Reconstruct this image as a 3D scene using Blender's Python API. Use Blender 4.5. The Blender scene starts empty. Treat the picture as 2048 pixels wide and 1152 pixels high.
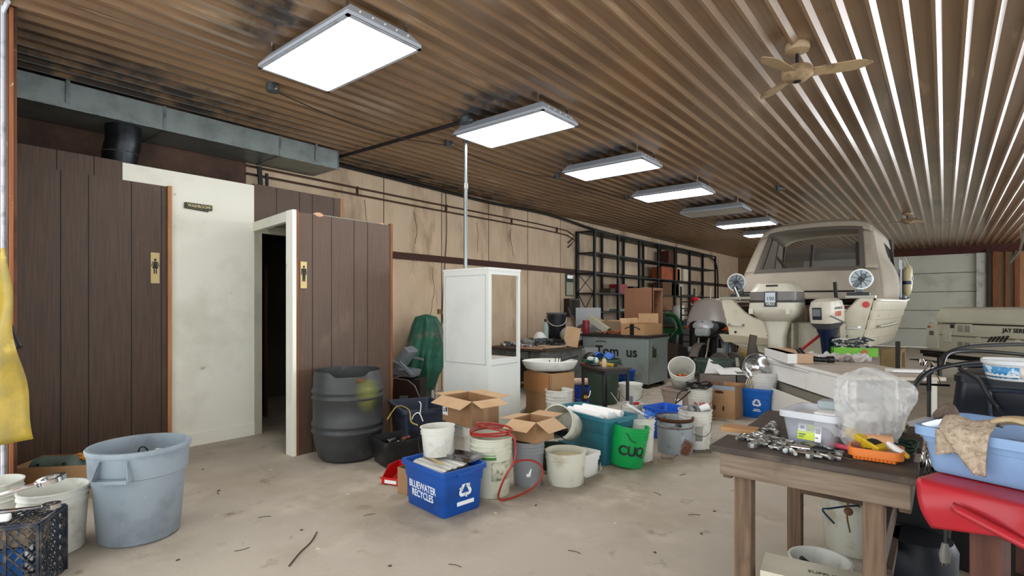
import bpy, bmesh, math, random
from mathutils import Vector, Matrix, Euler, noise
PI = math.pi
rnd = random.Random(7)
SC = bpy.context.scene
COL = SC.collection

# ------------------------------------------------------------------ camera, world, exposure
F, CX, HY, H, YAW = 1058.0, 1024.0, 612.0, 1.45, math.radians(39.3)
cam_d = bpy.data.cameras.new('camera')
cam_d.sensor_width = 36.0
cam_d.lens = F / 2048 * 36.0
cam_d.shift_y = (HY - 576) / 2048
cam_d.clip_start = 0.05
cam = bpy.data.objects.new('camera', cam_d)
cam.location = (0, 0, H)
cam.rotation_euler = (PI / 2, 0, YAW)
COL.objects.link(cam)
SC.camera = cam
SC.view_settings.view_transform = 'Standard'
SC.view_settings.look = 'None'
SC.view_settings.gamma = 1
SC.view_settings.use_curve_mapping = False
SC.view_settings.exposure = 0.74
WORLD_STRENGTH = 1.75
TUBE_STRENGTH = 9.0
DAY_STRENGTH = 5.2
w = bpy.data.worlds.new('World'); SC.world = w; w.use_nodes = True
bg = w.node_tree.nodes['Background']
bg.inputs[0].default_value = (0.93, 0.97, 1.0, 1)
# daylight: world background plus an added brighter patch at far right, walls left out
_nt = w.node_tree; _g = _nt.nodes.new('ShaderNodeTexCoord'); _d = _nt.nodes.new('ShaderNodeVectorMath'); _d.operation = 'DOT_PRODUCT'
_d.inputs[1].default_value = Vector((.42, .90, .03)).normalized(); _nt.links.new(_g.outputs['Generated'], _d.inputs[0])
_r = _nt.nodes.new('ShaderNodeMapRange'); _r.interpolation_type = 'SMOOTHSTEP'; _r.inputs[1].default_value = .74; _r.inputs[2].default_value = .93
_r.inputs[3].default_value = WORLD_STRENGTH; _r.inputs[4].default_value = DAY_STRENGTH
_nt.links.new(_d.outputs['Value'], _r.inputs[0]); _nt.links.new(_r.outputs[0], bg.inputs[1])

CEIL = H + 2.05            # ceiling height
XW, YB = -6.75, 23.3       # left wall plane, back wall plane

# ------------------------------------------------------------------ measuring helpers
SY, CY_ = math.sin(YAW), math.cos(YAW)
def cw(x, z, h=0.0):
    """camera-side metres (right x, ahead z) -> world"""
    return Vector((-SY * z + CY_ * x, CY_ * z + SY * x, h))
def gp(px, py, h=0.0):
    z = F * (H - h) / (py - HY)
    return cw((px - CX) / F * z, z, h)
def dp(px, z, h=0.0):
    return cw((px - CX) / F * z, z, h)
def onx(px, X, h=0.0):
    a = (px - CX) / F
    z = X / (-SY + CY_ * a)
    return cw(a * z, z, h)
def fr(cx, yb, yt, wpx, z0=0.0):
    """round thing from its lowest pixel, rim-centre pixel and width"""
    z = F * (H - z0) / (yb - HY); th = math.atan((cx - CX) / F)
    zc = z
    for _ in range(6):
        r = wpx * zc * math.cos(th) / (2 * F); zc = z + r
    h = H - (yt - HY) * zc / F - z0
    return cw((cx - CX) / F * zc, zc, z0), r, h
def ab(A, B):
    d = B - A
    return math.atan2(d.y, d.x), math.hypot(d.x, d.y)

# ------------------------------------------------------------------ mesh builder
class MB:
    def __init__(s): s.v = []; s.f = []; s.M = Matrix.Identity(4)
    def at(s, loc=(0, 0, 0), rot=(0, 0, 0)):
        s.M = Matrix.Translation(Vector(loc)) @ Euler(rot).to_matrix().to_4x4(); return s
    def add(s, vs, fs):
        n = len(s.v)
        s.v += [tuple(s.M @ Vector(v)) for v in vs]
        s.f += [tuple(n + i for i in f) for f in fs]
        return s
    def box(s, x0, y0, z0, x1, y1, z1):
        vs = [(x, y, z) for z in (z0, z1) for y in (y0, y1) for x in (x0, x1)]
        return s.add(vs, [(0, 2, 3, 1), (4, 5, 7, 6), (0, 1, 5, 4), (1, 3, 7, 5), (3, 2, 6, 7), (2, 0, 4, 6)])
    def bar(s, p, q, wd, t, up=(0, 0, 1)):
        """rectangular bar from p to q"""
        p = Vector(p); q = Vector(q); d = (q - p).normalized(); u = Vector(up)
        if abs(d.dot(u)) > .98: u = Vector((1, 0, 0))
        a = d.cross(u).normalized() * wd / 2; b = a.cross(d).normalized() * t / 2
        vs = [e + i * a + j * b for e in (p, q) for i, j in ((-1, -1), (1, -1), (1, 1), (-1, 1))]
        return s.add(vs, [(3, 2, 1, 0), (4, 5, 6, 7), (0, 1, 5, 4), (1, 2, 6, 5), (2, 3, 7, 6), (3, 0, 4, 7)])
    def loft(s, rings, closed=True, cap0=True, cap1=True, loop=False):
        n = len(rings[0]); vs = [p for r in rings for p in r]; fs = []
        m = len(rings)
        for i in range(m if loop else m - 1):
            for j in range(n if closed else n - 1):
                a = i * n + j; b = i * n + (j + 1) % n; i2 = (i + 1) % m
                fs.append((a, b, i2 * n + (j + 1) % n, i2 * n + j))
        if cap0 and not loop: fs.append(tuple(range(n))[::-1])
        if cap1 and not loop: fs.append(tuple((m - 1) * n + j for j in range(n)))
        return s.add(vs, fs)
    def lathe(s, prof, n=32, sx=1, sy=1, cap0=True, cap1=True):
        return s.loft([[(r * math.cos(2 * PI * j / n) * sx, r * math.sin(2 * PI * j / n) * sy, z) for j in range(n)] for r, z in prof], True, cap0, cap1)
    def cyl(s, r, z0, z1, n=20): return s.lathe([(r, z0), (r, z1)], n)
    def tube(s, pts, r, n=8, smooth=4, closed=False):
        P = [Vector(p) for p in pts]
        if smooth and len(P) > 2:
            Q = []; m = len(P)
            for i in range(m if closed else m - 1):
                p0 = P[(i - 1) % m] if closed or i > 0 else P[0]; p1 = P[i]; p2 = P[(i + 1) % m]
                p3 = P[(i + 2) % m] if closed or i + 2 < m else P[-1]
                for k in range(smooth):
                    t = k / smooth
                    Q.append(0.5 * ((2 * p1) + (-p0 + p2) * t + (2 * p0 - 5 * p1 + 4 * p2 - p3) * t * t + (-p0 + 3 * p1 - 3 * p2 + p3) * t ** 3))
            if not closed: Q.append(P[-1])
            P = Q
        rings = []; pu = None; m = len(P)
        for i, p in enumerate(P):
            d = (P[(i + 1) % m] - P[i - 1]) if closed else (P[min(i + 1, m - 1)] - P[max(i - 1, 0)])
            if d.length < 1e-9: d = Vector((0, 0, 1))
            d.normalize()
            if pu is None:
                pu = Vector((0, 0, 1)) if abs(d.z) < .9 else Vector((1, 0, 0))
            a = d.cross(pu)
            if a.length < 1e-6: a = d.cross(Vector((1, 0, 0)))
            a.normalize(); b = a.cross(d).normalized(); pu = b
            rr_ = r[i] if isinstance(r, (list, tuple)) and len(r) == m else (r if not isinstance(r, (list, tuple)) else r[0] + (r[1] - r[0]) * i / (m - 1))
            rings.append([p + (a * math.cos(2 * PI * k / n) + b * math.sin(2 * PI * k / n)) * rr_ for k in range(n)])
        return s.loft(rings, True, True, True, loop=closed)
    def prism(s, poly, t0, t1, axis='z'):
        """2-D polygon extruded: axis z (x,y), y (x,z), x (y,z)"""
        def mk(a, b, t): return {'z': (a, b, t), 'y': (a, t, b), 'x': (t, a, b)}[axis]
        return s.loft([[mk(a, b, t) for a, b in poly] for t in (t0, t1)])
    def patch(s, fn, nu, nv):
        vs = [fn(i / nu, j / nv) for j in range(nv + 1) for i in range(nu + 1)]
        return s.add(vs, [(j * (nu + 1) + i, j * (nu + 1) + i + 1, (j + 1) * (nu + 1) + i + 1, (j + 1) * (nu + 1) + i) for j in range(nv) for i in range(nu)])
    def sphere(s, r, n=16, m=8, sc=(1, 1, 1)):
        return s.lathe([(max(1e-4, r * math.sin(PI * i / m)) , -r * math.cos(PI * i / m)) for i in range(m + 1)], n, sc[0], sc[1])

def rr(wd, dp_, r, z, n=4, cx=0, cy=0):
    """rounded rectangle ring"""
    out = []
    r = min(r, wd / 2 - 1e-4, dp_ / 2 - 1e-4)
    for sx, sy, a0 in ((1, 1, 0), (-1, 1, 90), (-1, -1, 180), (1, -1, 270)):
        for k in range(n + 1):
            a = math.radians(a0 + 90 * k / n)
            out.append((cx + sx * (wd / 2 - r) + r * math.cos(a), cy + sy * (dp_ / 2 - r) + r * math.sin(a), z))
    return out

def part(name, mb, m, parent=None, label=None, bevel=0, solid=0, smooth=35, sub=0, kind=None):
    me = bpy.data.meshes.new(name); me.from_pydata(mb.v, [], mb.f); me.update()
    bm = bmesh.new(); bm.from_mesh(me); bmesh.ops.recalc_face_normals(bm, faces=bm.faces); bm.to_mesh(me); bm.free()
    if smooth:
        me.polygons.foreach_set('use_smooth', [True] * len(me.polygons))
        me.set_sharp_from_angle(angle=math.radians(smooth))
    me.materials.append(m)
    o = bpy.data.objects.new(name, me); COL.objects.link(o)
    if parent: o.parent = parent
    if label: o['label'] = label
    if kind: o['kind'] = kind
    if solid:
        q = o.modifiers.new('Solidify', 'SOLIDIFY'); q.thickness = solid; q.offset = 0
    if sub:
        q = o.modifiers.new('Subsurf', 'SUBSURF'); q.levels = sub; q.render_levels = sub
    if bevel:
        q = o.modifiers.new('Bevel', 'BEVEL'); q.width = bevel; q.segments = 2; q.limit_method = 'ANGLE'; q.angle_limit = math.radians(40)
    return o
def tag(o, label, cat, group=None):
    o['label'] = label; o['category'] = cat
    if group: o['group'] = group
    return o
def thing(name, label, cat, loc=(0, 0, 0), rz=0, group=None):
    o = bpy.data.objects.new(name, None); COL.objects.link(o)
    o.empty_display_size = .1
    o.location = loc
    o.rotation_euler = rz if isinstance(rz, tuple) else (0, 0, rz)
    return tag(o, label, cat, group)
def solo(name, mb, m, label, cat, loc=(0, 0, 0), rz=0, group=None, **k):
    o = part(name, mb, m, **k); o.location = loc
    o.rotation_euler = rz if isinstance(rz, tuple) else (0, 0, rz)
    return tag(o, label, cat, group)
def struct(name, mb, m, parent=None, **k):
    o = part(name, mb, m, parent, **k)
    if parent is None: o['kind'] = 'structure'
    return o
def dup(root, loc=None, rz=None, label=None):
    r = root.copy(); COL.objects.link(r)
    if loc is not None: r.location = loc
    if rz is not None: r.rotation_euler = rz if isinstance(rz, tuple) else (0, 0, rz)
    if label: r['label'] = label
    for ch in list(root.children):
        c = ch.copy(); COL.objects.link(c); c.parent = r
        for g in list(ch.children):
            d = g.copy(); COL.objects.link(d); d.parent = c
    return r

# ------------------------------------------------------------------ materials
def lin(h):
    h = h.lstrip('#'); out = []
    for i in (0, 2, 4):
        c = int(h[i:i + 2], 16) / 255
        out.append(c / 12.92 if c <= .04045 else ((c + .055) / 1.055) ** 2.4)
    return (*out, 1)
_m = {}
def mat(hexc, rough=.5, metal=0, dirt=None, bump=None, coat=0, alpha=1, trans=0, grain=None, name=None, emit=0, ior=1.45, world=False):
    """dirt=(hex, scale, lo, hi[, stretch]); second dirt allowed as list; grain=(hex, stretch xyz, scale, amount)"""
    key = (hexc, rough, metal, str(dirt), str(bump), coat, alpha, trans, str(grain), emit, world)
    if key in _m: return _m[key]
    m = bpy.data.materials.new(name or 'mat_' + hexc); m.use_nodes = True
    nt = m.node_tree; N = nt.nodes; L = nt.links; b = N['Principled BSDF']
    b.inputs['Roughness'].default_value = rough; b.inputs['Metallic'].default_value = metal
    b.inputs['IOR'].default_value = ior
    b.inputs['Coat Weight'].default_value = coat; b.inputs['Alpha'].default_value = alpha
    b.inputs['Transmission Weight'].default_value = trans
    tc = N.new('ShaderNodeTexCoord')
    src = tc.outputs['Object']
    def mp(stretch):
        q = N.new('ShaderNodeMapping'); q.inputs['Scale'].default_value = stretch; L.new(src, q.inputs[0]); return q.outputs[0]
    rgb = N.new('ShaderNodeRGB'); rgb.outputs[0].default_value = lin(hexc); cur = rgb.outputs[0]
    def mix(fac, c2):
        nonlocal cur
        q = N.new('ShaderNodeMix'); q.data_type = 'RGBA'; L.new(fac, q.inputs[0]); L.new(cur, q.inputs[6]); q.inputs[7].default_value = lin(c2); cur = q.outputs[2]
    def ramp(o, lo, hi, amt=1):
        q = N.new('ShaderNodeMapRange'); q.inputs[1].default_value = lo; q.inputs[2].default_value = hi; q.inputs[4].default_value = amt; L.new(o, q.inputs[0]); return q.outputs[0]
    if grain:
        n = N.new('ShaderNodeTexNoise'); n.inputs['Scale'].default_value = grain[2]; n.inputs['Detail'].default_value = 5
        L.new(mp(grain[1]), n.inputs[0]); mix(ramp(n.outputs[0], .35, .7, grain[3]), grain[0])
    if dirt:
        for d in (dirt if isinstance(dirt, list) else [dirt]):
            n = N.new('ShaderNodeTexNoise'); n.inputs['Scale'].default_value = d[1]; n.inputs['Detail'].default_value = 6; n.inputs['Roughness'].default_value = .6
            L.new(mp(d[4]) if len(d) > 4 else src, n.inputs[0])
            mix(ramp(n.outputs[0], d[2], d[3]), d[0])
    L.new(cur, b.inputs['Base Color'])
    if emit:
        L.new(cur, b.inputs['Emission Color']); b.inputs['Emission Strength'].default_value = emit
    if bump:
        n = N.new('ShaderNodeTexNoise'); n.inputs['Scale'].default_value = bump[0]; n.inputs['Detail'].default_value = 4
        L.new(mp(bump[2]) if len(bump) > 2 else src, n.inputs[0])
        q = N.new('ShaderNodeBump'); q.inputs['Strength'].default_value = bump[1]; q.inputs['Distance'].default_value = .01
        L.new(n.outputs[0], q.inputs['Height']); L.new(q.outputs[0], b.inputs['Normal'])
    _m[key] = m
    return m

GRIME = ('#5d5548', 3.0, .52, .75)
WHITEP = mat('#dcdcd4', .4, dirt=[('#a89f88', 5, .5, .8), ('#6d6350', 11, .62, .8)])
WHITEP2 = mat('#e3e3de', .4, dirt=('#b5ad98', 7, .55, .85))
DIRTYW = mat('#d6d5c6', .45, dirt=[('#9a8d68', 6, .5, .75), ('#6f98a8', 4, .62, .72)])
GREYCAN = mat('#8f9ba4', .5, dirt=[('#6f7a84', 4, .5, .75), ('#c2c9cd', 14, .68, .8)])
BLUEBIN = mat('#0b4b9e', .4, dirt=('#08346f', 5, .5, .8))
BLACKP = mat('#1c1d1f', .45, dirt=('#4a473f', 9, .6, .85))
BLACK = mat('#121212', .5)
CARD = mat('#b08a63', .8, dirt=('#9a754f', 5, .5, .8))
CARD2 = mat('#9d7a58', .8, dirt=('#8d6845', 5, .5, .8))
CARDL = mat('#bd9d79', .8, dirt=('#b08a62', 4, .5, .8))
GALV = mat('#98a2a2', .35, .85, dirt=('#6c7676', 12, .45, .7))
STEEL = mat('#b9bbbb', .25, 1)
CHROME = mat('#dcdcdc', .12, 1)
DKSTEEL = mat('#3c4242', .45, .6, dirt=('#262b2b', 8, .5, .7))
WHITE = mat('#efefec', .5)
PAPER = mat('#eeeeee', .7)
ROPE = mat('#8b2a22', .4)
WOODD = mat('#6a5646', .75, grain=('#3f3228', (1.5, 22, 22), 3, .9), dirt=('#2c2622', 2.2, .5, .72))
WOODL = mat('#867665', .75, grain=('#5e4b3a', (1.2, 18, 18), 3, .8), dirt=('#3a332d', 2.4, .53, .7))
WOODV = mat('#7a624d', .75, grain=('#4c3b2e', (18, 18, 1.2), 3, .8), dirt=('#33291f', 2.4, .53, .72))
PINE = mat('#c08a5c', .7, grain=('#9b6740', (14, 14, 1), 3, .7))
STUD = mat('#8b5535', .7, grain=('#603620', (14, 14, 1), 3, .8), dirt=('#c9b08c', 14, .68, .75))
RUBBER = mat('#161616', .75)
NAVY = mat('#131d30', .35)
RED = mat('#b3161f', .35)

def text(s, size, parent, loc, rot, m, extrude=.0008, name='lettering', bold=0, align='CENTER', xs=1.0):
    c = bpy.data.curves.new('t', 'FONT'); c.body = s; c.size = size; c.extrude = extrude; c.offset = bold
    c.align_x = align; c.align_y = 'CENTER'; c.resolution_u = 3
    t = bpy.data.objects.new('t', c); COL.objects.link(t)
    dg = bpy.context.evaluated_depsgraph_get(); dg.update()
    me = bpy.data.meshes.new_from_object(t.evaluated_get(dg))
    bpy.data.objects.remove(t); bpy.data.curves.remove(c)
    for v in me.vertices: v.co.x *= xs
    me.name = name; me.materials.clear(); me.materials.append(m)
    o = bpy.data.objects.new(name, me); COL.objects.link(o); o.parent = parent
    o.location = loc; o.rotation_euler = rot
    return o
FRONT = (PI / 2, 0, 0); RIGHT = (PI / 2, 0, PI / 2); UPF = (0, 0, 0)
# ================================================================== the building
def stains(m, spots, hexc, scale, gain, zc=0):
    """irregular dirt patches that lie in the surface: (x, y, rx, ry, amount)"""
    nt = m.node_tree; N = nt.nodes; L = nt.links; b = N['Principled BSDF']; tc = N.new('ShaderNodeTexCoord')
    nz = N.new('ShaderNodeTexNoise'); nz.inputs['Scale'].default_value = scale; nz.inputs['Detail'].default_value = 6; nz.inputs['Roughness'].default_value = .65
    L.new(tc.outputs['Object'], nz.inputs[0]); acc = None
    for (cx_, cy_, rx, ry, am) in spots:
        q = N.new('ShaderNodeMapping'); q.inputs['Location'].default_value = (-cx_ / rx, -cy_ / ry, -zc); q.inputs['Scale'].default_value = (1 / rx, 1 / ry, 1)
        g = N.new('ShaderNodeTexGradient'); g.gradient_type = 'SPHERICAL'; L.new(tc.outputs['Object'], q.inputs[0]); L.new(q.outputs[0], g.inputs[0])
        a = N.new('ShaderNodeMath'); a.operation = 'MULTIPLY'; a.inputs[1].default_value = am; L.new(g.outputs['Fac'], a.inputs[0])
        if acc is None: acc = a.outputs[0]
        else:
            c_ = N.new('ShaderNodeMath'); c_.operation = 'MAXIMUM'; L.new(acc, c_.inputs[0]); L.new(a.outputs[0], c_.inputs[1]); acc = c_.outputs[0]
    f0 = N.new('ShaderNodeMapRange'); f0.inputs[1].default_value = .35; f0.inputs[2].default_value = .75; L.new(nz.outputs[0], f0.inputs[0])
    f1 = N.new('ShaderNodeMath'); f1.operation = 'MULTIPLY'; L.new(acc, f1.inputs[0]); L.new(f0.outputs[0], f1.inputs[1])
    f2 = N.new('ShaderNodeMath'); f2.operation = 'MULTIPLY'; f2.inputs[1].default_value = gain; f2.use_clamp = True; L.new(f1.outputs[0], f2.inputs[0])
    old = b.inputs['Base Color'].links[0].from_socket
    mx = N.new('ShaderNodeMix'); mx.data_type = 'RGBA'; L.new(f2.outputs[0], mx.inputs[0]); L.new(old, mx.inputs[6]); mx.inputs[7].default_value = lin(hexc); L.new(mx.outputs[2], b.inputs['Base Color'])
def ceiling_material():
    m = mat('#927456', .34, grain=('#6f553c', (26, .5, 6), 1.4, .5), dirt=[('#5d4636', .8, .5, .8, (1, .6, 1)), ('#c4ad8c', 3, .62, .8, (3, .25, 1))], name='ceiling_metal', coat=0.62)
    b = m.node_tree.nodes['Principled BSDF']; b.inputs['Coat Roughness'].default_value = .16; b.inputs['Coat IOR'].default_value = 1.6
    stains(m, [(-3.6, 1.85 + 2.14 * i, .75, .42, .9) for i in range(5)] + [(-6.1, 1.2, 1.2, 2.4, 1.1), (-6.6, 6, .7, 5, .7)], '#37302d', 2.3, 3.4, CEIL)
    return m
P = .171; mb = MB(); xs = []
x = -.375 - .155 - P * 48
prof = []
while x < 6.4:
    prof += [(x, 0), (x + .105, 0), (x + .116, -.028), (x + .139, -.028), (x + .171, 0)]
    x += P
prof.append((x, 0))
Y0, Y1 = -1.2, YB
vs = []; fs = []
q = []
for a in prof:
    if not q or abs(q[-1][0] - a[0]) > 1e-6: q.append(a)
for (a, z) in q: vs += [(a, Y0, CEIL + z), (a, Y1, CEIL + z)]
fs = [(2 * i, 2 * i + 1, 2 * i + 3, 2 * i + 2) for i in range(len(q) - 1)]
mb.add(vs, fs); mb.box(-8.6, Y0, CEIL + .03, x, Y1, CEIL + .1)
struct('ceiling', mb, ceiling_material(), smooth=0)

mb = MB().box(-8.8, -1.2, -.1, 8, YB + .3, 0)
FLOORM = mat('#b3aa9b', .75, dirt=[('#93856f', .7, .5, .75), ('#cabfad', 2.3, .55, .8), ('#6f6251', 4.5, .62, .78), ('#564b3f', 14, .7, .82)], bump=(30, .15), name='floor_concrete')
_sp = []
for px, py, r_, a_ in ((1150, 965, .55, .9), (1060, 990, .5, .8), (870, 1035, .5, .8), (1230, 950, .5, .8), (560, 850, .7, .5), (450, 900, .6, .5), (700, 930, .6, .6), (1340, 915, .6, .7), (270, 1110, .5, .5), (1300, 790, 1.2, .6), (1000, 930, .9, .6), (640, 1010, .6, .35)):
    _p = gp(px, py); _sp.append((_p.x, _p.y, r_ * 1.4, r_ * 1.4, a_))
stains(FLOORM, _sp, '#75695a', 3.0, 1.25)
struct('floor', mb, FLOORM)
# darker dirt drifts on the floor are thin stains: separate irregular film
PLY = mat('#dac3a6', .75, grain=('#c3a789', (1, 1, .5), 4, .6), dirt=[('#8c7155', 1.3, .55, .75, (1, 1.5, .5)), ('#6e5540', 2.5, .64, .8, (1, 2.5, .35)), ('#d3c0a4', 1.1, .58, .8)], name='plywood_wall')
mb = MB()
mb.box(XW - .12, 3.9, 0, XW, YB, CEIL - .0); mb.box(XW - .12, -1, 2.79, XW, 3.9, CEIL)
struct('wall_left', mb, PLY)
DKPLY = mat('#5c4436', .8, dirt=[('#352720', 1.6, .45, .7), ('#7d624c', 3, .6, .8)], name='sooty_plywood')
mb = MB().box(XW, .55, 2.79, XW + .012, 3.0, CEIL)
struct('wall_left_upper_panel', mb, DKPLY)
# plywood joints and thin battens on the left wall
mb = MB()
for yy in (5.1, 6.32, 7.54, 8.76, 9.98):
    mb.box(XW, yy - .006, 0, XW + .004, yy + .006, CEIL - .03)
struct('trim_1', mb, mat('#4b3a2c', .8))
mb = MB().box(XW, 3.9, 2.2, XW + .03, YB, 2.31)
struct('trim_2', mb, mat('#4a2a20', .7, grain=('#33190f', (1, 12, 12), 3, .6)))
# ---- back wall
TANW = mat('#8b7457', .8, grain=('#6f5a42', (6, 6, .4), 3, .6))
mb = MB()
ydx0, ydx1 = -4.3, 1.1
mb.box(XW, YB, 0, ydx0, YB + .15, CEIL); mb.box(ydx1, YB, 0, 3.0, YB + .15, CEIL); mb.box(ydx0, YB, 3.22, ydx1, YB + .15, CEIL)
struct('wall_back', mb, TANW)
mb = MB().box(-5.2, YB - .06, 3.2, 3.0, YB, 3.46)
struct('trim_3', mb, mat('#4b2019', .7, dirt=('#2b120e', 4, .5, .7)))
SECT = mat('#d3d6c9', .5, dirt=[('#b0b3a5', 1.5, .5, .8), ('#7d6a4a', 5, .66, .8)], bump=(3, .2, (.2, 1, 30)))
dr = thing('door_1', 'x', 'x', (ydx0, YB + .04, 0)); del dr['label']; del dr['category']; dr['kind'] = 'structure'
hh = [0, .66, 1.3, 1.94, 2.58, 3.22]
for i in range(5):
    mb = MB(); a, b_ = hh[i], hh[i + 1]
    mb.box(0, 0, a + .008, ydx1 - ydx0, .05, b_ - .008)
    for k in range(1, 8):
        zz = a + (b_ - a) * k / 8; mb.box(0, -.006, zz, ydx1 - ydx0, 0, zz + .03)
    part('door_panel', mb, SECT, dr)
mb = MB()
for i in (1, 2, 3, 4): mb.box(0, -.01, hh[i] - .012, ydx1 - ydx0, .03, hh[i] + .008)
part('door_joint', mb, mat('#4c4438', .7), dr)
mb = MB()
for i in (1, 2, 3, 4):
    for xx in (.3, 2.7, 5.1): mb.box(xx, -.03, hh[i] - .05, xx + .12, 0, hh[i] + .05)
part('door_hinge', mb, DKSTEEL, dr)
# door rails + jamb + stud wall at the right of the big door
mb = MB(); mb.box(ydx1 - .3, YB - .1, .2, ydx1 - .06, YB - .02, 3.2)
struct('trim_4', mb, mat('#c9ccc4', .5, dirt=('#8f8f85', 4, .5, .8)))
mb = MB(); mb.box(ydx1 - .06, YB - .16, .2, ydx1 + .02, YB, 3.3)
struct('trim_5', mb, BLACK)
mb = MB()
for xx, ww in ((1.2, .14), (1.5, .05), (1.72, .12), (2.35, .05)): mb.box(xx, YB - .1, 0, xx + ww, YB, 3.22)
struct('trim_6', mb, STUD)
mb = MB(); mb.box(1.82, YB - .03, 0, 2.35, YB - .005, 3.2); mb.box(2.4, YB - .03, 0, 3.0, YB - .005, 3.2)
struct('wall_back_panel', mb, mat('#a9825c', .75, grain=('#87613f', (5, 5, .5), 3, .6)))
# loose post leaning in front of the door, cable
mb = MB().bar((-2.42, YB - .12, 1.45), (-2.34, YB - .12, 3.2), .16, .05, (0, 1, 0))
solo('wooden_post', mb, PINE, 'short light wooden post fixed in front of the sectional garage door', 'post')
mb = MB().tube([(-3.6, YB - .0, 1.5), (-2.9, YB - .01, 1.6), (-2.38, YB - .16, 1.59), (-1.4, YB - .0, 1.42)], .012, 6)
solo('cable', mb, BLACK, 'black cable looped across the middle of the garage door', 'cable')
# overhead door track at top right
t = thing('door_track', 'galvanized overhead door track running under the ceiling at far right', 'track', dp(2030, 12.0, 0))
mb = MB()
a = dp(2040, 14.5, 2.98) - dp(2030, 12, 0); b_ = dp(2062, 8.0, 2.98) - dp(2030, 12, 0)
mb.bar((a.x, a.y, 2.98), (b_.x, b_.y, 2.98), .05, .06)
mb.bar((a.x, a.y, 2.98), (a.x - .15, a.y + .6, 2.7), .05, .06)
part('rail', mb, GALV, t)
mb = MB()
for k in (.15, .5, .8):
    p = a.lerp(b_, k); mb.bar((p.x, p.y, 2.98), (p.x, p.y, CEIL - .02), .03, .005)
part('hanger', mb, GALV, t)

# ---- washroom enclosure
XP = -6.03
PANEL = mat('#543f2f', .5, grain=('#38281d', (30, 30, 1.2), 2.2, .7), dirt=[('#75604f', 1.1, .58, .8), ('#2f211b', 2, .64, .8)], name='brown_panelling')
PANEL2 = mat('#5c483a', .5, grain=('#47372b', (30, 30, 1.2), 2.2, .7), dirt=[('#75604f', 1.4, .6, .8)], name='brown_panelling_pale')
GROOVE = mat('#14161b', .6)
CREAM = mat('#efeee0', .5, dirt=[('#cfcdba', 1.2, .5, .8), ('#8b7a5c', 6, .68, .8)], name='cream_paint')
def panelwall(X, ya, yb, z0, z1, seams, m, th=.05, face=1):
    mb = MB()
    ys = [ya] + list(seams) + [yb]
    for i in range(len(ys) - 1):
        mb.box(X - th, ys[i] + (.004 if i else 0), z0, X, ys[i + 1] - (.004 if i < len(ys) - 2 else 0), z1)
    g = MB().box(X - th, ya + .001, z0, X - .004, yb - .001, z1 - .001)
    return mb, g
def yof(px, X): return onx(px, X).y
y_w0 = yof(20, XP); yb1 = yof(335, XP + .03)
# brown front panel (tall)
mb, g = panelwall(XP + .03, y_w0, yb1, 0, 2.64, [yof(p, XP + .03) for p in (121, 177, 263, 323)], PANEL, .03)
o = struct('wall_washroom_left', mb, PANEL); part('panel_joint', g, GROOVE, o)
yc = yof(508, XP); ye = yof(685, XP)
# upper brown strip behind, cream panel, brown panel right
mb, g = panelwall(XP, y_w0, yof(245, XP), 2.3, 2.82, [yof(p, XP) for p in (113, 188)], PANEL, .05)
o = struct('wall_washroom_upper', mb, PANEL); part('panel_joint', g, GROOVE, o)
mb = MB(); mb.box(XP - .05, yof(245, XP), 0, XP + .002, yc + .0, 2.81)
mb.box(XP + .002, yb1, .0, XP + .014, yc, .13)
struct('wall_washroom_cream', mb, CREAM)
mb, g = panelwall(XP, yc, ye, 2.38, 2.83, [yof(p, XP) for p in (553, 599, 625, 667)], PANEL2, .05)
mb.box(XP - .05, yof(600, XP), 0, XP, ye, 2.38)
o = struct('wall_washroom_right', mb, PANEL2); part('panel_joint', g, GROOVE, o)
mb = MB().box(XW, ye - .03, 0, XP + .002, ye + .01, 2.84)
struct('trim_7', mb, PINE)
mb = MB().box(XW, y_w0, 2.80, XP - .05, ye, 2.825)     # roof of the enclosure
struct('wall_washroom_roof', mb, DKPLY)
mb = MB().box(XP + .03, yb1 - .005, 0, XP + .06, yb1 + .03, 2.645)
struct('trim_8', mb, PINE)
# doorway: frame, dark room behind it, half open brown door
d0, d1 = yof(523, XP), yof(600, XP)
CREAMD = mat('#b9b6a2', .6, dirt=[('#7d6238', 2.4, .6, .72), ('#9a9888', 2, .5, .8)])
mb = MB(); mb.box(XP - .06, yc, 0, XP + .012, d0, 2.38); mb.box(XP - .06, d0, 2.28, XP + .01, d1, 2.38)
struct('trim_9', mb, CREAMD)
DARKW = mat('#55504a', .8)
mb = MB(); mb.box(-8.4, 2.2, 0, -8.3, 4.6, 2.6); mb.box(-8.3, 4.55, 0, XW - .12, 4.65, 2.6); mb.box(-8.3, 2.2, 0, XP - .06, 2.3, 2.5); mb.box(-8.4, 2.2, 2.5, XP - .06, 4.6, 2.6)
struct('wall_washroom_inner', mb, DARKW)
mb = MB(); mb.box(0, -.02, .02, .72, .02, 1.98)
dd = struct('door_2', mb, mat('#4e2114', .35, grain=('#35140b', (10, 10, .6), 3, .7)))
dd.location = (XP - .75, d1 - .05, 0); dd.rotation_euler = (0, 0, math.radians(180 - 12))
k = MB(); k.at((.66, .05, 1.0)).sphere(.03); part('door_handle', k, STEEL, dd)
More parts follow.
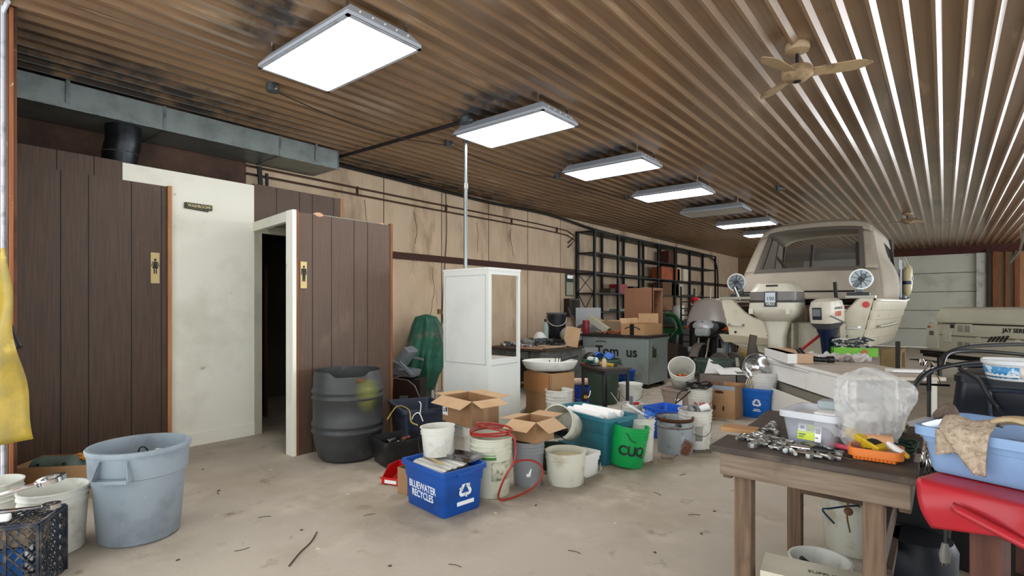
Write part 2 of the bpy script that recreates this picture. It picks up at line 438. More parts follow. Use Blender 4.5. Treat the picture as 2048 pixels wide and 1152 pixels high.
# partition board on the right with its cream stud and header
XQ = -4.85
q0, q1 = yof(597, XQ), yof(780, XQ)
mb, g = panelwall(XQ, q0, q1, 0, 2.36, [yof(p, XQ) for p in (625, 663, 708, 735)], PANEL2, .03)
o = struct('wall_partition', mb, PANEL2); part('panel_joint', g, GROOVE, o)
mb = MB(); mb.box(XQ - .13, q0 - .06, 0, XQ + .002, q0 - .02, 2.38)
struct('trim_10', mb, CREAM, bevel=.004)
mb = MB(); mb.box(XQ - .02, q0 - .02, 0, XQ + .006, q0, 2.38); mb.box(XQ - .03, q1, 0, XQ + .01, q1 + .03, 2.38)
struct('trim_11', mb, STUD)
mb = MB(); mb.bar((XQ - .06, q0 - .03, 2.33), (XP, yof(510, XP), 2.34), .05, .10)
struct('trim_12', mb, CREAM)
mb = MB(); mb.box(XP + .02, q0 + .24, 2.36, XQ - .03, q1 - .04, 2.375)
struct('trim_13', mb, mat('#8a8676', .7))
mb = MB(); mb.box(XP, q1 - .04, 0, XQ - .03, q1, 2.36)
struct('wall_partition_return', mb, mat('#7b7465', .7))
mb = MB()
r2 = random.Random(3)
mb.at((XQ - .02, q0 + .22, 2.36)).sphere(.03, 8, 5, (1, 2, .5)); mb.at((XQ - .02, q1 - .1, 2.36)).sphere(.02, 8, 5, (1, 2, .5))
solo('foam_crumb', mb, mat('#c79a7c', .8), 'dried crumbs of foam on top edge of the partition', 'crumb', kind='stuff')

# wall stub and conduit at the very left edge
s0 = dp(19, 3.58); mb = MB()
sx = s0.x; sy = s0.y
mb.box(-9, sy, 0, sx - .02, sy + .04, CEIL)
struct('wall_near', mb, mat('#6b4a36', .8, dirt=[('#3c2a20', 2.5, .48, .65), ('#b2a38c', 6, .66, .75)]))
mb = MB().box(sx - .045, sy - .0, 0, sx - .0, sy + .02, CEIL - .02)
struct('trim_14', mb, mat('#9a5c34', .7, grain=('#6f3e22', (14, 14, 1), 3, .6), dirt=('#c9b08c', 12, .68, .75)))
mb = MB().tube([(sx - .085, sy - .02, .0), (sx - .085, sy - .02, 1.8), (sx - .085, sy - .02, CEIL - .12), (sx - .06, sy - .02, CEIL - .04), (sx + .1, sy - .02, CEIL - .035)], .014, 8)
solo('white_conduit', mb, mat('#c9cdd6', .5, dirt=('#8b8f99', 9, .5, .7)), 'white electrical conduit running up the wall edge at far left', 'conduit')

# ---- signs
def pict(kind):
    P_ = []
    def disc(cx, cz, r): P_.append([(cx + r * math.cos(a * PI / 8), cz + r * math.sin(a * PI / 8)) for a in range(16)])
    disc(0, .088, .013)
    if kind == 'woman':
        P_.append([(-.014, .07), (.014, .07), (.03, -.005), (-.03, -.005)])
        P_.append([(-.018, .07), (-.028, .066), (-.041, .018), (-.033, .015)]); P_.append([(.018, .07), (.028, .066), (.041, .018), (.033, .015)])
        P_.append([(-.016, -.004), (-.004, -.004), (-.004, -.062), (-.016, -.062)]); P_.append([(.016, -.004), (.004, -.004), (.004, -.062), (.016, -.062)])
    else:
        P_.append([(-.03, .07), (.03, .07), (.034, .0), (.026, .0), (.02, .05), (.018, -.07), (.003, -.07), (.0, 0), (-.003, -.07), (-.018, -.07), (-.02, .05), (-.026, 0), (-.034, 0)])
    return P_
SIGNB = mat('#c9b27a', .45); GOLDT = mat('#b3a264', .4)
def restroom(name, label, X, px, yc_, kind, wd, ht):
    o = onx(px, X); z = (o.x * -SY + o.y * CY_)
    hz = H - (yc_ - HY) * z / F
    t = thing(name, label, 'sign', (X, o.y, hz), PI / 2)
    mb = MB().box(-wd / 2, -.006, -ht / 2, wd / 2, 0, ht / 2); part('plate', mb, SIGNB, t, bevel=.001)
    mb = MB()
    for p in pict(kind): mb.prism([(a * .85, b_ * .9) for a, b_ in p], -.0085, -.006, 'y')
    part('pictogram', mb, BLACK, t)
restroom('restroom_sign', 'gold plate with black woman pictogram on left brown panel', XP + .033, 310, 536, 'woman', .075, .30)
restroom('restroom_sign', 'gold plate with black man pictogram on the brown partition', XQ + .003, 607, 550, 'man', .065, .26)
o = onx(397, XP); z = (o.x * -SY + o.y * CY_)
t = thing('washrooms_sign', 'small black and gold WASHROOMS sign on the cream wall', 'sign', (XP + .02, o.y, H + (HY - 414) * z / F), (0, 0, PI / 2))
part('plate', MB().box(-.125, -.006, -.03, .125, 0, .03), mat('#17140e', .4), t, bevel=.001)
part('border', MB().box(-.12, -.0075, -.026, .12, -.006, -.024).box(-.12, -.0075, .024, .12, -.006, .026).box(-.12, -.0075, -.026, -.118, -.006, .026).box(.118, -.0075, -.026, .12, -.006, .026), GOLDT, t)
text('WASHROOMS', .042, t, (0, -.0075, 0), FRONT, mat('#e0d29a', .4), .001, bold=.0006, xs=.82)
part('backing_plate', MB().at((-.03, .004, -.008), (0, .06, 0)).box(-.11, -.004, -.03, .12, .002, .03), mat('#4a443a', .6), t)

# ---- ducts
t = thing('supply_duct', 'long galvanized rectangular duct under ceiling above the washrooms', 'duct', (-6.1, 0, 0))
yd0, yd1 = .62, onx(677, -6.1).y
mb = MB().box(-.6, yd0, 3.23, 0, yd1, 3.46)
part('duct_body', mb, mat('#929c9a', .4, .55, dirt=[('#7c8583', 5, .45, .7), ('#4a4e4d', 1.2, .58, .8, (1, .6, 1))]), t)
for yy in (1.9, 3.1): part('seam', MB().box(-.61, yy, 3.222, .006, yy + .025, 3.468), GALV, t)
mb = MB().box(-.02, yd0, 3.222, .008, yd1 + .005, 3.232).box(0, yd1 - .01, 3.225, .01, yd1, 3.46)
part('edge_flange', mb, GALV, t)
mb = MB()
for yy in (yof(633, -6.09) - 0, 1.15): mb.box(.008, yy - .015, 3.27, .014, yy + .015, CEIL - .01)
part('hanger_strap', mb, GALV, t)
c = onx(238, -6.35)
t = thing('round_duct', 'dark round elbow duct dropping from the rectangular duct', 'duct', (c.x, c.y, 2.83))
mb = MB().tube([(0, 0, -.1), (0, .01, .12), (.02, .03, .25), (.02, .03, .42)], .15, 24, 3)
part('pipe', mb, mat('#33363a', .35, .7, dirt=('#1b1d1f', 4, .5, .7)), t)
mb = MB().at((0, .01, .13)).lathe([(.153, 0), (.157, .006), (.153, .012)], 24); part('seam', mb, GALV, t)

# dark pipe wedge behind duct, conduits along wall, strips
mb = MB()
for h_, dy in ((3.2, 0), (3.1, 0)):
    mb.tube([(XW + .03, 3.0, h_), (XW + .03, 6, h_ - .01), (XW + .03, 10.2, h_ - .02), (XW + .03, 10.25, h_ - .3)], .014, 8, 3)
t = thing('wall_conduit', 'pair of thin brown conduits running along the top of the tan wall', 'conduit', (0, 0, 0))
part('pipe', mb, mat('#4a3222', .5), t)
for yy in (4.6, 6.4, 8.2, 9.8): part('clamp', MB().box(XW, yy, 3.08, XW + .046, yy + .012, 3.215), mat('#4a3324', .5), t)
mb = MB().tube([(XW + .05, 4.2, 3.47), (XW + .05, 6.2, 3.44), (XW + .05, 7.6, 3.42), (XW + .08, 9.5, 3.44), (XW + .1, 11.5, 3.32), (XW + .1, 14, 3.3), (XW + .1, 18.5, 3.3), (XW + .1, 20, 3.15), (XW + .1, 20.4, 2.6), (XW + .1, 20.4, 1.2)], .028, 8)
solo('wall_cable', mb, mat('#15120f', .6), 'thick black cable drooping along the wall and ceiling joint', 'cable')
mb = MB().tube([(XW + .02, 6.4, 3.42), (XW + .02, 6.42, 2.7), (XW + .02, 6.33, 1.6), (XW + .02, 6.3, .9)], .007, 6)
solo('hanging_wire', mb, BLACK, 'thin dark wire hanging down the tan wall behind white cabinet', 'wire')
mb = MB(); p = onx(523, XW + .1)
mb.at((p.x, p.y, 0)).bar((0, 0, 2.83), (0, -.03, 3.2), .05, .03).bar((.03, .06, 2.83), (.03, .05, 3.12), .03, .03)
solo('steel_bracket', mb, BLACK, 'dark steel bracket standing up behind the cream washroom wall', 'bracket')
# vertical cracks in the plaster-like wall skin
mb = MB(); r2 = random.Random(5)
for yy, z0, z1 in ((4.75, 1.6, 3.05), (5.7, 2.4, 3.0), (7.2, 2.4, 3.0), (6.1, 1.0, 2.1), (8.2, 2.35, 3.0)):
    pts = []; y = yy; z = z1
    while z > z0:
        pts.append((XW + .002, y, z)); y += r2.uniform(-.05, .05); z -= r2.uniform(.1, .2)
    mb.tube(pts, .004, 4, 0)
struct('trim_15', mb, mat('#3a2a20', .9))
# wall box + clipboard near the shelves
p = onx(1138, XW)
t = thing('metal_cabinet', 'small dark electrical cabinet on tan wall beside the shelves', 'cabinet', (XW, p.y, 0), PI / 2)
part('body', MB().box(-.22, -.16, 1.2, .22, 0, 1.62), mat('#241d19', .6, dirt=('#3d2a20', 6, .5, .7)), t, bevel=.004)
part('door_seam', MB().box(-.2, -.164, 1.22, .2, -.16, 1.225).box(-.2, -.164, 1.6, .2, -.16, 1.605), GALV, t)
t = thing('clipboard', 'green clipboard of paper hung on the tan wall by the shelves', 'clipboard', (XW + .01, p.y, 0), PI / 2)
part('board', MB().box(-.16, -.012, 1.68, .16, 0, 2.2), mat('#2e4a35', .6), t)
part('paper', MB().box(-.14, -.016, 1.7, .14, -.012, 2.0), mat('#b7b9a4', .8), t)
part('clip', MB().box(-.13, -.03, 2.08, .13, -.012, 2.17), STEEL, t, bevel=.004)

# junction boxes, ceiling cables, pole
tips = []
def jbox(px, py, label, s=.055):
    p = gp(px, py, CEIL - .03)
    t = thing('junction_box', label, 'junction box', (p.x, p.y, CEIL - .075))
    part('box', MB().lathe([(s, 0), (s, .05), (s * .9, .052), (s * .9, .075)], 12), mat('#5e6669', .4, .6), t)
    part('connector', MB().at((s + .01, 0, .02), (0, PI / 2, 0)).cyl(.014, -.02, .03, 8), STEEL, t)
    return Vector((p.x, p.y, CEIL - .06))
j = [jbox(545, 174, 'round grey ceiling junction box beside the nearest ceiling light'), jbox(898, 286, 'round grey ceiling junction box below the second light'),
     jbox(1115, 352, 'round grey ceiling junction box below the third light'), jbox(932, 238, 'round grey junction box at the top of the metal pole', .07),
     jbox(1558, 376, 'small grey ceiling junction box right of the unlit fixture'), jbox(1253, 392, 'small grey ceiling junction box left of the fourth light')]
def cable(name, p, q, sag, label, r=.006):
    m_ = (p + q) / 2 - Vector((0, 0, sag))
    solo(name, MB().tube([p, p.lerp(m_, .55) - Vector((0, 0, sag * .2)), m_, q.lerp(m_, .55) - Vector((0, 0, sag * .2)), q], r, 6, 5), mat('#2a2421', .5), label, 'cable')
cable('ceiling_cable', j[0], j[1], .1, 'thin black cable sagging from the first to the second junction box')
cable('ceiling_cable', j[1], j[2], .08, 'thin black cable sagging from the second to the third junction box')
cable('ceiling_cable', j[2], j[5], .03, 'thin black cable running from the third box towards the fourth light')
p = gp(931, 256, CEIL); z = F * 2.05 / (612 - 256)
t = thing('metal_pole', 'thin grey metal conduit pole from ceiling to the white cabinet top', 'pole', (p.x, p.y, 0))
part('pole', MB().cyl(.022, 1.875, CEIL - .02, 12), mat('#8b9292', .3, .8), t)
part('coupling', MB().cyl(.028, 2.8, 2.86, 12).cyl(.04, CEIL - .06, CEIL - .02, 12), STEEL, t)
q_ = gp(680, 312, CEIL - .05)
mb = MB().tube([(XW + .02, q_.y, CEIL - .09), (q_.x, q_.y, CEIL - .06), (j[3].x, j[3].y, CEIL - .05)], .022, 8, 0)
solo('ceiling_conduit', mb, mat('#2f2b2a', .5, .4), 'dark conduit crossing the ceiling from wall to the pole', 'conduit')

# ---- ceiling lights
LIT = mat('#ffffff', .5, emit=TUBE_STRENGTH, name='light_diffuser')
UNLIT = mat('#cfcdc2', .4)
FIXM = mat('#c3cad3', .35, .3, dirt=('#7f8790', 8, .5, .8))
SHELL = mat('#bcc3cc', .4, .2)
def light(i, lit=True, name_='x'):
    t = thing('ceiling_light', name_, 'ceiling light', (-4.19, 1.96 + 2.14 * i, CEIL - .17), 0, None)
    Wd, Dd = 1.22, .62
    mb = MB()
    mb.loft([[(0, 0, 0), (Wd, 0, 0), (Wd, Dd, 0), (0, Dd, 0)], [(0, 0, .03), (Wd, 0, .03), (Wd, Dd, .03), (0, Dd, .03)], [(.06, .06, .11), (Wd - .06, .06, .11), (Wd - .06, Dd - .06, .11), (.06, Dd - .06, .11)]], cap0=False)
    part('housing', mb, SHELL, t)
    mb = MB()
    for a in ((0, 0, Wd, .025), (0, Dd - .025, Wd, Dd), (0, 0, .025, Dd), (Wd - .025, 0, Wd, Dd)): mb.box(a[0], a[1], -.006, a[2], a[3], .004)
    part('frame', mb, FIXM, t)
    part('diffuser', MB().box(.025, .025, -.001, Wd - .025, Dd - .025, .003), LIT if lit else UNLIT, t)
    mb = MB()
    for xx in (.1, Wd - .1):
        for yy in (.06, Dd - .06): mb.at((xx, yy, 0)).cyl(.012, .1, .17, 6)
    part('mount', mb, STEEL, t)
    mb = MB()
    for k in range(5): mb.at((Wd - .012, .1 + k * .1, .055), (0, PI / 2, 0)).cyl(.006, 0, .01, 6)
    part('punched_hole', mb, WHITE, t)
    return t
nm = ['lit panel ceiling light nearest the camera above the washrooms', 'lit panel ceiling light touching the top of the metal pole', 'third lit panel ceiling light in the row', 'fourth lit panel ceiling light in the row, left of the unlit one',
      'unlit grey panel ceiling light in the row', 'lit panel ceiling light just above the left of the boat cover', 'farthest lit panel ceiling light partly behind the boat cover']
for i in range(7): light(i, i != 4, nm[i])

# ---- ceiling fans
FANM = mat('#b39a78', .45, dirt=[('#5a4431', 7, .52, .7), ('#8a7052', 3, .5, .8)])
def fan(loc, label, a0):
    t = thing('ceiling_fan', label, 'ceiling fan', loc)
    D = CEIL - loc[2]
    part('canopy', MB().lathe([(.03, D - .07), (.085, D - .05), (.09, D - .02), (.09, D)], 24), FANM, t)
    part('downrod', MB().cyl(.012, .04, D - .05, 10), BLACK, t)
    part('motor', MB().lathe([(.02, -.045), (.075, -.035), (.11, -.005), (.115, .03), (.1, .06), (.03, .07)], 28), FANM, t)
    part('hub_cap', MB().at((0, 0, 0)).lathe([(.012, -.055), (.028, -.05), (.028, -.04)], 16), BLACK, t)
    for k in range(3):
        a = a0 + k * 2 * PI / 3
        mb = MB().at((0, 0, .01), (0, 0, a))
        rings = []
        for i in range(9):
            s = i / 8; x_ = .1 + s * .4; wdt = .05 + .015 * math.sin(s * 2.2) if s < .85 else .05 * math.sqrt(max(.02, (1 - s) / .15))
            tw = math.radians(-14 + 6 * s)
            rings.append([(x_, c_ * wdt * math.cos(tw), c_ * wdt * math.sin(tw) + e * .003) for c_, e in ((-1, -1), (1, -1), (1, 1), (-1, 1))])
        mb.loft(rings)
        part('fan_blade', mb, FANM, t)
    return t
fan(tuple(cw(2.24, 4.155, 3.26)), 'dusty three blade ceiling fan near the camera at top right', YAW - math.radians(25))
zz = F * 2.05 / (612 - 425)
fan(tuple(cw((1815 - CX) / F * zz, zz, 3.3)), 'distant three blade ceiling fan above the boat cover', YAW + .25)
# ================================================================== containers
WHITEB = mat('#d9d9d0', .38, dirt=[('#aca58f', 8, .52, .8), ('#6a6254', 16, .68, .82)])
def pail_profile(r, h, rb, ribs=(.72, .8, .88), lip=.006, th=.004):
    pr = [(rb * .96, 0), (rb, .006)]
    def R(t): return rb + (r - rb) * t
    for q in ribs:
        pr += [(R(q - .02), h * (q - .02)), (R(q) + lip, h * (q - .012)), (R(q) + lip, h * (q + .004)), (R(q + .012), h * (q + .012))]
    pr += [(R(.97), h * .965), (R(1) + lip, h * .975), (R(1) + lip, h), (R(1) - th, h), (R(.95) - th, h * .95), (rb - th, .012)]
    return pr
def bucket(loc, r, h, m, label, rb=None, rz=0, tilt=(0, 0), handle='down', group=None, name='bucket', inside=None, ribs=(.72, .8, .88), hm=None, ang=25, cat='bucket', wire=.0025):
    t = thing(name, label, cat, loc, Euler((tilt[0], tilt[1], rz), 'XYZ')[:] if True else rz, group)
    rb = rb or r * .87
    part('body', MB().lathe(pail_profile(r, h, rb, ribs), 40), m, t, smooth=50)
    if handle:
        a = math.radians(ang if handle == 'down' else 175)
        pts = []
        for i in range(13):
            q = PI * i / 12; x_ = (r + .008) * math.cos(q); d = (r + .012) * math.sin(q)
            pts.append((x_, -d * math.cos(a) if handle == 'down' else d * math.cos(a), h * .86 - d * math.sin(a) if handle == 'down' else h * .86 + d * math.sin(a)))
        if handle == 'down':
            # lies against the front, hanging
            pts = [(r_ * 1.0, y_ if True else 0, z_) for r_, y_, z_ in pts]
            pts = [((r + .01) * math.cos(PI * i / 12), -(r + .012) * math.sin(PI * i / 12), h * .86 - math.sin(PI * i / 12) * (r * .9)) for i in range(13)]
        part('handle', MB().tube(pts, wire, 6, 2), hm or mat('#3b3b3b', .4, .8), t)
        mb = MB()
        for s in (-1, 1): mb.at((s * (r + .006), 0, h * .86), (0, PI / 2, 0)).cyl(.014, -.008, .008, 10)
        part('ear', mb, m, t)
    if inside:
        mi, lvl = inside
        part('contents', MB().lathe([(rb * .9 + (r - rb) * lvl, h * lvl - .004), (rb * .9 + (r - rb) * lvl, h * lvl)], 24), mi, t)
    return t
def label_patch(t, r0, r1, z0, z1, a0, a1, m, name='paper_label', off=.0015):
    """curved label: radius r0 at z0, r1 at z1 between angles"""
    def fn(u, v):
        a = math.radians(a0 + (a1 - a0) * u); rr_ = r0 + (r1 - r0) * v + off
        return (rr_ * math.cos(a), rr_ * math.sin(a), z0 + (z1 - z0) * v)
    return part(name, MB().patch(fn, 10, 1), m, t, solid=.001)
def curved_text(s, size, t, r, z, a_deg, m, bold=.002):
    o = text(s, size, t, (0, 0, 0), (0, 0, 0), m, .0008, bold=bold)
    for v in o.data.vertices:
        a = math.radians(a_deg) + v.co.x / r; q = r + .002 + v.co.z
        v.co = Vector((q * math.cos(a), q * math.sin(a), z + v.co.y))
    return o
def tote(name, label, loc, rz, L, W, h, m, taper=.88, lip=.018, rad=.04, group=None, cat='plastic bin', handles=True, ribs=True, hm=None, cx=None, cy=None, tilt=None):
    """x along the front edge, y away; origin at the front-left bottom corner of the rim's footprint"""
    t = thing(name, label, cat, loc, tilt if tilt else rz, group)
    cx, cy = L / 2, W / 2
    def ring(k, z, ex=0, rd=rad): return rr(L * k + ex, W * k + ex, rd, z, 4, cx, cy)
    k0 = taper; th = .005
    rings = [ring(k0, 0, -.02, rad * .6), ring(k0, .012)]
    if ribs: rings += [ring(k0 + (1 - k0) * .62, h * .64), ring(k0 + (1 - k0) * .62, h * .65, .012), ]
    else: pass
    e = .012 if ribs else 0
    rings += [ring(1, h - .035, e), ring(1, h - .033, lip * 1.6 + e), ring(1, h, lip * 1.6 + e), ring(1, h, -.0 + e - .004), ring(1, h - .02, -.012), ring(k0, .02, -.012), ring(k0, .018, -.03, rad * .6)]
    part('body', MB().loft(rings), m, t, smooth=50)
    if handles:
        for s in (0, 1):
            x_ = L * s + (lip + .012) * (1 if s else -1) * .5
            part('grip', MB().box(x_ - .012, W * .3, h - .05, x_ + .012, W * .7, h - .018), hm or m, t, bevel=.005)
    return t
def carton(name, label, loc, rz, L, W, h, m=None, flaps=(-40, -40, -40, -40), fm=None, group=None, cat='cardboard box', fl=None, tilt=None):
    """flap angle: elevation of each flap from horizontal outward (deg); order front, right, back, left; None = no flap"""
    m = m or CARD; t = thing(name, label, cat, loc, tilt if tilt else rz, group); T = .004
    mb = MB(); mb.box(0, 0, 0, L, W, T); mb.box(0, 0, 0, L, T, h); mb.box(0, W - T, 0, L, W, h); mb.box(0, T, 0, T, W - T, h); mb.box(L - T, T, 0, L, W - T, h)
    part('body', mb, m, t)
    fl = fl or min(L, W) * .5
    for i, a in enumerate(flaps or ()):
        if a is None: continue
        a = math.radians(a); o_, u = fl * math.cos(a), fl * math.sin(a)
        if i == 0: A, B, D = (0, 0), (L, 0), (0, -1)
        if i == 1: A, B, D = (L, 0), (L, W), (1, 0)
        if i == 2: A, B, D = (L, W), (0, W), (0, 1)
        if i == 3: A, B, D = (0, W), (0, 0), (-1, 0)
        n = (D[0] * math.sin(a) * -1, D[1] * math.sin(a) * -1, math.cos(a))
        vs = []
        for k in (0, T):
            for p in (A, B): vs.append((p[0] + n[0] * k, p[1] + n[1] * k, h + n[2] * k))
            for p in (B, A): vs.append((p[0] + D[0] * o_ + n[0] * k, p[1] + D[1] * o_ + n[1] * k, h + u + n[2] * k))
        part('flap', MB().add(vs, [(0, 1, 2, 3), (7, 6, 5, 4), (0, 4, 5, 1), (1, 5, 6, 2), (2, 6, 7, 3), (3, 7, 4, 0)]), fm or CARDL, t)
    return t
def recycle(parent, size, loc, rot, m):
    """three chasing arrows, flat"""
    mb = MB()
    for k in range(3):
        a = k * 2 * PI / 3
        def R(p): return (p[0] * math.cos(a) - p[1] * math.sin(a), p[0] * math.sin(a) + p[1] * math.cos(a))
        s = size
        bend = [(-.30, .02), (-.12, .34), (.0, .46), (.13, .34), (.20, .22), (.10, .16), (.02, .29), (-.04, .29), (-.19, .0)]
        bend = [(-.33, .06), (-.14, .40), (.02, .44), (.14, .38), (.22, .25), (.10, .18), (.03, .28), (-.03, .25), (-.19, -.03)]
        head = [(.31, .31), (.28, .04), (.04, .16)]
        for poly in (bend[:4] + bend[6:], [bend[3], bend[4], bend[5], bend[6]], head):
            mb.prism([(R(p)[0] * s, R(p)[1] * s) for p in poly], 0, .001)
    o = part('recycling_symbol', mb, m, parent, smooth=0); o.location = loc; o.rotation_euler = rot
    return o
def scatter(name, label, cat, m, pts, mk, group, spread=None):
    """many small loose things, each an object"""
    src = [mk(i) for i in range(3)]
    objs = []
    for i, (p, rz) in enumerate(pts):
        s = src[i % 3]
        if i < 3: o = s
        else:
            o = s.copy(); COL.objects.link(o)
        o.location = p; o.rotation_euler = (0, 0, rz); tag(o, label, cat, group); objs.append(o)
    for s in src[len(pts):]: bpy.data.objects.remove(s)
    return objs

# ------------------------------------------------------------------ trash cans
def trashcan(loc, r, h, m, label, rz=0, rb=None, handle_a=(200, 20), band=.7):
    t = thing('trash_can', label, 'trash can', loc, rz)
    rb = rb or r * .84
    def R(q): return rb + (r - rb) * q
    pr = [(rb * .93, 0), (rb, .015), (R(.72), h * band), (R(.72) + .014, h * (band + .012)), (R(.94) + .012, h * .94), (r + .018, h * .945), (r + .022, h * .985), (r + .015, h), (r - .004, h), (R(.9) - .006, h * .9), (rb - .006, .02)]
    part('body', MB().lathe(pr, 48), m, t, smooth=50)
    for a in handle_a:
        a = math.radians(a); e = Vector((math.cos(a), math.sin(a), 0)); f = Vector((-e.y, e.x, 0)); w_ = r * .36
        mb = MB(); z1, z0 = h * .93, h * .72
        for s in (-1, 1):
            q0 = f * s * w_ * .78; q1 = f * s * w_
            mb.loft([[tuple((e * ra + q * (1 + .06 * k)) + Vector((0, 0, z_))) for ra, z_, q in ((r - .01, z1, q0), (r + .018, z1, q0), (r + .05, z0 + .03, q1), (r + .05, z0, q1), (r - .035, z0, q1))] for k in (0, 1)])
        mb.bar(tuple(e * (r + .025) - f * w_)[:2] + (z0 + .008,), tuple(e * (r + .025) + f * w_)[:2] + (z0 + .008,), .06, .022)
        part('handle', mb, m, t, bevel=.004)
    return t
p, r, h = fr(280, 1106, 886, 200)
trashcan(p, r, h, GREYCAN, 'large grey plastic trash can standing at the front left', YAW, handle_a=(277, 97))
t = thing('appliance', 'pale plastic appliance with a cord lying inside the grey trash can', 'appliance', (p.x, p.y, h - .22), YAW)
part('body', MB().at((.1, .12, .05), (.3, .2, .3)).box(-.1, -.06, -.05, .1, .06, .08), mat('#b9c0c4', .5), t, bevel=.015)
part('cord', MB().tube([(.0, .1, .1), (-.02, .08, .17), (-.05, .06, .16), (-.06, .08, .02)], .005, 6), BLACK, t)
part('switch', MB().at((.1, .05, .1)).box(-.01, -.01, -.03, .01, .01, .04), BLACK, t)
part('base', MB().cyl(.19, -h + .24, -.0, 20), mat('#50565a', .7), t)

p, r, h = fr(108, 1126, 974, 148)
bucket(p, r, h, WHITEB, 'white bucket beside the large grey trash can at left', rz=YAW + 1.2, handle=None, ribs=(.8, .9))
p = dp(-18, 3.25); bucket(p, .15, .37, WHITEB, 'white bucket cut off by the left picture edge', handle=None)

# crate full of tools
A = gp(-60, 1180, 0); z = 2.95
A = cw(-2.81, 2.52); B = cw(-2.38, 2.66); rz, L = ab(A, B)
CRATE = mat('#2b323e', .4, .2, dirt=[('#7a6c5a', 9, .5, .7), ('#1b2027', 5, .5, .7)])
t = thing('milk_crate', 'dark blue lattice crate of tools at bottom left corner', 'crate', A, rz)
Wc, Hc = .27, .35
def lattice(mb, o, u, v, nu, nv, d, diag=True):
    o = Vector(o); u = Vector(u); v = Vector(v)
    n = u.cross(v).normalized()
    for a, b_ in ((o, o + u), (o + v, o + u + v), (o, o + v), (o + u, o + u + v)): mb.bar(a, b_, .022, .01, n)
    for fr_ in (.3, .7): mb.bar(o + u * fr_, o + u * fr_ + v, .012, .008, n)
    for i in range(-nv, nu):
        s0 = max(0, i) / nu; s1 = min(nu, i + nv) / nu
        t0 = max(0, -i) / nv; t1 = min(nv, nu - i) / nv
        if s1 > s0:
            mb.bar(o + u * s0 + v * t0, o + u * s1 + v * t1, .007, .006, n)
            mb.bar(o + u * s0 + v * (1 - t0), o + u * s1 + v * (1 - t1), .007, .006, n)
for nm_, o_, u, v, nu, nv in (('front_wall', (0, 0, 0), (L, 0, 0), (0, 0, Hc), 9, 6), ('end_wall', (L, 0, 0), (0, Wc, 0), (0, 0, Hc), 5, 6), ('back_wall', (0, Wc, 0), (L, 0, 0), (0, 0, Hc), 9, 6), ('lid', (0, 0, Hc), (L, 0, 0), (0, Wc, 0), 9, 5)):
    mb = MB(); lattice(mb, o_, u, v, nu, nv, 0); part(nm_, mb, CRATE, t)
part('wooden_block', MB().box(.02, .02, .24, L - .05, Wc - .04, .33), WOODL, t, bevel=.004)
part('blue_panel', MB().box(.02, .03, .01, L - .08, .05, .23), mat('#0f4f8f', .4), t)
RC = Matrix.Rotation(rz, 4, 'Z')
def crloc(x, y, z_): return A + RC @ Vector((x, y, z_))
def wrench(label, loc, rz_, L_, s=1.0, tilt=0, m=CHROME):
    t = thing('wrench', label, 'wrench', loc, (0, tilt, rz_))
    part('shank', MB().loft([rr(.03 * s, .012, .005, 0)] if False else [[(x_, y_ * s, z_) for y_, z_ in ((-.013 - k, -.006), (.013 + k, -.006), (.013 + k, .006), (-.013 - k, .006))] for x_, k in ((0, .006), (L_ * .2, 0), (L_ * .8, 0), (L_, .006))]), m, t, bevel=.002)
    ring = [(.045 * s * math.cos(a * PI / 12) , .045 * s * math.sin(a * PI / 12)) for a in range(24)]
    mb = MB().at((L_ + .03 * s, 0, 0)).loft([[(x_ * k, y_ * k, z_) for x_, y_ in ring] for k, z_ in ((1, -.012), (1, .012), (.62, .012), (.62, -.012))], loop=True)
    part('ring_head', mb, m, t)
    part('open_jaw', MB().prism([(0, -.02 * s), (.0, .02 * s), (-.05 * s, .04 * s), (-.075 * s, .022 * s), (-.035 * s, .008 * s), (-.035 * s, -.008 * s), (-.075 * s, -.022 * s), (-.05 * s, -.04 * s)], -.009, .009), m, t)
wrench('large chrome ring wrench lying uppermost across the lattice crate', crloc(.02, .12, Hc + .07), rz + math.radians(22), .36, 1.5, tilt=-.2)
wrench('chrome wrench lying under the uppermost one on the lattice crate', crloc(.05, .1, Hc + .035), rz + math.radians(12), .36, .9)
t = thing('caulking_gun', 'silver tool with a white handle lying along the crate top', 'tool', crloc(-.02, .03, Hc + .03), rz + .1)
part('barrel', MB().at((0, 0, 0), (0, PI / 2, 0)).cyl(.016, 0, .24, 12), WHITEP2, t)
part('handle', MB().box(.24, -.02, -.015, .33, .02, .02), WHITE, t, bevel=.008)
part('trigger', MB().box(.19, -.01, .0, .25, .012, .035), STEEL, t, bevel=.004)
mb = MB().at((0, 0, 0)).patch(lambda u, v: (u * .15, v * .13, .03 * math.sin(u * 5) * math.cos(v * 4) + .03), 8, 8)
solo('foil_tray', mb, STEEL, 'crumpled foil scrap on the crate top at the left edge', 'foil', crloc(-.02, .16, Hc + .02), rz, solid=.002)

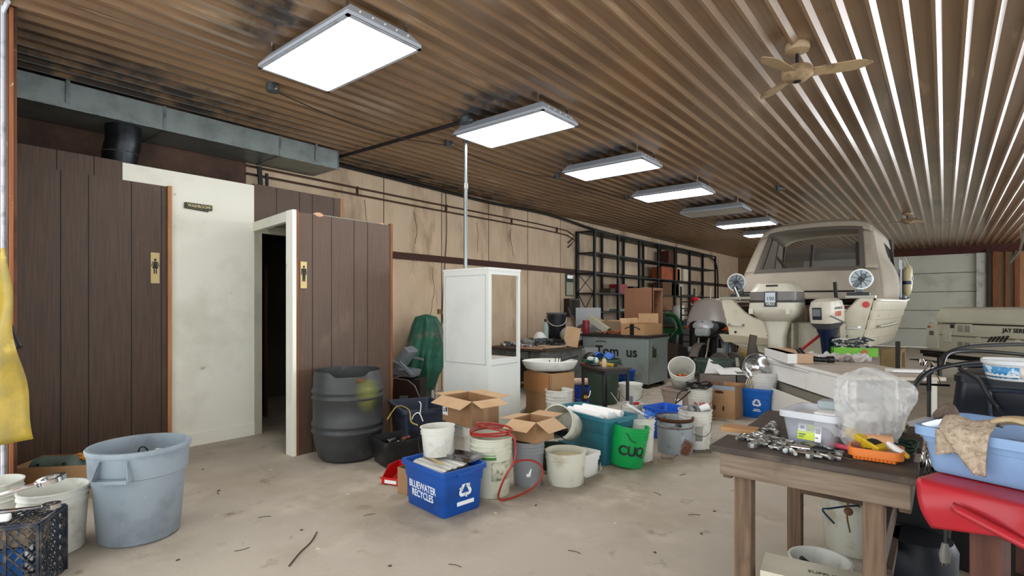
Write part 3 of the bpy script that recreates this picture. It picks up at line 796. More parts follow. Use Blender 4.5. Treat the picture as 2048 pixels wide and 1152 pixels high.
# cardboard box behind with green mat
A = gp(15, 1010); B = gp(180, 985); rz, L = ab(A, B)
A = dp(20, 3.9); B = dp(188, 4.0); rz, L = ab(A, B)
boxA = carton('cardboard_box', 'open cardboard box behind the white bucket at far left', A, rz, L, .36, .25, CARD, (None, None, None, None))
t = thing('padded_roll', 'folded grey green padded roll lying in the left cardboard box', 'padded roll', A + Matrix.Rotation(rz, 4, 'Z') @ Vector((.06, .12, .2)), rz)
mb = MB(); rings = []
for i in range(13):
    s = i / 12; k = 1 + .12 * math.sin(s * 9); e = .35 if i in (0, 12) else 1
    rings.append([(s * .36, .08 * k * e * math.cos(a * PI / 8), .075 * k * e * math.sin(a * PI / 8) + .03 * math.sin(s * 3)) for a in range(16)])
part('body', mb.loft(rings), mat('#5e6e66', .6, dirt=('#46544e', 6, .5, .7)), t)
mb = MB()
for x_ in (.1, .27): mb.at((x_, -.085, .06), (PI / 2, 0, 0)).cyl(.009, 0, .01, 10)
part('eyelet', mb, BLACK, t)
mb = MB()
for k in range(6): mb.at((0, 0, 0), (0, .3, 0)).box(k * .016, 0, 0, k * .016 + .012, .09, .012)
solo('orange_brush', mb, mat('#d98a2e', .5), 'orange ribbed plastic piece at the right end of the left cardboard box', 'plastic piece', A + Matrix.Rotation(rz, 4, 'Z') @ Vector((L - .2, .1, .29)), rz)
part('box_fill', MB().box(.01, .01, .05, L - .01, .35, .19), mat('#3a3430', .8), boxA)

# yellow tarp
t = None
c = dp(8, 2.75)
def tarpfn(u, v):
    zt = 1.75 - 1.02 * v
    wd = .10 + .26 * v ** 1.2
    a = (u - .85)
    x_ = a * wd * 2.2
    y_ = .035 * math.sin(u * 11 + v * 3) * (.4 + v) + .015 * math.sin(v * 13 + u * 5)
    return (x_, y_, zt + .02 * u * v - .10 * (1 - u) * v)
solo('yellow_tarp', MB().patch(tarpfn, 24, 30), mat('#a98e2b', .45, dirt=[('#776d38', 3, .44, .66), ('#4d4624', 5, .58, .74), ('#d8c260', 7, .6, .8)], bump=(12, .8)), 'dirty yellow tarp hanging down at the left picture edge', 'tarp', (c.x, c.y, 0), YAW, solid=.004)
mb = MB().tube([dp(18, 3.0, H + (612 - 650) * 3.0 / F), dp(38, 2.95, H + (612 - 695) * 2.95 / F)], .016, 12, 0)
solo('black_pipe', mb, mat('#2a2a2c', .45), 'short black pipe end sticking out beside the yellow tarp', 'pipe')
solo('tarp_hook', MB().bar(tuple(dp(-10, 3.3, 1.74)), tuple(dp(-8, 2.75, 1.74)), .02, .02), DKSTEEL, 'steel arm that holds the yellow tarp', 'hook')

# ------------------------------------------------------------------ black barrel
p, r, h = fr(696, 933, 738, 144)
t = thing('plastic_barrel', 'cut open black plastic barrel with a yellow paint stain', 'barrel', p, YAW)
rb = r
BARM = mat('#3c3e3f', .45, dirt=[('#2a2b2c', 2, .5, .75), ('#5c5c58', 6, .6, .8)])
pr = [(rb * .74, 0), (rb * .82, .03), (rb * .93, h * .2), (rb * .965, h * .30), (rb * 1.005, h * .315), (rb * 1.005, h * .345), (rb * .965, h * .36), (rb * .965, h * .375), (rb * 1.005, h * .39), (rb * 1.005, h * .42), (rb * .97, h * .435),
      (rb * .975, h * .68), (rb * 1.005, h * .69), (rb * 1.005, h * .715), (rb * .965, h * .73), (rb * .965, h * .745), (rb * 1.005, h * .76), (rb * 1.005, h * .79), (rb * .97, h * .805), (rb * .95, h * .93)]
n = 96; rings = [[(q * math.cos(2 * PI * j / n), q * math.sin(2 * PI * j / n), z_) for j in range(n)] for q, z_ in pr]
def topz(j):
    a = 360 * j / n; d = abs((a - 290 + 180) % 360 - 180)
    if d < 24: return h * .945
    if d < 36: return h * (.945 + .05 * (d - 24) / 12)
    return h * .995
rings.append([(rb * .92 * math.cos(2 * PI * j / n), rb * .92 * math.sin(2 * PI * j / n), topz(j)) for j in range(n)])
rings.append([(rb * .905 * math.cos(2 * PI * j / n), rb * .905 * math.sin(2 * PI * j / n), topz(j)) for j in range(n)])
rings.append([(rb * .92 * math.cos(2 * PI * j / n), rb * .92 * math.sin(2 * PI * j / n), h * .7) for j in range(n)])
rings.append([(rb * .7 * math.cos(2 * PI * j / n), rb * .7 * math.sin(2 * PI * j / n), .03) for j in range(n)])
part('body', MB().loft(rings), BARM, t, smooth=50)
ym = mat('#a2a83a', .5, dirt=[('#3c3e3f', 4, .42, .62)])
def fn(u, v):
    a = math.radians(294 + 50 * u); 
    # follow profile
    zz = h * (.55 + .36 * v); q = rb * (1.009 if zz > h * .70 and zz < h * .82 else (.98 if zz < h * .70 else .968))
    return (q * math.cos(a), q * math.sin(a), zz)
stain = mat('#8f9440', .5, name='yellow_overspray')
nt = stain.node_tree; b_ = nt.nodes['Principled BSDF']; tc = nt.nodes.new('ShaderNodeTexCoord'); sp = nt.nodes.new('ShaderNodeTexGradient'); sp.gradient_type = 'SPHERICAL'
mpg = nt.nodes.new('ShaderNodeMapping'); cc = (rb * math.cos(math.radians(322)), rb * math.sin(math.radians(322)), h * .76)
mpg.inputs['Location'].default_value = (-cc[0] / .15, -cc[1] / .15, -cc[2] / .2); mpg.inputs['Scale'].default_value = (1 / .15, 1 / .15, 1 / .2)
nn = nt.nodes.new('ShaderNodeTexNoise'); nn.inputs['Scale'].default_value = 9
mm = nt.nodes.new('ShaderNodeMath'); mm.operation = 'MULTIPLY'; m3 = nt.nodes.new('ShaderNodeMath'); m3.operation = 'MULTIPLY'; m3.inputs[1].default_value = 1.5; m3.use_clamp = True
nt.links.new(tc.outputs['Object'], mpg.inputs[0]); nt.links.new(mpg.outputs[0], sp.inputs[0]); nt.links.new(tc.outputs['Object'], nn.inputs[0])
nt.links.new(sp.outputs['Fac'], mm.inputs[0]); nt.links.new(nn.outputs[0], mm.inputs[1]); nt.links.new(mm.outputs[0], m3.inputs[0]); nt.links.new(m3.outputs[0], b_.inputs['Alpha'])
part('yellow_overspray', MB().patch(fn, 16, 20), stain, t, label='yellow green sprayed paint patch')
part('rust_patch', MB().patch(lambda u, v: (rb * .955 * math.cos(math.radians(300 + 18 * u)), rb * .955 * math.sin(math.radians(300 + 18 * u)), h * (.88 + .05 * v)), 6, 1), mat('#5b3a26', .8), t, solid=.002)

# ------------------------------------------------------------------ totes left of centre
A = gp(790, 888); B = dp(884, 4.95); A = dp(779, 5.68); B = dp(808, 5.12); rz, L = ab(A, B)
navyt = tote('storage_tote', 'open dark navy storage tote behind the black bin', A, rz, L + .02, .44, .44, mat('#2c3444', .4, dirt=('#4a5262', 6, .5, .8)), cat='plastic bin')
mb = MB().tube([gp(775, 838, .42), gp(795, 812, .44), gp(818, 820, .44), gp(822, 843, .40), gp(835, 850, .40)], .006, 6)
solo('yellow_wire', mb, mat('#b39e4a', .5), 'yellow wire draped over rim of the dark navy tote', 'wire')
mb = MB().tube([dp(840, 5.1, .40), dp(842, 5.1, .5), dp(838, 5.1, .53)], .005, 6)
mb.tube([dp(846, 5.0, .36), dp(838, 5.0, .44), dp(828, 5.0, .42), dp(824, 5.0, .38)], .005, 6)
solo('white_wire', mb, WHITE, 'bits of white wire sticking up from the navy tote', 'wire')
A = gp(752, 925); B = gp(842, 920, 0); A = dp(746, 4.85); B = dp(842, 4.35); rz, L = ab(A, B)
A = dp(738, 4.95); B = dp(800, 4.42); rz, L = ab(A, B); L = .36
blk = tote('black_bin', 'black plastic bin of metal scrap in front of the navy tote', A, rz, .37, .40, .24, BLACKP, taper=.85, cat='plastic bin', handles=False, ribs=False)
Rk = Matrix.Rotation(rz, 4, 'Z')
blkA = A
RUST = mat('#7a4a33', .7, .2, dirt=('#a8876b', 9, .5, .7))
part('bin_fill', MB().box(.04, .04, .02, .33, .36, .14), mat('#2d2622', .9), blk)
pts = []
for k in range(9):
    pts.append((A + Rk @ Vector((rnd.uniform(.14, .30), rnd.uniform(.08, .30), .15 + .006 * k)), rnd.uniform(0, 6)))
def mkp(i): return part('pipe_fitting', MB().at((0, 0, 0), (0, PI / 2, 0)).lathe([(.014, 0), (.02, 0), (.02, .02), (.015, .02), (.015, .08 + .02 * i), (.011, .08 + .02 * i), (.011, .0)], 12), RUST if i < 2 else STEEL)
scatter('pipe_fitting', 'rusty pipe fitting lying in the black bin', 'pipe fitting', RUST, pts, mkp, 'rusty fittings in the black bin')

# red parts bin
A = gp(765, 975); B = gp(792, 980); rz, L = ab(A, B)
A = gp(763, 968); rz = YAW - .35
t = thing('parts_bin', 'small red open fronted parts bin beside the blue recycling box', 'parts bin', A, rz)
W_ = .17; D_ = .26; Hh = .13; T = .006
mb = MB(); mb.box(0, 0, 0, W_, D_, T).box(0, 0, 0, W_, T, .05).box(0, D_ - T, 0, W_, D_, Hh)
for x_ in (0, W_ - T): mb.prism([(0, 0), (D_, 0), (D_, Hh), (.1, Hh), (0, .05)], x_, x_ + T, 'x')
part('body', mb, mat('#c01a1c', .35), t, bevel=.002)
part('front_lip', MB().at((0, -.004, .045)).box(-.004, -.01, 0, W_ + .004, .012, .012), mat('#c01a1c', .35), t, bevel=.003)
part('paper_label', MB().box(.03, -.003, .012, W_ - .03, -.001, .04), WHITE, t)
t2 = thing('screwdriver', 'black handled screwdriver leaning in the red parts bin', 'screwdriver', A + Matrix.Rotation(rz, 4, 'Z') @ Vector((.07, .05, .035)), (0, math.radians(-35), rz + 1.0))
part('shaft', MB().at((0, 0, 0), (0, PI / 2, 0)).cyl(.004, 0, .16, 8), CHROME, t2)
part('handle', MB().at((0, 0, 0), (0, PI / 2, 0)).lathe([(.008, -.08), (.013, -.07), (.013, -.02), (.007, 0)], 10), BLACK, t2)
carton('cardboard_box', 'low cardboard scrap between red parts bin and blue recycling box', gp(795, 985), YAW - .7, .12, .1, .2, CARD2, None)

# ------------------------------------------------------------------ blue recycling box (front)
A = gp(808, 1004); B = gp(887, 1043); rz, L = ab(A, B); h = .325
t = tote('recycling_box', 'front blue recycling box filled with white blind slats', A, rz, L, .36, h, BLUEBIN, taper=.93, lip=.02, rad=.035, cat='recycling box')
tl = (1 - .93) / 2
slant = math.atan2(L * tl, h) 
WT = mat('#e8edf2', .5)
text('BLUEWATER', .072, t, (L * .47, .0035, .165), (PI / 2 + .045, 0, 0), WT, .001, bold=.0009, xs=.80)
text('RECYCLES', .072, t, (L * .47, .0065, .105), (PI / 2 + .045, 0, 0), WT, .001, bold=.0009, xs=.80)
o = recycle(t, .135, (L - .0025, .19, .17), (PI / 2 + .02, 0, PI / 2), WT)
o.location.x = L - .0035
part('white_bar', MB().box(0, 0, 0, .001, .15, .028), WT, t).location = (L - .0075, .12, .065)
RB = Matrix.Rotation(rz, 4, 'Z'); rbA = A
def rl(x, y, z): return rbA + RB @ Vector((x, y, z))
pts = []
SL = mat('#e4e4e0', .35); 
def mks(i):
    return part('blind_slat', MB().loft([[(x_, y_, .004 - abs(y_) * .12 + z_) for y_, z_ in ((-.014, 0), (0, .002), (.014, 0), (.014, .002), (0, .004), (-.014, .002))] for x_ in (-.19, .19)]), SL if i < 2 else mat('#b9b9ae', .4))
for k in range(13): pts.append((rl(.235 + rnd.uniform(-.012, .012), .05 + k * .017, h - .03 + .004 * (k % 3) + .02 * (k / 13)), rz + rnd.uniform(-.06, .06)))
scatter('blind_slat', 'white blind slat lying in the front blue recycling box', 'blind slat', SL, pts, mks, 'white slats in the front blue recycling box')
part('paper_stack', MB().box(.03, .03, .03, L - .03, .33, h - .045), mat('#a9a594', .8), t)
solo('tan_slat', MB().box(-.15, -.014, 0, .15, .014, .006), mat('#b39b6a', .5), 'tan wooden slat lying on the white slats', 'slat', rl(.2, .12, h + .006), rz - .15, bevel=.003)
# metal bracket with dirt
t3 = thing('steel_channel', 'galvanized steel channel resting on the blue recycling box rim', 'steel channel', rl(.20, .2, h + .006), rz + .25)
mb = MB().box(0, 0, 0, .26, .15, .004).box(0, 0, 0, .26, .004, .03).box(0, .146, 0, .26, .15, .03)
part('channel', mb, mat('#a9abab', .3, .9, dirt=('#5b4b3c', 7, .45, .6)), t3)
mb = MB()
for x_, y_ in ((.2, .05), (.23, .1), (.16, .11)): mb.at((x_, y_, .004)).cyl(.01, 0, .001, 12)
part('hole', mb, BLACK, t3)
mb = MB(); 
for k in range(4): mb.at((.262, .03 + k * .03, .015), (0, PI / 2, 0)).cyl(.01, -.01, .004, 10)
part('bolt', mb, STEEL, t3)
# white bucket standing on it
p0 = rl(.13, .22, h + .012)
tb = bucket(p0, .125, .215, WHITEB, 'white pail standing on top of the front blue recycling box', rb=.112, rz=rz + .3, tilt=(0, math.radians(-3)), handle=None, ribs=(.78, .86))
mb = MB().tube([(-.135, 0, .185), (-.115, -.09, .10), (-.05, -.135, .0)], .003, 6)
part('handle', mb, BLACK, tb)

# ------------------------------------------------------------------ buckets with cartons
p, r, h = fr(957, 893, 832, 58)
h = .37; p.z = 0
UB = bucket(dp(957, 4.86), .145, .37, WHITEB, 'white bucket under the left open cardboard carton', handle=None)
curved_text('TO', .05, UB, .14, .2, 300, mat('#20303f', .5))
A = dp(886, 5.0, .375); B = dp(945, 4.72, .375); rz, L = ab(A, B)
A = dp(885, 4.98, .375); B = dp(944, 4.62, .375); rz, L = ab(A, B)
cA = carton('cardboard_box', 'open cardboard carton with white shipping label on a white bucket', A, rz, L, .30, .235, CARD2, (-24, -16, 4, 0), fl=.14)
part('shipping_label', MB().box(.005, -.002, .06, .09, -.0005, .19), PAPER, cA)
part('label_print', MB().box(.015, -.003, .09, .05, -.002, .10).box(.015, -.003, .11, .06, -.002, .115).box(.015, -.003, .15, .04, -.002, .17).box(.06, -.003, .09, .08, -.002, .13), BLACK, cA)
part('tape', MB().box(L * .6, -.002, 0, L * .75, -.0005, .23) if False else MB().box(L + .0005, .12, 0, L + .002, .18, .234), mat('#a88762', .3), cA)

p, r, h = fr(1056, 978, 884, 64)
gb = bucket(p, r * 1.02, .36, mat('#868a8d', .3, dirt=('#9fa3a5', 6, .55, .8)), 'glossy grey bucket under the right open cardboard carton', handle=None, rz=YAW)
part('drip', MB().prism([(-.01, .0), (.016, .006), (.02, .03), (.026, .07), (.018, .066), (.0, .03), (-.02, .02)], -.002, 0, 'y'), WHITE, gb).location = (.0, -r * .93, .09)
gbz = p.z + .36; gbp = p
A = Vector((p.x, p.y, .362)) + Matrix.Rotation(YAW, 4, 'Z') @ Vector((-.155, -.10, 0)); rz = YAW + math.radians(-12)
A = Vector((p.x, p.y, .362)) + Matrix.Rotation(YAW, 4, 'Z') @ Vector((-.13, -.02, 0)); rz = YAW - math.radians(38)
carton('cardboard_box', 'small open cardboard carton on the glossy grey bucket', A, rz, .24, .25, .17, CARD2, (-24, -30, 4, -6), fl=.14)

p, r, h = fr(982, 1001, 870, 84)
hb = bucket(p, r, h, mat('#cfd0bd', .45, dirt=[('#a39a78', 6, .5, .8), ('#69a24a', 3.2, .64, .68)]), 'stained white bucket with a green label and red hose on it', rz=YAW + .2, handle=None)
label_patch(hb, r * .9, r * .95, h * .3, h * .62, 262, 330, mat('#c9cbb4', .5, dirt=('#8d9178', 30, .5, .6)))
label_patch(hb, r * .965, r * .975, h * .66, h * .74, 235, 275, mat('#4f8f3f', .5), name='green_label')
part('fill', MB().lathe([(r * .9, h * .82), (r * .9, h * .83), (.05, h * .88), (.001, h * .89)], 24), mat('#3a312a', .8, dirt=('#d5d2c2', 30, .5, .6), bump=(60, 1)), hb)
hc = p
# red hose: coil on the bucket, loop on floor
pts = []
for k in range(22):
    a = k * 2 * PI / 9 + 1; q = r * (1.02 - .012 * (k % 5))
    pts.append((p.x + q * math.cos(a), p.y + q * math.sin(a), h + .012 + .006 * math.sin(k * 1.3) + .002 * k))
G = lambda px, py, hh_: gp(px, py, hh_)
K = lambda px, py, z_: dp(px, z_, max(.009, H - (py - HY) * z_ / F))
pts += [K(1019, 868, 4.0), K(1031, 890, 3.88), K(1028, 922, 3.84), K(1012, 950, 3.82), K(1000, 978, 3.85), K(997, 994, 3.92), K(1006, 1003, 3.93), K(1040, 990, 3.98), K(1068, 974, 4.02), K(1084, 952, 4.05), K(1082, 932, 4.06), K(1064, 921, 4.03), K(1042, 921, 4.0), K(1028, 926, 3.97)]
solo('red_hose', MB().tube(pts, .0075, 8, 4), mat('#9c2a22', .4), 'red air hose coiled on the stained bucket and looping to the floor', 'hose')
mb = MB().tube([G(972, 930, .2), G(950, 925, .24), (p.x - r * .9, p.y - .05, h * .8)], .007, 6)

p, r, h = fr(1131, 978, 900, 80)
fb = bucket(p, r, h, DIRTYW, 'short paint stained white pail at front of the bucket row', rz=YAW + .9, handle=None, rb=r * .9, ribs=(.78, .87), inside=(mat('#c6b892', .6, dirt=('#e7e4d8', 8, .5, .6)), .8))
A = gp(1164, 962); B = gp(1199, 948); rz, L = ab(A, B)
sq = tote('square_pail', 'small square white pail right of the short stained pail', A, rz, L, .17, .2, WHITEP2, taper=.93, rad=.02, cat='pail', handles=False, lip=.008)
part('handle', MB().tube([(0, -.005, .12), (.03, -.012, .02), (L - .01, -.012, .03), (L + .008, 0, .1)], .003, 6), STEEL, sq)

# tilted bucket of black bolts on a dark green can
pg, rg, hg = Vector(dp(1102, 4.75)), .14, .25
trashcan(pg, .135, .2, mat('#17301f', .5), 'low dark green tub under the tilted nail bucket', YAW, handle_a=())
tb = bucket(dp(1118, 4.78, .24), .15, .30, DIRTYW, 'tilted white bucket of black nails between teal tote and cartons', rz=0, tilt=(0, 0), handle=None)
d = (cw(-.45, -.80, .32)).normalized(); tb.rotation_euler = d.to_track_quat('Z', 'Y').to_euler(); tb.location = dp(1113, 4.66, .43) - d * .30
NAIL = mat('#26282a', .35, .7)
def pile(name, label, loc, n, size, spread, m, parent=None, long=True, z=.03, cat='scrap', single=True):
    mb = MB(); r3 = random.Random(hash(label) % 1000 if False else len(label))
    for k in range(n):
        x_, y_ = r3.gauss(0, spread * .45), r3.gauss(0, spread * .45)
        x_ = max(-spread, min(spread, x_)); y_ = max(-spread, min(spread, y_))
        zz = r3.uniform(0, z) * (1 - (x_ * x_ + y_ * y_) / (2.2 * spread * spread))
        mb.at((x_, y_, zz), (r3.uniform(-.6, .6), r3.uniform(-.6, .6), r3.uniform(0, 6)))
        s = size * r3.uniform(.6, 1.2)
        if long: mb.box(-s, -s * .07, -s * .07, s, s * .07, s * .07)
        else: mb.box(-s * .5, -s * .4, -s * .25, s * .5, s * .4, s * .25)
    if parent: return part(name, mb, m, parent, kind='stuff')
    o = solo(name, mb, m, label, cat, loc); o['kind'] = 'stuff'; return o
mb = MB(); pl = pile('nail', 'mass of black nails spilling in the tilted bucket', (0, 0, 0), 160, .04, .09, NAIL, z=.05, cat='nails')
pl.location = tb.location + d * .25 + Vector((0, 0, -.10))
# teal tote with paper rolls
A = gp(1108, 908); B = gp(1212, 928); A = dp(1104, 5.35); B = dp(1213, 4.72); rz, L = ab(A, B)
TEAL = mat('#2f7383', .4, dirt=('#275f6e', 5, .5, .8))
tt = tote('storage_tote', 'teal storage tote holding white paper rolls', A, rz, L, .38, .44, TEAL, taper=.86, lip=.022, cat='plastic bin')
tf = thing('filler', 'x', 'x') if False else None
part('paper_wad', MB().box(L * .12, .06, .05, L * .88, .32, .40), mat('#e8e8e4', .7), tt)
RT = Matrix.Rotation(rz, 4, 'Z')
def mkr(i): return part('paper_roll', MB().at((0, 0, 0), (0, PI / 2, 0)).lathe([(.02, -.24), (.032, -.24), (.032, .24), (.02, .24)], 14), mat('#f4f4f2', .7))
scatter('paper_roll', 'white paper roll lying in the teal tote', 'paper roll', WHITE, [(A + RT @ Vector((L * .5 + (k % 2) * .03, .09 + .068 * k, .42 + .012 * (k % 2))), rz + .05 * (k - 1)) for k in range(4)], mkr, 'paper rolls in the teal tote')
bucket(dp(1118, 6.1), .155, .49, WHITEB, 'white bucket behind the left end of the teal tote', handle=None, inside=(mat('#1e6f8c', .3), .88))

# green bucket tilted
p, r, h = fr(1252, 942, 842, 76)
g = bucket(p + Vector((0, 0, .012)), r, .36, mat('#0fa04f', .35, dirt=('#0b8a44', 5, .55, .8)), 'bright green bucket with black hand painted letters', rb=r * .86, tilt=(0, math.radians(7), 0)[:2], rz=YAW, handle=None)
GL = mat('#14231a', .5)
for s, a in (('C', 240), ('U', 269), ('Q', 298)): curved_text(s, .115, g, r * .935, .15, a, GL, bold=.004)
part('handle', MB().tube([(.02, -r - .012, .24), (-.03, -r - .01, .26), (-.07, -r * .88, .31), (-r, 0, .33)], .0035, 6), mat('#3b3b3b', .4, .8), g)
wm = MB(); r3 = random.Random(4)
for k in range(26):
    a = r3.uniform(0, 6.3); q = r3.uniform(.02, r * .8); pt = Vector((q * math.cos(a), q * math.sin(a), .24)); 
    wm.tube([pt, pt + Vector((r3.uniform(-.04, .04), r3.uniform(-.04, .04), r3.uniform(.03, .1)))], .0025, 5, 0)
part('metal_rods', wm, mat('#8b9a8e', .3, .8), g, kind='stuff')
part('contents', MB().lathe([(r * .88, .24), (r * .88, .245)], 24), mat('#1c6b3e', .6), g)

p, r, h = fr(1281, 926, 832, 56)
wb = bucket(p, r, .40, WHITEB, 'tall white bucket with cloth and white tray behind green bucket', handle=None, rz=YAW, inside=(mat('#b7c3cc', .6), .85))
p1 = p
solo('white_tray', MB().at((0, 0, 0)).loft([rr(.3, .10, .03, 0), rr(.32, .12, .04, .02), rr(.31, .11, .04, .02), rr(.29, .09, .03, .004)]), WHITE, 'long white tray stuck slanting into the tall white bucket', 'tray', (p.x, p.y, .43), (0, math.radians(32), YAW + .1))
mb = MB().patch(lambda u, v: ((u - .5) * .12, (v - .5) * .12, .04 + .03 * math.sin(u * 7) * math.cos(v * 6)), 10, 10)
solo('blue_rag', mb, mat('#2a66c0', .6), 'crumpled blue rag in the tall white bucket behind green bucket', 'rag', (p.x + .06, p.y + .03, .39), 0, solid=.004)
# small white tub of tools behind
p, r, h = fr(1262, 866, 806, 46)
bucket(p, r, h, WHITEP, 'white tub of tools behind the tall bucket', handle=None, rz=YAW, inside=(mat('#5a4c44', .8), .85), ribs=(.9,))
toolp = p; th_ = h
t = thing('caliper', 'pale plastic strip tool leaning out of the white tool tub', 'tool', p + Vector((-.07, -.05, h)), 0)
part('blade', MB().bar((0, 0, -.08), (-.12, -.08, .12), .02, .006), mat('#c9c6b4', .5), t)
t = thing('grey_tool', 'small grey block tool standing in the white tool tub', 'tool', p + Vector((0, 0, h - .04)), YAW)
part('block', MB().box(-.015, -.015, -.02, .02, .015, .12), mat('#6d7278', .4), t, bevel=.004)
part('red_cap', MB().box(.03, -.02, .0, .09, .02, .05), RED, t, bevel=.004)
# blue bucket & white pail with lid
p, r, h = fr(1261, 842, 766, 46)
lb = bucket(p, r, .44, WHITEB, 'white bucket with its lid on behind the tool tub', rz=YAW, ribs=(.84, .9))
part('bucket_lid', MB().lathe([(r + .01, .43), (r + .012, .455), (r - .01, .46), (r - .02, .452)], 32), WHITEB, lb)
p, r, h = fr(1253, 800, 740, 36)
bb = bucket(p, r, h, mat('#17458f', .3), 'dark blue lidded bucket in front of the graffiti cabinet', rz=YAW, handle=None, ribs=(.3, .6, .75, .9))
part('bucket_lid', MB().lathe([(r + .008, h - .01), (r + .01, h + .012), (.02, h + .02)], 28), mat('#1a55a8', .3), bb)

# blue bin behind the rusty can
A = gp(1292, 872); B = dp(1358, 5.5); A = dp(1288, 5.9); rz, L = ab(A, B)
tote('blue_bin', 'bright blue recycling bin behind the rusty metal pail', A, rz, L, .34, .34, mat('#1258c4', .35), taper=.9, cat='recycling box')
# rusty can
p, r, h = fr(1350, 912, 833, 74)
t = thing('metal_pail', 'rusty paint splashed steel pail at the right of the bucket row', 'pail', p, YAW)
RUSTY = mat('#97a0a3', .5, .35, dirt=[('#6b4127', 4.2, .52, .6), ('#3e281b', 7, .58, .7), ('#c9cfd2', 9, .6, .7)])
part('body', MB().lathe([(r * .95, 0), (r * .96, h * .03), (r * .965, h * .72), (r * 1.0, h * .73), (r * 1.0, h * .76), (r * .97, h * .77), (r * .97, h * .96), (r * 1.01, h * .97), (r * 1.01, h), (r * .97, h), (r * .95, h * .97), (r * .93, .02)], 44), RUSTY, t, smooth=50)
part('rusty_rim', MB().lathe([(r * .975, h * .90), (r * 1.015, h * .965), (r * 1.018, h * 1.003), (r * .965, h * 1.003), (r * .945, h * .6)], 44, cap0=False, cap1=False), mat('#4a2a1a', .75, dirt=('#744427', 8, .5, .65)), t, smooth=50, solid=.002)
part('plug', MB().at((-.005, -r * 1.0, h * .84), (PI / 2, 0, 0)).lathe([(.016, -.01), (.016, .006), (.01, .008)], 14), DKSTEEL, t)
part('rust_band', MB().lathe([(r * .985, h * .73), (r * 1.006, h * .735), (r * 1.006, h * .755), (r * .985, h * .765)], 44), mat('#5c3c28', .7), t)
p, r, h = fr(1390, 903, 818, 68)
hb = bucket(p, r, h, WHITEB, 'white bucket with wire bail and grey tape roll in it', rz=YAW + .3, handle=None, inside=(mat('#75706a', .7), .85))
label_patch(hb, r * .9, r * .95, h * .25, h * .62, 235, 262, mat('#9b9a92', .5), name='grey_label')
part('handle', MB().tube([(-r * .9, -r * .5, h * .5), (-r * .3, -r - .01, h * .38), (r * .4, -r * .98, h * .5), (r * .9, -r * .4, h * .86)], .003, 6), DKSTEEL, hb)
t = thing('tape_roll', 'grey roll of duct tape in the white wire handled bucket', 'tape roll', p + Vector((-.02, -.0, h - .01)), (PI / 2 - .4, 0, YAW + .3))
part('tape', MB().loft([[(q * math.cos(a * PI / 16), q * math.sin(a * PI / 16), z_) for a in range(32)] for q, z_ in ((.055, -.025), (.055, .025), (.036, .025), (.036, -.025))], loop=True), mat('#8a8f94', .3, .4), t)
solo('white_cylinder', MB().at((0, 0, 0), (0, 1.2, 0)).cyl(.035, 0, .1, 16), PAPER, 'short white cardboard tube beside the duct tape roll', 'tube', p + Vector((.03, .05, h - .01)), YAW)
# square wire frame on floor
A = gp(1378, 905, .01)
t = thing('wire_rack', 'flat steel wire frame lying on floor beside rusty pail', 'frame', A, YAW + .5)
mb = MB()
for a, b_ in (((0, 0), (.2, -.1)), ((.2, -.1), (.26, .02)), ((.26, .02), (.05, .1)), ((.05, .1), (0, 0)), ((.07, -.03), (.12, .07)), ((.03, .05), (.23, -.04))): mb.bar((a[0], a[1], 0), (b_[0], b_[1], 0), .008, .008)
part('frame', mb, mat('#6b6258', .4, .6), t)
part('wire', MB().tube([(0, 0, 0), (-.15, .0, 0), (-.28, -.06, 0), (-.36, .0, 0), (-.3, .06, 0)], .003, 5), DKSTEEL, t)

# beige tote with tilted bucket of copper bits
A = gp(1320, 818); B = gp(1374, 834); rz, L = ab(A, B)
A = dp(1321, 7.15); B = dp(1377, 6.75); rz, L = ab(A, B)
bt = tote('storage_tote', 'dusty beige storage tote under the tilted copper bucket', A, rz, L, .42, .36, mat('#9c8b82', .45, dirt=('#b6a8a0', 6, .5, .8)), cat='plastic bin')
part('paper_label', MB().box(L * .55, -.006, .08, L * .8, -.003, .24), PAPER, bt)
part('fill', MB().box(.05, .05, .03, L - .05, .37, .3), mat('#7d7068', .8), bt)
tb = bucket(dp(1362, 7.2, .37), .165, .36, WHITEB, 'white bucket tipped toward the camera with copper bits on beige tote', handle=None)
d = cw(-.25, -.62, .62).normalized(); tb.rotation_euler = d.to_track_quat('Z', 'Y').to_euler(); tb.location = dp(1366, 7.1, .42)
cp = pile('copper_fitting', 'small copper bits in the tipped white bucket', (0, 0, 0), 60, .035, .08, mat('#a8623c', .35, .7), long=False, z=.04, cat='copper bits')
cp.location = tb.location + d * .29 + Vector((0, 0, -.10))
# white bucket of cables
p, r, h = fr(1400, 845, 785, 50)
cb = bucket(p, r, .4, WHITEB, 'white bucket with red writing and black cables on it', handle=None, rz=YAW)
curved_text('N2X', .12, cb, r * .95, .2, 268, mat('#b8474a', .5)).data.transform(Matrix.Identity(4))
def coil(name, label, loc, r, n, tr, m, hgt=.02, cat='cable', ecc=1.0, rz=0, tails=(), seed=1):
    r3 = random.Random(seed); pts = []
    for k in range(n * 8):
        a = k * PI / 4; q = r * (1 + r3.uniform(-.13, .13))
        pts.append((q * math.cos(a), q * ecc * math.sin(a), r3.uniform(0, hgt)))
    pts += list(tails)
    return solo(name, MB().tube(pts, tr, 6, 3), m, label, cat, loc, rz)
coil('cable', 'tangle of black cable on the bucket with red writing', p + Vector((0, 0, .41)), .15, 4, .008, BLACK, .06, tails=[(-.2, -.12, -.05), (-.24, -.2, -.2), (-.3, -.15, -.3)], seed=3)
solo('cable', MB().tube([dp(1390, 6.75, .42), dp(1365, 6.6, .3), dp(1342, 6.5, .2), dp(1337, 6.45, .1), dp(1340, 6.4, .02)], .009, 6), BLACK, 'black cable hanging down in front of the beige tote', 'cable')
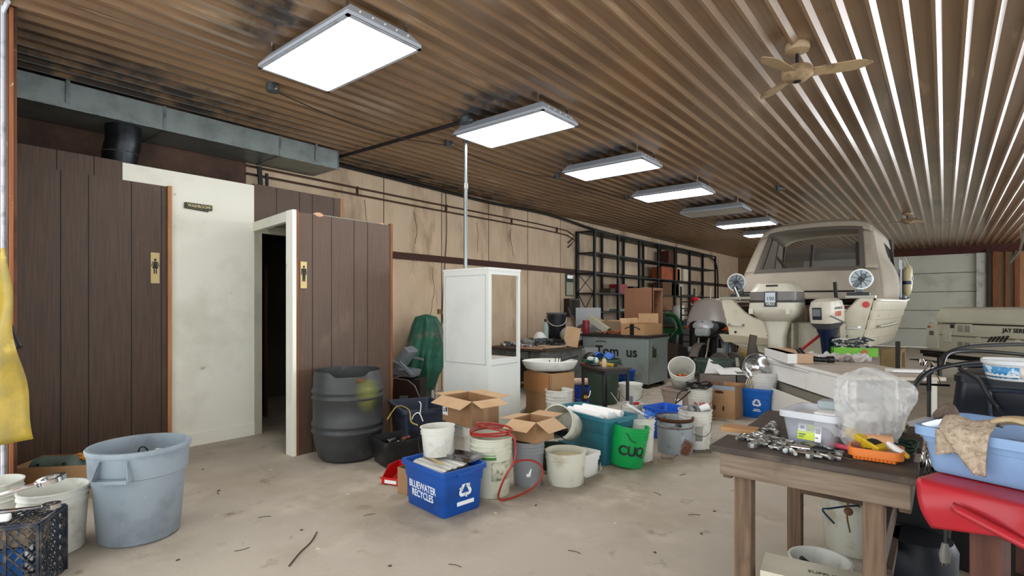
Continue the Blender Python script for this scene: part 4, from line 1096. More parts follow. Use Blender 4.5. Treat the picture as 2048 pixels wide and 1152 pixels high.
# banana box
A = gp(1417, 830); B = gp(1466, 838); A = dp(1419, 7.0); B = dp(1462, 6.72); rz, L = ab(A, B)
A = dp(1416, 6.95); B = dp(1470, 6.72); rz, L = ab(A, B)
bx = carton('cardboard_box', 'tall open brown carton with oval hand hole', A, rz, L, .42, .42, CARD, None)
part('hand_hole', MB().loft([[(L * .42 + .06 * math.cos(a * PI / 8), y_, .335 + .018 * math.sin(a * PI / 8)) for a in range(16)] for y_ in (-.002, -.0005)]), mat('#3a2616', .8), bx)
mb = MB()
for x_ in (L * .22, L * .55): mb.box(x_, -.002, .1, x_ + .02, -.0005, .16)
part('cut_slot', mb, mat('#2c1c10', .8), bx)
part('tape', MB().box(0, -.002, .37, L, -.0005, .42), mat('#9aa3b0', .3), bx)
part('paper_filling', MB().box(.03, .03, .05, L - .03, .39, .36), mat('#a98e75', .8), bx)
# right blue recycling bin
A = gp(1482, 838); B = gp(1538, 842); A = dp(1480, 6.95); B = dp(1541, 6.72); rz, L = ab(A, B)
rb2 = tote('recycling_box', 'blue recycling box right of the tall brown carton', A, rz, L, .36, .38, mat('#0f62bd', .35), taper=.9, cat='recycling box')
recycle(rb2, .13, (L * .55, .005, .2), (PI / 2 + .03, 0, 0), WT)
part('small_print', MB().box(L * .42, .01, .09, L * .68, .012, .10).box(L * .45, .01, .11, L * .65, .012, .118), WT, rb2)
part('bin_fill', MB().box(.05, .05, .02, L - .05, .31, .3), mat('#1c3f6e', .7), rb2)
RX = Matrix.Rotation(rz, 4, 'Z')
q = A + RX @ Vector((L * .68, .2, .3))
bucket(q, .155, .28, WHITEP2, 'clean white pail sitting in the right blue recycling box', handle=None, ribs=(.6, .72, .84))
mb = MB()
for k in range(5): 
    mb.tube([(k * .025, 0, -.02), (k * .025 + .01, -.01, .10), (k * .025 + .03, .04, .16), (k * .025 + .05, .1, .1), (k * .025 + .04, .1, 0)], .009, 6)
solo('beige_cable', mb, mat('#cfc0a8', .5), 'loops of beige cable in the right blue recycling box', 'cable', A + RX @ Vector((.04, .12, .33)), rz)
A = dp(1545, 6.5); tote('recycling_box', 'second blue box mostly hidden behind the white desk panel', dp(1538, 7.3), rz, .3, .3, .2, mat('#1560b8', .35), taper=.9, cat='recycling box')

# green cans
p, r, h = fr(1428, 815, 726, 76)
GCAN = mat('#3d4d45', .5, dirt=[('#56655c', 6, .5, .8), ('#2c3832', 3, .5, .75)])
trashcan(p, r, .66, GCAN, 'dark green trash can in front of the motorcycle', YAW, handle_a=(190, 350))
p, r, h = fr(1202, 812, 722, 76)
GC = trashcan(p, r, .66, mat('#3c5145', .5, dirt=('#2d3f35', 3, .5, .75)), 'green trash can behind the small black table', YAW, handle_a=(20,))
part('rubbish', MB().cyl(r * .9, .3, .6, 24), mat('#222a33', .8, bump=(20, 1)), GC)
mb = MB().patch(lambda u, v: ((u - .5) * .3, (v - .5) * .2, .05 + .05 * math.sin(u * 7) * math.cos(v * 6)), 10, 10)
solo('blue_rag', mb, mat('#2f62b5', .6), 'blue cloth heaped on top of green trash can by the cabinet', 'cloth', p + Vector((.05, .02, .66)), YAW, solid=.005)
solo('black_bag', MB().at((0, 0, 0)).sphere(.12, 14, 8, (1.1, .7, .5)), mat('#17181a', .35, bump=(25, 1)), 'black bag bulging from the green trash can by the cabinet', 'bag', p + Vector((-.16, -.03, .63)), YAW)

# white boards + reflector + grey box around 1405-1510
A = dp(1404, 7.35, .2)
solo('white_board', MB().prism([(0, .0), (.12, .34), (.42, .12), (.4, 0)], 0, .01, 'y'), WHITE, 'white foam board leaning behind the tall brown carton', 'board', dp(1404, 7.5, .38), (math.radians(-20), 0, YAW - .15))
solo('white_board', MB().box(0, 0, 0, .34, .3, .01), WHITE, 'second white board lying flat beside the leaning board', 'board', dp(1440, 7.3, .50), (math.radians(12), 0, YAW - .1))
carton('cardboard_box', 'grey cardboard box under the white boards', dp(1408, 7.25), YAW - .1, .42, .22, .5, mat('#8a7f76', .7), None)
t = thing('lamp_reflector', 'crushed shiny metal reflector beside the white pail', 'reflector', dp(1500, 7.2, .66), (math.radians(100), math.radians(-62), YAW - .2))
part('shell', MB().lathe([(.02, 0), (.06, .02), (.12, .07), (.17, .16), (.18, .2), (.175, .2), (.115, .07), (.05, .025)], 32), CHROME, t)
carton('cardboard_box', 'grey flat box under the shiny reflector', dp(1474, 7.3), YAW - .1, .32, .35, .54, mat('#7d766e', .7), None)

# paper packet beside the cabinet feet, floor litter etc.
t = thing('white_shelf_unit', 'tall white metal shelf cabinet with an open upper side', 'cabinet', dp(977, 5.6), 0)
c0 = dp(977, 5.6); wl, dpth = .69, .54; hc_ = 1.84
WC = mat('#dcdfd9', .4, dirt=('#c3c6be', 1.5, .5, .9))
# local: corner at origin; left wall face along -x, side along +y
part('side_panel', MB().box(-wl, 0, .05, 0, .012, hc_), WC, t)
part('panel_moulding', MB().box(-wl + .03, -.004, 1.78, -.04, 0, 1.785).box(-wl + .03, -.004, .82, -.04, 0, .826).box(-wl + .03, -.004, .82, -wl + .035, 0, 1.78).box(-.045, -.004, .82, -.04, 0, 1.78).box(-wl + .03, -.004, .10, -.04, 0, .104), mat('#a9aca6', .5), t)
mb = MB()
mb.box(-.03, .012, .05, 0, .05, hc_).box(-.03, dpth - .035, .05, 0, dpth, hc_).box(-.03, .05, hc_ - .05, 0, dpth - .035, hc_).box(-.012, .05, .05, 0, dpth - .035, .88)
part('front_frame', mb, WC, t)
part('front_panel_line', MB().box(0, .045, .81, .003, dpth - .045, .818), mat('#a9aca6', .5), t)
part('top', MB().box(-wl - .005, -.005, hc_, .005, dpth + .005, hc_ + .022), WHITEP2, t)
part('shelf', MB().box(-wl + .01, .012, .85, -.03, dpth - .02, .87), WHITEP2, t)
part('rear_post', MB().box(-wl, dpth - .03, .05, -wl + .03, dpth, hc_), WC, t)
part('base', MB().box(-wl, 0, 0, 0, dpth, .05), WC, t)

# big brown carton with white basin on it
A = gp(1053, 850); A = dp(1055, 6.5); B = dp(1100, 6.1); rz, L = ab(A, B); B2 = dp(1150, 6.35)
A = dp(1052, 6.55); B = dp(1102, 6.15); rz, L = ab(A, B)
bc = carton('cardboard_box', 'tall brown carton under the white basin', A, rz, L, .36, .66, mat('#a8835c', .8, dirt=('#94704b', 3, .5, .8)), None)
part('flap', MB().box(-.02, -.02, .42, L * .95, -.01, .64), mat('#a9784a', .8), bc)
part('seam', MB().box(L, .0, .0, L + .002, .004, .65), mat('#7d5634', .8), bc)
pb = A + Matrix.Rotation(rz, 4, 'Z') @ Vector((L * .5, .18, .66))
t = thing('basin', 'oval white basin set on the tall brown carton', 'basin', (pb.x, pb.y, .665), YAW)
bp = [(.2, 0), (.27, .03), (.31, .10), (.315, .12), (.30, .125), (.26, .06), (.19, .02)]
part('bowl', MB().lathe([(q, z_) for q, z_ in bp], 44, 1.08, .8), mat('#deded6', .35, dirt=('#b9b8aa', 6, .55, .8)), t, smooth=50)
WIRED = mat('#2b211c', .5)
mb = MB()
for k, (x_, hh_) in enumerate(((-.02, .12), (.05, .16), (.09, .2), (.12, .21))): mb.tube([(x_ - .02, 0, .04), (x_, -.02, .06), (x_ + .02, 0, .05 + hh_ * .5), (x_ + .01, .02, hh_)], .005, 6)
part('wire_prongs', mb, WIRED, t)
solo('metal_bracket', MB().tube([(0, 0, 0), (.1, .02, .03), (.2, .03, .05)], .02, 10, 2), DKSTEEL, 'dark metal handle tool lying across the white basin', 'tool', (pb.x + .12, pb.y + .08, .79), YAW)

# small black table with things
A = gp(1160, 830); A = dp(1163, 6.9); B = dp(1206, 6.35); rz, L = ab(A, B)
t = thing('side_table', 'small black wooden table with thin straight legs', 'table', A, rz)
Wt = .36; ht = .70
part('top', MB().box(-.02, -.02, ht - .03, L + .02, Wt + .02, ht), mat('#3b322b', .6, dirt=('#75624e', 8, .55, .75)), t, bevel=.003)
part('apron', MB().box(0, 0, ht - .08, L, .015, ht - .03).box(0, Wt - .015, ht - .08, L, Wt, ht - .03).box(0, 0, ht - .08, .015, Wt, ht - .03).box(L - .015, 0, ht - .08, L, Wt, ht - .03), mat('#22201e', .5), t)
for x_, y_ in ((0, 0), (L - .03, 0), (0, Wt - .03), (L - .03, Wt - .03)): part('leg', MB().box(x_, y_, 0, x_ + .03, y_ + .03, ht - .03), mat('#1a1a1b', .5), t)
RS = Matrix.Rotation(rz, 4, 'Z'); tA = A
def sl(x, y, z=ht): return tA + RS @ Vector((x, y, z))
def bottle(name, label, loc, r, h, m, cap, capm, cat='bottle'):
    t = thing(name, label, cat, loc)
    part('bottle_body', MB().lathe([(r * .9, 0), (r, .008), (r, h * .6), (r * .75, h * .75), (r * .35, h * .82), (r * .35, h * .88)], 18), m, t)
    part('bottle_cap', MB().cyl(r * .42, h * .86, h, 12), capm, t)
    return t
bottle('glue_bottle', 'small glass bottle with green cap on the black table', sl(L * .8, .08), .03, .13, mat('#c5a88d', .3), 1, mat('#1d7f66', .4))
t = thing('power_drill', 'green and white cordless tool lying on the black table', 'power tool', sl(.1, .1), rz + .2)
part('motor_body', MB().at((0, 0, .05), (0, PI / 2, 0)).lathe([(.03, -.07), (.045, -.05), (.045, .08), (.02, .11)], 16), mat('#c9d0c9', .4, dirt=('#20543f', 5, .5, .55)), t)
part('handle', MB().at((-.02, 0, .03), (PI / 2.2, 0, 0)).box(-.025, -.02, -.02, .025, .02, .13), mat('#1f4f3c', .4), t, bevel=.006)
t = thing('spirit_level', 'yellow spirit level tool lying on the black table', 'tool', sl(L * .5, .2), rz + .15)
part('body', MB().box(-.12, -.02, 0, .18, .02, .03), mat('#d6b13a', .4), t, bevel=.004)
part('end_cap', MB().box(.18, -.022, 0, .2, .022, .032), BLACK, t)
solo('black_case', MB().box(-.12, -.05, 0, .1, .05, .02), BLACK, 'flat black case on the black table edge', 'case', sl(L * .45, .04), rz, bevel=.004)
solo('red_pad', MB().box(-.05, -.04, 0, .05, .04, .015), mat('#8d4a3e', .6), 'small reddish pad at left of the black table top', 'pad', sl(.06, .02), rz, bevel=.003)
bucket(dp(1160, 7.2), .13, .36, mat('#19409a', .35), 'blue bucket on floor under the small black table', rz=YAW, handle='down', hm=STEEL)
t = thing('paper_roll', 'pinkish paper roll with white wire above the blue bucket', 'roll', dp(1160, 7.2, .42), (0, PI / 2, YAW))
part('roll', MB().cyl(.05, -.1, .1, 18), mat('#c9a896', .7), t); part('core', MB().cyl(.02, .1, .102, 12), mat('#6d4a3c', .7), t)
t = thing('tape_measure', 'black and yellow tape measure hanging beside the table leg', 'tape measure', dp(1171, 6.7, .26), YAW)
part('case', MB().box(-.03, -.015, 0, .03, .015, .11), BLACK, t, bevel=.006); part('label', MB().box(-.022, -.018, .02, .022, -.015, .06), mat('#d6a72a', .4), t)
# ================================================================== back of the hall
# chair area left of the white cabinet
GREENT = mat('#2b6653', .5, dirt=[('#1f4d3e', 3, .5, .75), ('#7a7264', 2.4, .54, .64)], bump=(12, .3))
p = dp(850, 8.25)
t = thing('covered_chair', 'armchair draped with a dark green tarp by the tan wall', 'covered chair', p, YAW)
def cov(u, v):
    a = -PI * .0 + 2 * PI * u
    # silhouette: half widths by height
    hts = [0.05, .25, .5, .75, .95, 1.15, 1.28, 1.32]; wx = [.10, .20, .28, .30, .27, .22, .16, .02]; wy = [.10, .18, .28, .3, .22, .14, .1, .02]; oy = [-.05, -.06, -.08, -.06, .05, .1, .1, .1]; ox = [-.02, -.02, 0, .02, .02, .01, 0, 0]
    s = v * 7; i = min(6, int(s)); f = s - i
    L_ = lambda q: q[i] * (1 - f) + q[i + 1] * f
    k = 1 + (.09 * math.sin(a * 9 + v * 3) + .06 * math.sin(a * 17 - v * 6) + .03 * math.sin(a * 29 + v * 9)) * (1 - v) ** .4
    zz = L_(hts) + (.07 * math.sin(a * 3 + 1) + .05 * math.sin(a * 5)) * (1 - v) ** 3
    sq = max(abs(math.cos(a)), abs(math.sin(a))) ** -.5
    return (L_(ox) + L_(wx) * math.cos(a) * k * sq, L_(oy) + L_(wy) * math.sin(a) * k * sq, max(.02, zz))
part('tarp', MB().patch(cov, 64, 28), GREENT, t, smooth=60)
0 and part('dust_patch', MB().patch(lambda u, v: (lambda q: (q[0] * 1.01, q[1] - .008, q[2]))(cov(.70 + .14 * u + .02 * math.sin(v * 7), .5 + .38 * v)), 12, 12), mat('#6e675c', .8), t, smooth=60)
mb = MB()
for x_, y_ in ((-.17, -.12), (.14, -.16), (.15, .15), (-.15, .15)): mb.at((x_, y_, 0)).cyl(.02, 0, .5, 8)
part('chair_leg', mb, WHITEP, t)
p = dp(810, 7.6)
GREYPL = mat('#7f868c', .45, dirt=('#6a7076', 5, .5, .8))
t = thing('cabinet_top', 'dark brown rounded table leaf leaning below the folded grey chair', 'table leaf', dp(783, 7.1), (math.radians(-8), 0, YAW - .15))
pts = [(0, 0), (.44, 0), (.38, .22), (.30, .38), (.20, .45), (.05, .47), (0, .47)]
part('leaf', MB().prism(pts, 0, .03, 'y'), mat('#2e1a18', .35), t, bevel=.004)
part('edge_trim', MB().prism([(q[0] * 1.015, q[1] * 1.015) for q in pts], .005, .025, 'y'), mat('#8f8f8c', .4), t)
part('fitting', MB().box(.1, -.01, .2, .22, 0, .25), mat('#585c5c', .5), t, bevel=.003)
solo('support_crate', MB().at((0, 0, 0)).box(0, 0, 0, .40, .28, .42), mat('#2a221e', .8), 'dark crate behind the brown table leaf', 'crate', dp(786, 7.45), YAW - .15, bevel=.005)
t = thing('folding_chair', 'folded grey plastic chair lying above the brown table leaf', 'chair', dp(806, 7.5, .43), YAW - .2)
part('backrest', MB().at((-.02, .05, .25), (0, math.radians(38), 0)).loft([rr(.12, .3, .03, -.26), rr(.14, .34, .04, -.1), rr(.12, .34, .04, .2)]), GREYPL, t, bevel=.005)
part('seat', MB().at((.0, .05, .08), (0, math.radians(8), 0)).loft([rr(.38, .34, .05, -.03), rr(.4, .36, .05, .05)]), GREYPL, t)
mb = MB().tube([(-.24, -.15, .28), (.0, -.16, .22), (.2, -.16, -.0 + .05)], .022, 8).tube([(-.12, -.15, .27), (-.14, -.15, 0.02)], .022, 8).tube([(-.1, .22, .30), (.22, .22, .24)], .02, 8).tube([(.02, -.16, .25), (.22, -.16, .06)], .02, 8)
part('arm', mb, GREYPL, t)
solo('wall_valve', MB().box(-.03, -.03, 0, .03, .01, .08).tube([(0, -.02, .04), (.05, -.03, 0), (.06, -.03, -.15)], .008, 6), mat('#7c6a3a', .5), 'small brass outlet box on the wall above the covered chair', 'outlet', dp(878, 8.6, H - .13), PI / 2)

# ---- desks with clutter
def deskbox(name, label, A, rz, L, W, hgt, m, topm):
    t = thing(name, label, 'desk', A, rz)
    part('desk_top', MB().box(-.02, -.02, hgt - .04, L + .02, W + .02, hgt), topm, t, bevel=.004)
    part('pedestal', MB().box(0, .03, .12, L * .32, W - .03, hgt - .04), m, t)
    part('pedestal', MB().box(L * .72, .03, .12, L, W - .03, hgt - .04), m, t)
    part('modesty_panel', MB().prism([(0.02, hgt - .3), (L - .02, hgt - .3), (L - .02, hgt - .04), (.02, hgt - .04)], W - .06, W - .04, 'y'), m, t)
    part('drawer', MB().box(L * .33, 0, hgt - .17, L * .71, .04, hgt - .05), m, t, bevel=.004)
    for x_ in (.04, L - .1):
        for y_ in (.08, W - .12): part('leg', MB().box(x_, y_, 0, x_ + .05, y_ + .05, .12), DKSTEEL, t)
    return t
GREYM = mat('#6d6f6b', .45, .3, dirt=[('#4e4d48', 4, .5, .75), ('#8e8d84', 8, .62, .8)])
DKBR = mat('#45382e', .6, dirt=('#6a5a49', 6, .55, .8))
c = dp(1092, 8.4)                   # near corner of the metal desk
Ld = 1.25; Wd = 1.1
A = Vector((c.x - Ld, c.y, 0))
dk1 = deskbox('metal_desk', 'grey metal desk heaped with cables and tools behind the basin', A, 0, Ld, Wd, .75, GREYM, DKBR)
part('slanted_side', MB().prism([(-.1, .35), (.02, .35), (.06, .71), (-.04, .71)], Ld - .08, Ld + .02, 'x') , GREYM, dk1)
A2 = Vector((c.x - 1.6, c.y + 1.62, 0))
dk2 = deskbox('wooden_desk', 'dark wooden desk behind the metal desk carrying a black bucket', A2, 0, 1.12, .85, .80, DKBR, mat('#4a4035', .5, dirt=('#7b6f5c', 6, .5, .8)))
dA = A
# clutter on desk1
def cord_heap(label, loc, r, seed, m, n=4, tr=.007, hgt=.06): return coil('cable_heap', label, loc, r, n, tr, m, hgt, seed=seed)
D = lambda x, y, z=.752: Vector((dA.x + x, dA.y + y, z))
D2 = lambda x, y, z=.802: Vector((A2.x + x, A2.y + y, z))
cord_heap('grey cable heap in the middle of the grey metal desk', D(.8, .55), .15, 5, mat('#4b5156', .5), 6, .009, .13)
cord_heap('black cable heap near the board on the grey metal desk', D(1.02, .6), .15, 6, BLACK, 6, .009, .14)
cord_heap('pale cable loops near the left end of the grey metal desk', D(.45, .6), .12, 8, mat('#9ea2a0', .5), 5, .008, .11)
cord_heap('white cable loop at front of the grey metal desk', D(.62, .3), .08, 9, WHITE, 3, .005)
t = solo('red_folder', MB().box(0, 0, 0, .34, .25, .012), mat('#c23a4a', .5), 'red folder at the front edge of the grey metal desk', 'folder', D(.66, .06), .1)
for k, (x_, y_, a, mm_, lb) in enumerate(((.74, .0, .06, '#b99f86', 'brown board sheet on the desk corner, under the others'), (.82, .1, -.1, '#a58a70', 'tan board sheet on the desk corner, middle of the pile'), (.86, .3, .2, '#c0ab90', 'pale board sheet on the desk corner, uppermost'))):
    solo('board_sheet', MB().box(0, 0, 0, .40, .5, .01), mat(mm_, .7), lb, 'board', D(x_, y_, .752 + .012 * k), a)
t = solo('wood_board', MB().box(0, 0, 0, .26, .015, .34), CARDL, 'square plywood piece leaning on tools on the metal desk', 'board', D(1.08, .72, .78), (math.radians(-18), math.radians(8), .35))
t = thing('yellow_tool', 'yellow handled knife at the rear corner of the metal desk', 'knife', D(1.12, .85, .79), -.1)
part('body', MB().box(0, 0, 0, .17, .03, .02), mat('#d9b437', .4), t, bevel=.004)
t = thing('router', 'round white and silver power router on the metal desk', 'router', D(.5, .85, .752), 0)
part('housing', MB().lathe([(.09, 0), (.1, .02), (.1, .1), (.12, .12), (.12, .14), (.08, .2), (.04, .23)], 24), WHITEP2, t); part('base_plate', MB().cyl(.12, 0, .015, 24), STEEL, t)
small = [('#5a5d5c', .09, 'grey'), ('#a9aaa6', .07, 'silver'), ('#7a4c34', .08, 'brown')]
def mksm(i):
    s = small[i][1]; mb = MB()
    if i == 0: mb.box(-s, -.03, 0, s, .03, .04).at((0, 0, .04)).cyl(.025, 0, .03, 12)
    elif i == 1: mb.at((0, 0, .03), (0, PI / 2, .3)).lathe([(.02, -.09), (.03, -.08), (.03, .02), (.012, .03), (.012, .1)], 12)
    else: mb.box(-s, -.015, 0, s, .015, .02).at((0, 0, 0), (0, 0, 1)).box(-.03, -.05, 0, .03, .05, .03)
    return part('hand_tool', mb, mat(small[i][0], .4, .5 if i == 1 else 0), bevel=.003)
r3 = random.Random(12)
scatter('hand_tool', 'small loose tool part strewn over the grey metal desk', 'tool', None, [(D(r3.uniform(.08, 1.1), r3.uniform(.15, 1.0)), r3.uniform(0, 6)) for _ in range(34)], mksm, 'loose tool parts on the grey metal desk')
scatter('hand_tool', 'small loose part strewn on the dark wooden desk', 'tool', None, [(D2(r3.uniform(.05, 1.05), r3.uniform(.1, .7)), r3.uniform(0, 6)) for _ in range(22)], mksm, 'loose parts on the dark wooden desk')
# desk 2 items
pb2 = dp(1113, 10.45, .802)
bb = bucket(pb2, .19, .50, mat('#212226', .4, dirt=('#3a3b3d', 6, .5, .8)), 'black bucket with a white handle on the dark wooden desk', rz=YAW, handle='down', hm=WHITE, wire=.005)
part('bucket_lid', MB().lathe([(.195, .48), (.205, .5), (.205, .515), (.02, .52)], 28), mat('#5b5f60', .4), bb)
bottle('plastic_bottle', 'clear plastic bottle beside the black bucket on the wooden desk', dp(1091, 10.2, .802), .06, .40, mat('#9fb3ad', .25), 1, mat('#3c1f1c', .5))
solo('steel_channel', MB().box(-.5, -.05, 0, .5, .05, .12), GALV, 'long grey steel channel lying at the back of the wooden desk', 'steel channel', D2(.58, .74), .02)
solo('wood_plank', MB().box(-.45, -.05, 0, .45, .05, .09), mat('#8a6a52', .7), 'brown plank on the left of the dark wooden desk', 'plank', D2(.55, .2), -.04, bevel=.004)
solo('brown_wedge', MB().prism([(0, 0), (.3, 0), (.14, .3), (.05, .26)], 0, .02, 'y'), mat('#4d3d31', .7), 'dark triangular board standing on the wooden desk', 'board', D2(.95, .25), YAW)
solo('metal_rod', MB().tube([(0, 0, 0), (-.28, .05, .62)], .012, 6, 0), mat('#4a362a', .5), 'thin dark rod leaning up from the wooden desk', 'rod', D2(1.0, .3), 0)
# grey appliance / panel between desks
solo('metal_sheet', MB().box(0, 0, 0, .5, .04, .62), mat('#9da0a2', .4), 'pale grey metal panel standing on the wooden desk end by the shelves', 'panel', dp(1151, 10.6, .80), (math.radians(-6), 0, YAW - .2), bevel=.004)
solo('file_cabinet', MB().box(0, 0, 0, .40, .45, .68), mat('#9b9c99', .4), 'pale grey metal pedestal between the desk and graffiti cabinet', 'cabinet', (A2.x + 1.16, A2.y - .36, 0), 0, bevel=.005)
solo('plastic_wrap', MB().at((0, 0, .1)).sphere(.16, 16, 10, (1.3, .8, .6)), mat('#b9b9b0', .3, bump=(20, 1), alpha=.8), 'crumpled clear plastic wrap by the black bucket', 'plastic wrap', dp(1141, 10.2, .80), YAW)
for k in range(3): bottle('glass_jar', 'clear glass jar in the row beside the red can', dp(1152 + k * 9, 10.15, .80), .05, .2, mat('#aeb8b4', .2), 1, STEEL, 'jar')['group'] = 'glass jars beside the red can'
solo('red_can', MB().lathe([(.06, 0), (.065, .01), (.065, .24), (.06, .25)], 20), mat('#7b1f27', .4), 'dark red can left of the electrical carton', 'can', dp(1172, 9.9, .93))

# ---- graffiti steel cabinet / workbench
A = dp(1166, 10.0); cz = dp(1297, 9.2)
A = Vector((cz.x - 1.33, cz.y, 0)); Lg = 1.33; Wg = .82; hg = .93
GRCAB = mat('#8f9a98', .45, .2, dirt=[('#6d6f5c', 1.5, .55, .8), ('#55564a', 5, .66, .8), ('#aeb6b2', 2, .6, .8)])
t = thing('steel_cabinet', 'wide grey steel cabinet with black sprayed graffiti letters', 'cabinet', A, 0)
part('cabinet_body', MB().box(0, 0, .08, Lg, Wg, hg - .05), GRCAB, t, bevel=.004)
part('worktop', MB().box(-.05, -.03, hg - .05, Lg + .01, Wg + .02, hg), mat('#2c2624', .5, dirt=('#5a4b3e', 6, .6, .8)), t, bevel=.004)
part('skid', MB().box(.05, .05, 0, Lg - .05, .12, .08).box(.05, Wg - .12, 0, Lg - .05, Wg - .05, .08), mat('#241d18', .8), t)
SPRAY = mat('#1b1b1c', .6)
text('Tom  us', .25, t, (.70, -.003, .62), FRONT, SPRAY, .0008, bold=.006, xs=1.0)
text('ay', .22, t, (.72, -.003, .34), FRONT, mat('#1b1b1c', .6), .0008, bold=.008)
part('sprayed_line', MB().tube([(.28, -.002, .79), (.38, -.002, .80), (.5, -.002, .795)], .008, 6), SPRAY, t)
text('is', .26, t, (Lg + .002, .24, .63), RIGHT, mat('#33342c', .6), .0008, bold=.02)
part('rust_line', MB().box(Lg, 0.01, .1, Lg + .002, .03, hg - .06), mat('#6a6a52', .6), t)
gA = A
Gq = lambda x, y, z=.932: Vector((gA.x + x, gA.y + y, z))
bxs = carton('cardboard_box', 'open brown parcel box with black arrow mark on the steel cabinet', Gq(.80, .0), math.radians(-2), .46, .68, .20, mat('#b78f66', .8), (None, None, None, 70), fl=.10)
part('back_flap', MB().box(.0, .66, .20, .40, .665, .38), CARDL, bxs)
bk = MB().tube([(.08, -.003, .11), (.17, -.003, .145), (.3, -.003, .14), (.38, -.003, .10)], .009, 6); part('printed_arrow', bk, BLACK, bxs)
part('black_tape', MB().box(.18, -.006, 0, .26, -.0, .2), mat('#1d1d1f', .3), bxs)
ob = carton('cardboard_box', 'tattered open carton of electrical parts on the steel cabinet', Gq(.22, .25), .1, .45, .3, .22, mat('#8d7a60', .8), (None, -30, 5, 20), fl=.22)
for k, (x_, y_) in enumerate(((.30, .30), (.42, .32), (.54, .3))):
    solo('switch_box', MB().box(0, 0, 0, .09, .07, .2).box(.02, -.01, .05, .07, 0, .15), mat('#cfcdbf' if k != 1 else '#2a3a66', .4), ('white switch box at left', 'dark blue switch box in the middle', 'white switch box at right')[k] + ' of the tattered carton', 'switch box', Gq(x_, y_, .94), .1)
t = thing('fluorescent_ballast', 'long cream electrical housing tilted against the tattered carton', 'housing', Gq(.05, .05, .97), (0, math.radians(33), .1))
part('housing', MB().box(0, 0, 0, .45, .12, .12), mat('#b3b09c', .45, dirt=('#d09040', 12, .68, .75)), t, bevel=.006); part('end_plate', MB().box(.45, 0, 0, .455, .12, .12), mat('#8a7254', .5), t)
t.location.z = .93 + .25
mb = MB(); r3 = random.Random(9)
for k in range(24):
    q = Vector((r3.uniform(0, .5), r3.uniform(0, .18), r3.uniform(0, .05))); mb.tube([q, q + Vector((r3.uniform(-.1, .1), r3.uniform(-.05, .05), .03)), q + Vector((r3.uniform(-.15, .15), r3.uniform(-.06, .06), 0))], .006, 5, 3)
o = solo('copper_wire', mb, mat('#b5683f', .4, .5), 'heap of bare copper wire on the steel cabinet worktop', 'copper wire', Gq(.36, .02)); o['kind'] = 'stuff'
solo('steel_can', MB().lathe([(.07, 0), (.07, .16), (.06, .17)], 18), mat('#8b8d86', .4, .5), 'small grey can behind the copper wire', 'can', Gq(.68, .5))
# tall brown wardrobe carton behind
cz2 = dp(1306, 10.4)
A = Vector((cz2.x - .62, cz2.y, 0)); Lw, Ww, Hw = .62, .46, 1.81
t = thing('wood_cabinet', 'tall brown chipboard cabinet with open shelves on its right side', 'cabinet', A, 0)
WB = mat('#91664c', .7, dirt=('#825a42', 2, .5, .8))
part('side_panel', MB().box(0, 0, 0, Lw, .02, Hw), WB, t)
part('back_panel', MB().box(0, .02, 0, .02, Ww, Hw), WB, t)
part('side_panel', MB().box(0, Ww - .02, 0, Lw, Ww, Hw), WB, t)
part('top', MB().box(.02, .02, Hw - .02, Lw, Ww - .02, Hw), WB, t)
part('shelf', MB().box(.02, .02, 1.48, Lw - .1, Ww - .02, 1.5), WB, t)
part('shelf', MB().box(.02, .02, .9, Lw - .05, Ww - .02, .92), WB, t)
part('front_edge', MB().box(Lw - .02, 0, 0, Lw + .003, .035, Hw).box(Lw - .02, Ww - .035, 0, Lw + .003, Ww, Hw).box(Lw - .02, .035, Hw - .05, Lw + .003, Ww - .035, Hw), mat('#a0765a', .7), t)

# ---- black shelving along the wall
SX = -6.22; ys = [onx(px, SX).y for px in (1191, 1238, 1280, 1318, 1351, 1381, 1407, 1432)]
lev = [3.2, 2.70, 2.22, 1.76, 1.32, .86, .4, .08]
SHM = mat('#1d2224', .5, .4, dirt=('#353b3c', 6, .55, .8))
t = thing('shelf_rack', 'long run of black steel shelf racks along the tan wall', 'shelving', (SX, ys[0], 0))
dy = [y - ys[0] for y in ys] 
for i, y in enumerate(dy):
    part('upright', MB().box(-.05, y - .03, 0, 0, y + .03, 3.2), SHM, t)
    part('upright', MB().box(-.50, y - .03, 0, -.45, y + .03, 3.2), SHM, t)
part('upright', MB().box(-.5, dy[0] - .55, 0, -.46, dy[0] - .5, 3.2).box(-.05, dy[0] - .55, 0, -.01, dy[0] - .5, 3.2) if False else MB().box(-.5, dy[0] - .06, 0, -.46, dy[0] - .02, 3.2), SHM, t)
for i in range(7):
    for z_ in lev:
        part('shelf_board', MB().box(-.48, dy[i] + .03, z_ - .03, -.005, dy[i + 1] - .03, z_), SHM, t)
for z_ in lev: part('end_shelf_edge', MB().box(-.45, dy[0] - .03, z_ - .03, -.05, dy[0] + .0, z_), SHM, t)
for z0, z1 in ((1.02, 1.76), (1.76, 2.22)): part('cross_brace', MB().bar((-.46, dy[0] - .035, z0), (-.03, dy[0] - .035, z1), .02, .01).bar((-.03, dy[0] - .035, z0), (-.46, dy[0] - .035, z1), .02, .01), SHM, t)
for i in (2, 4, 6):
    mb = MB().bar((-.49, dy[i] + .05, 1.0), (-.49, dy[i + 1] - .05, 1.95), .02, .01, (1, 0, 0)).bar((-.49, dy[i] + .05, 1.95), (-.49, dy[i + 1] - .05, 1.0), .02, .01, (1, 0, 0))
    part('cross_brace', mb, SHM, t)
def shx(name, label, cat, px, z_, wy, hh_, m, dpt=.3, n=1):
    y = onx(px, SX - .05).y
    return solo(name, MB().box(-dpt, 0, 0, 0, wy, hh_), m, label, cat, (SX - .06, y, z_), 0, bevel=.006)
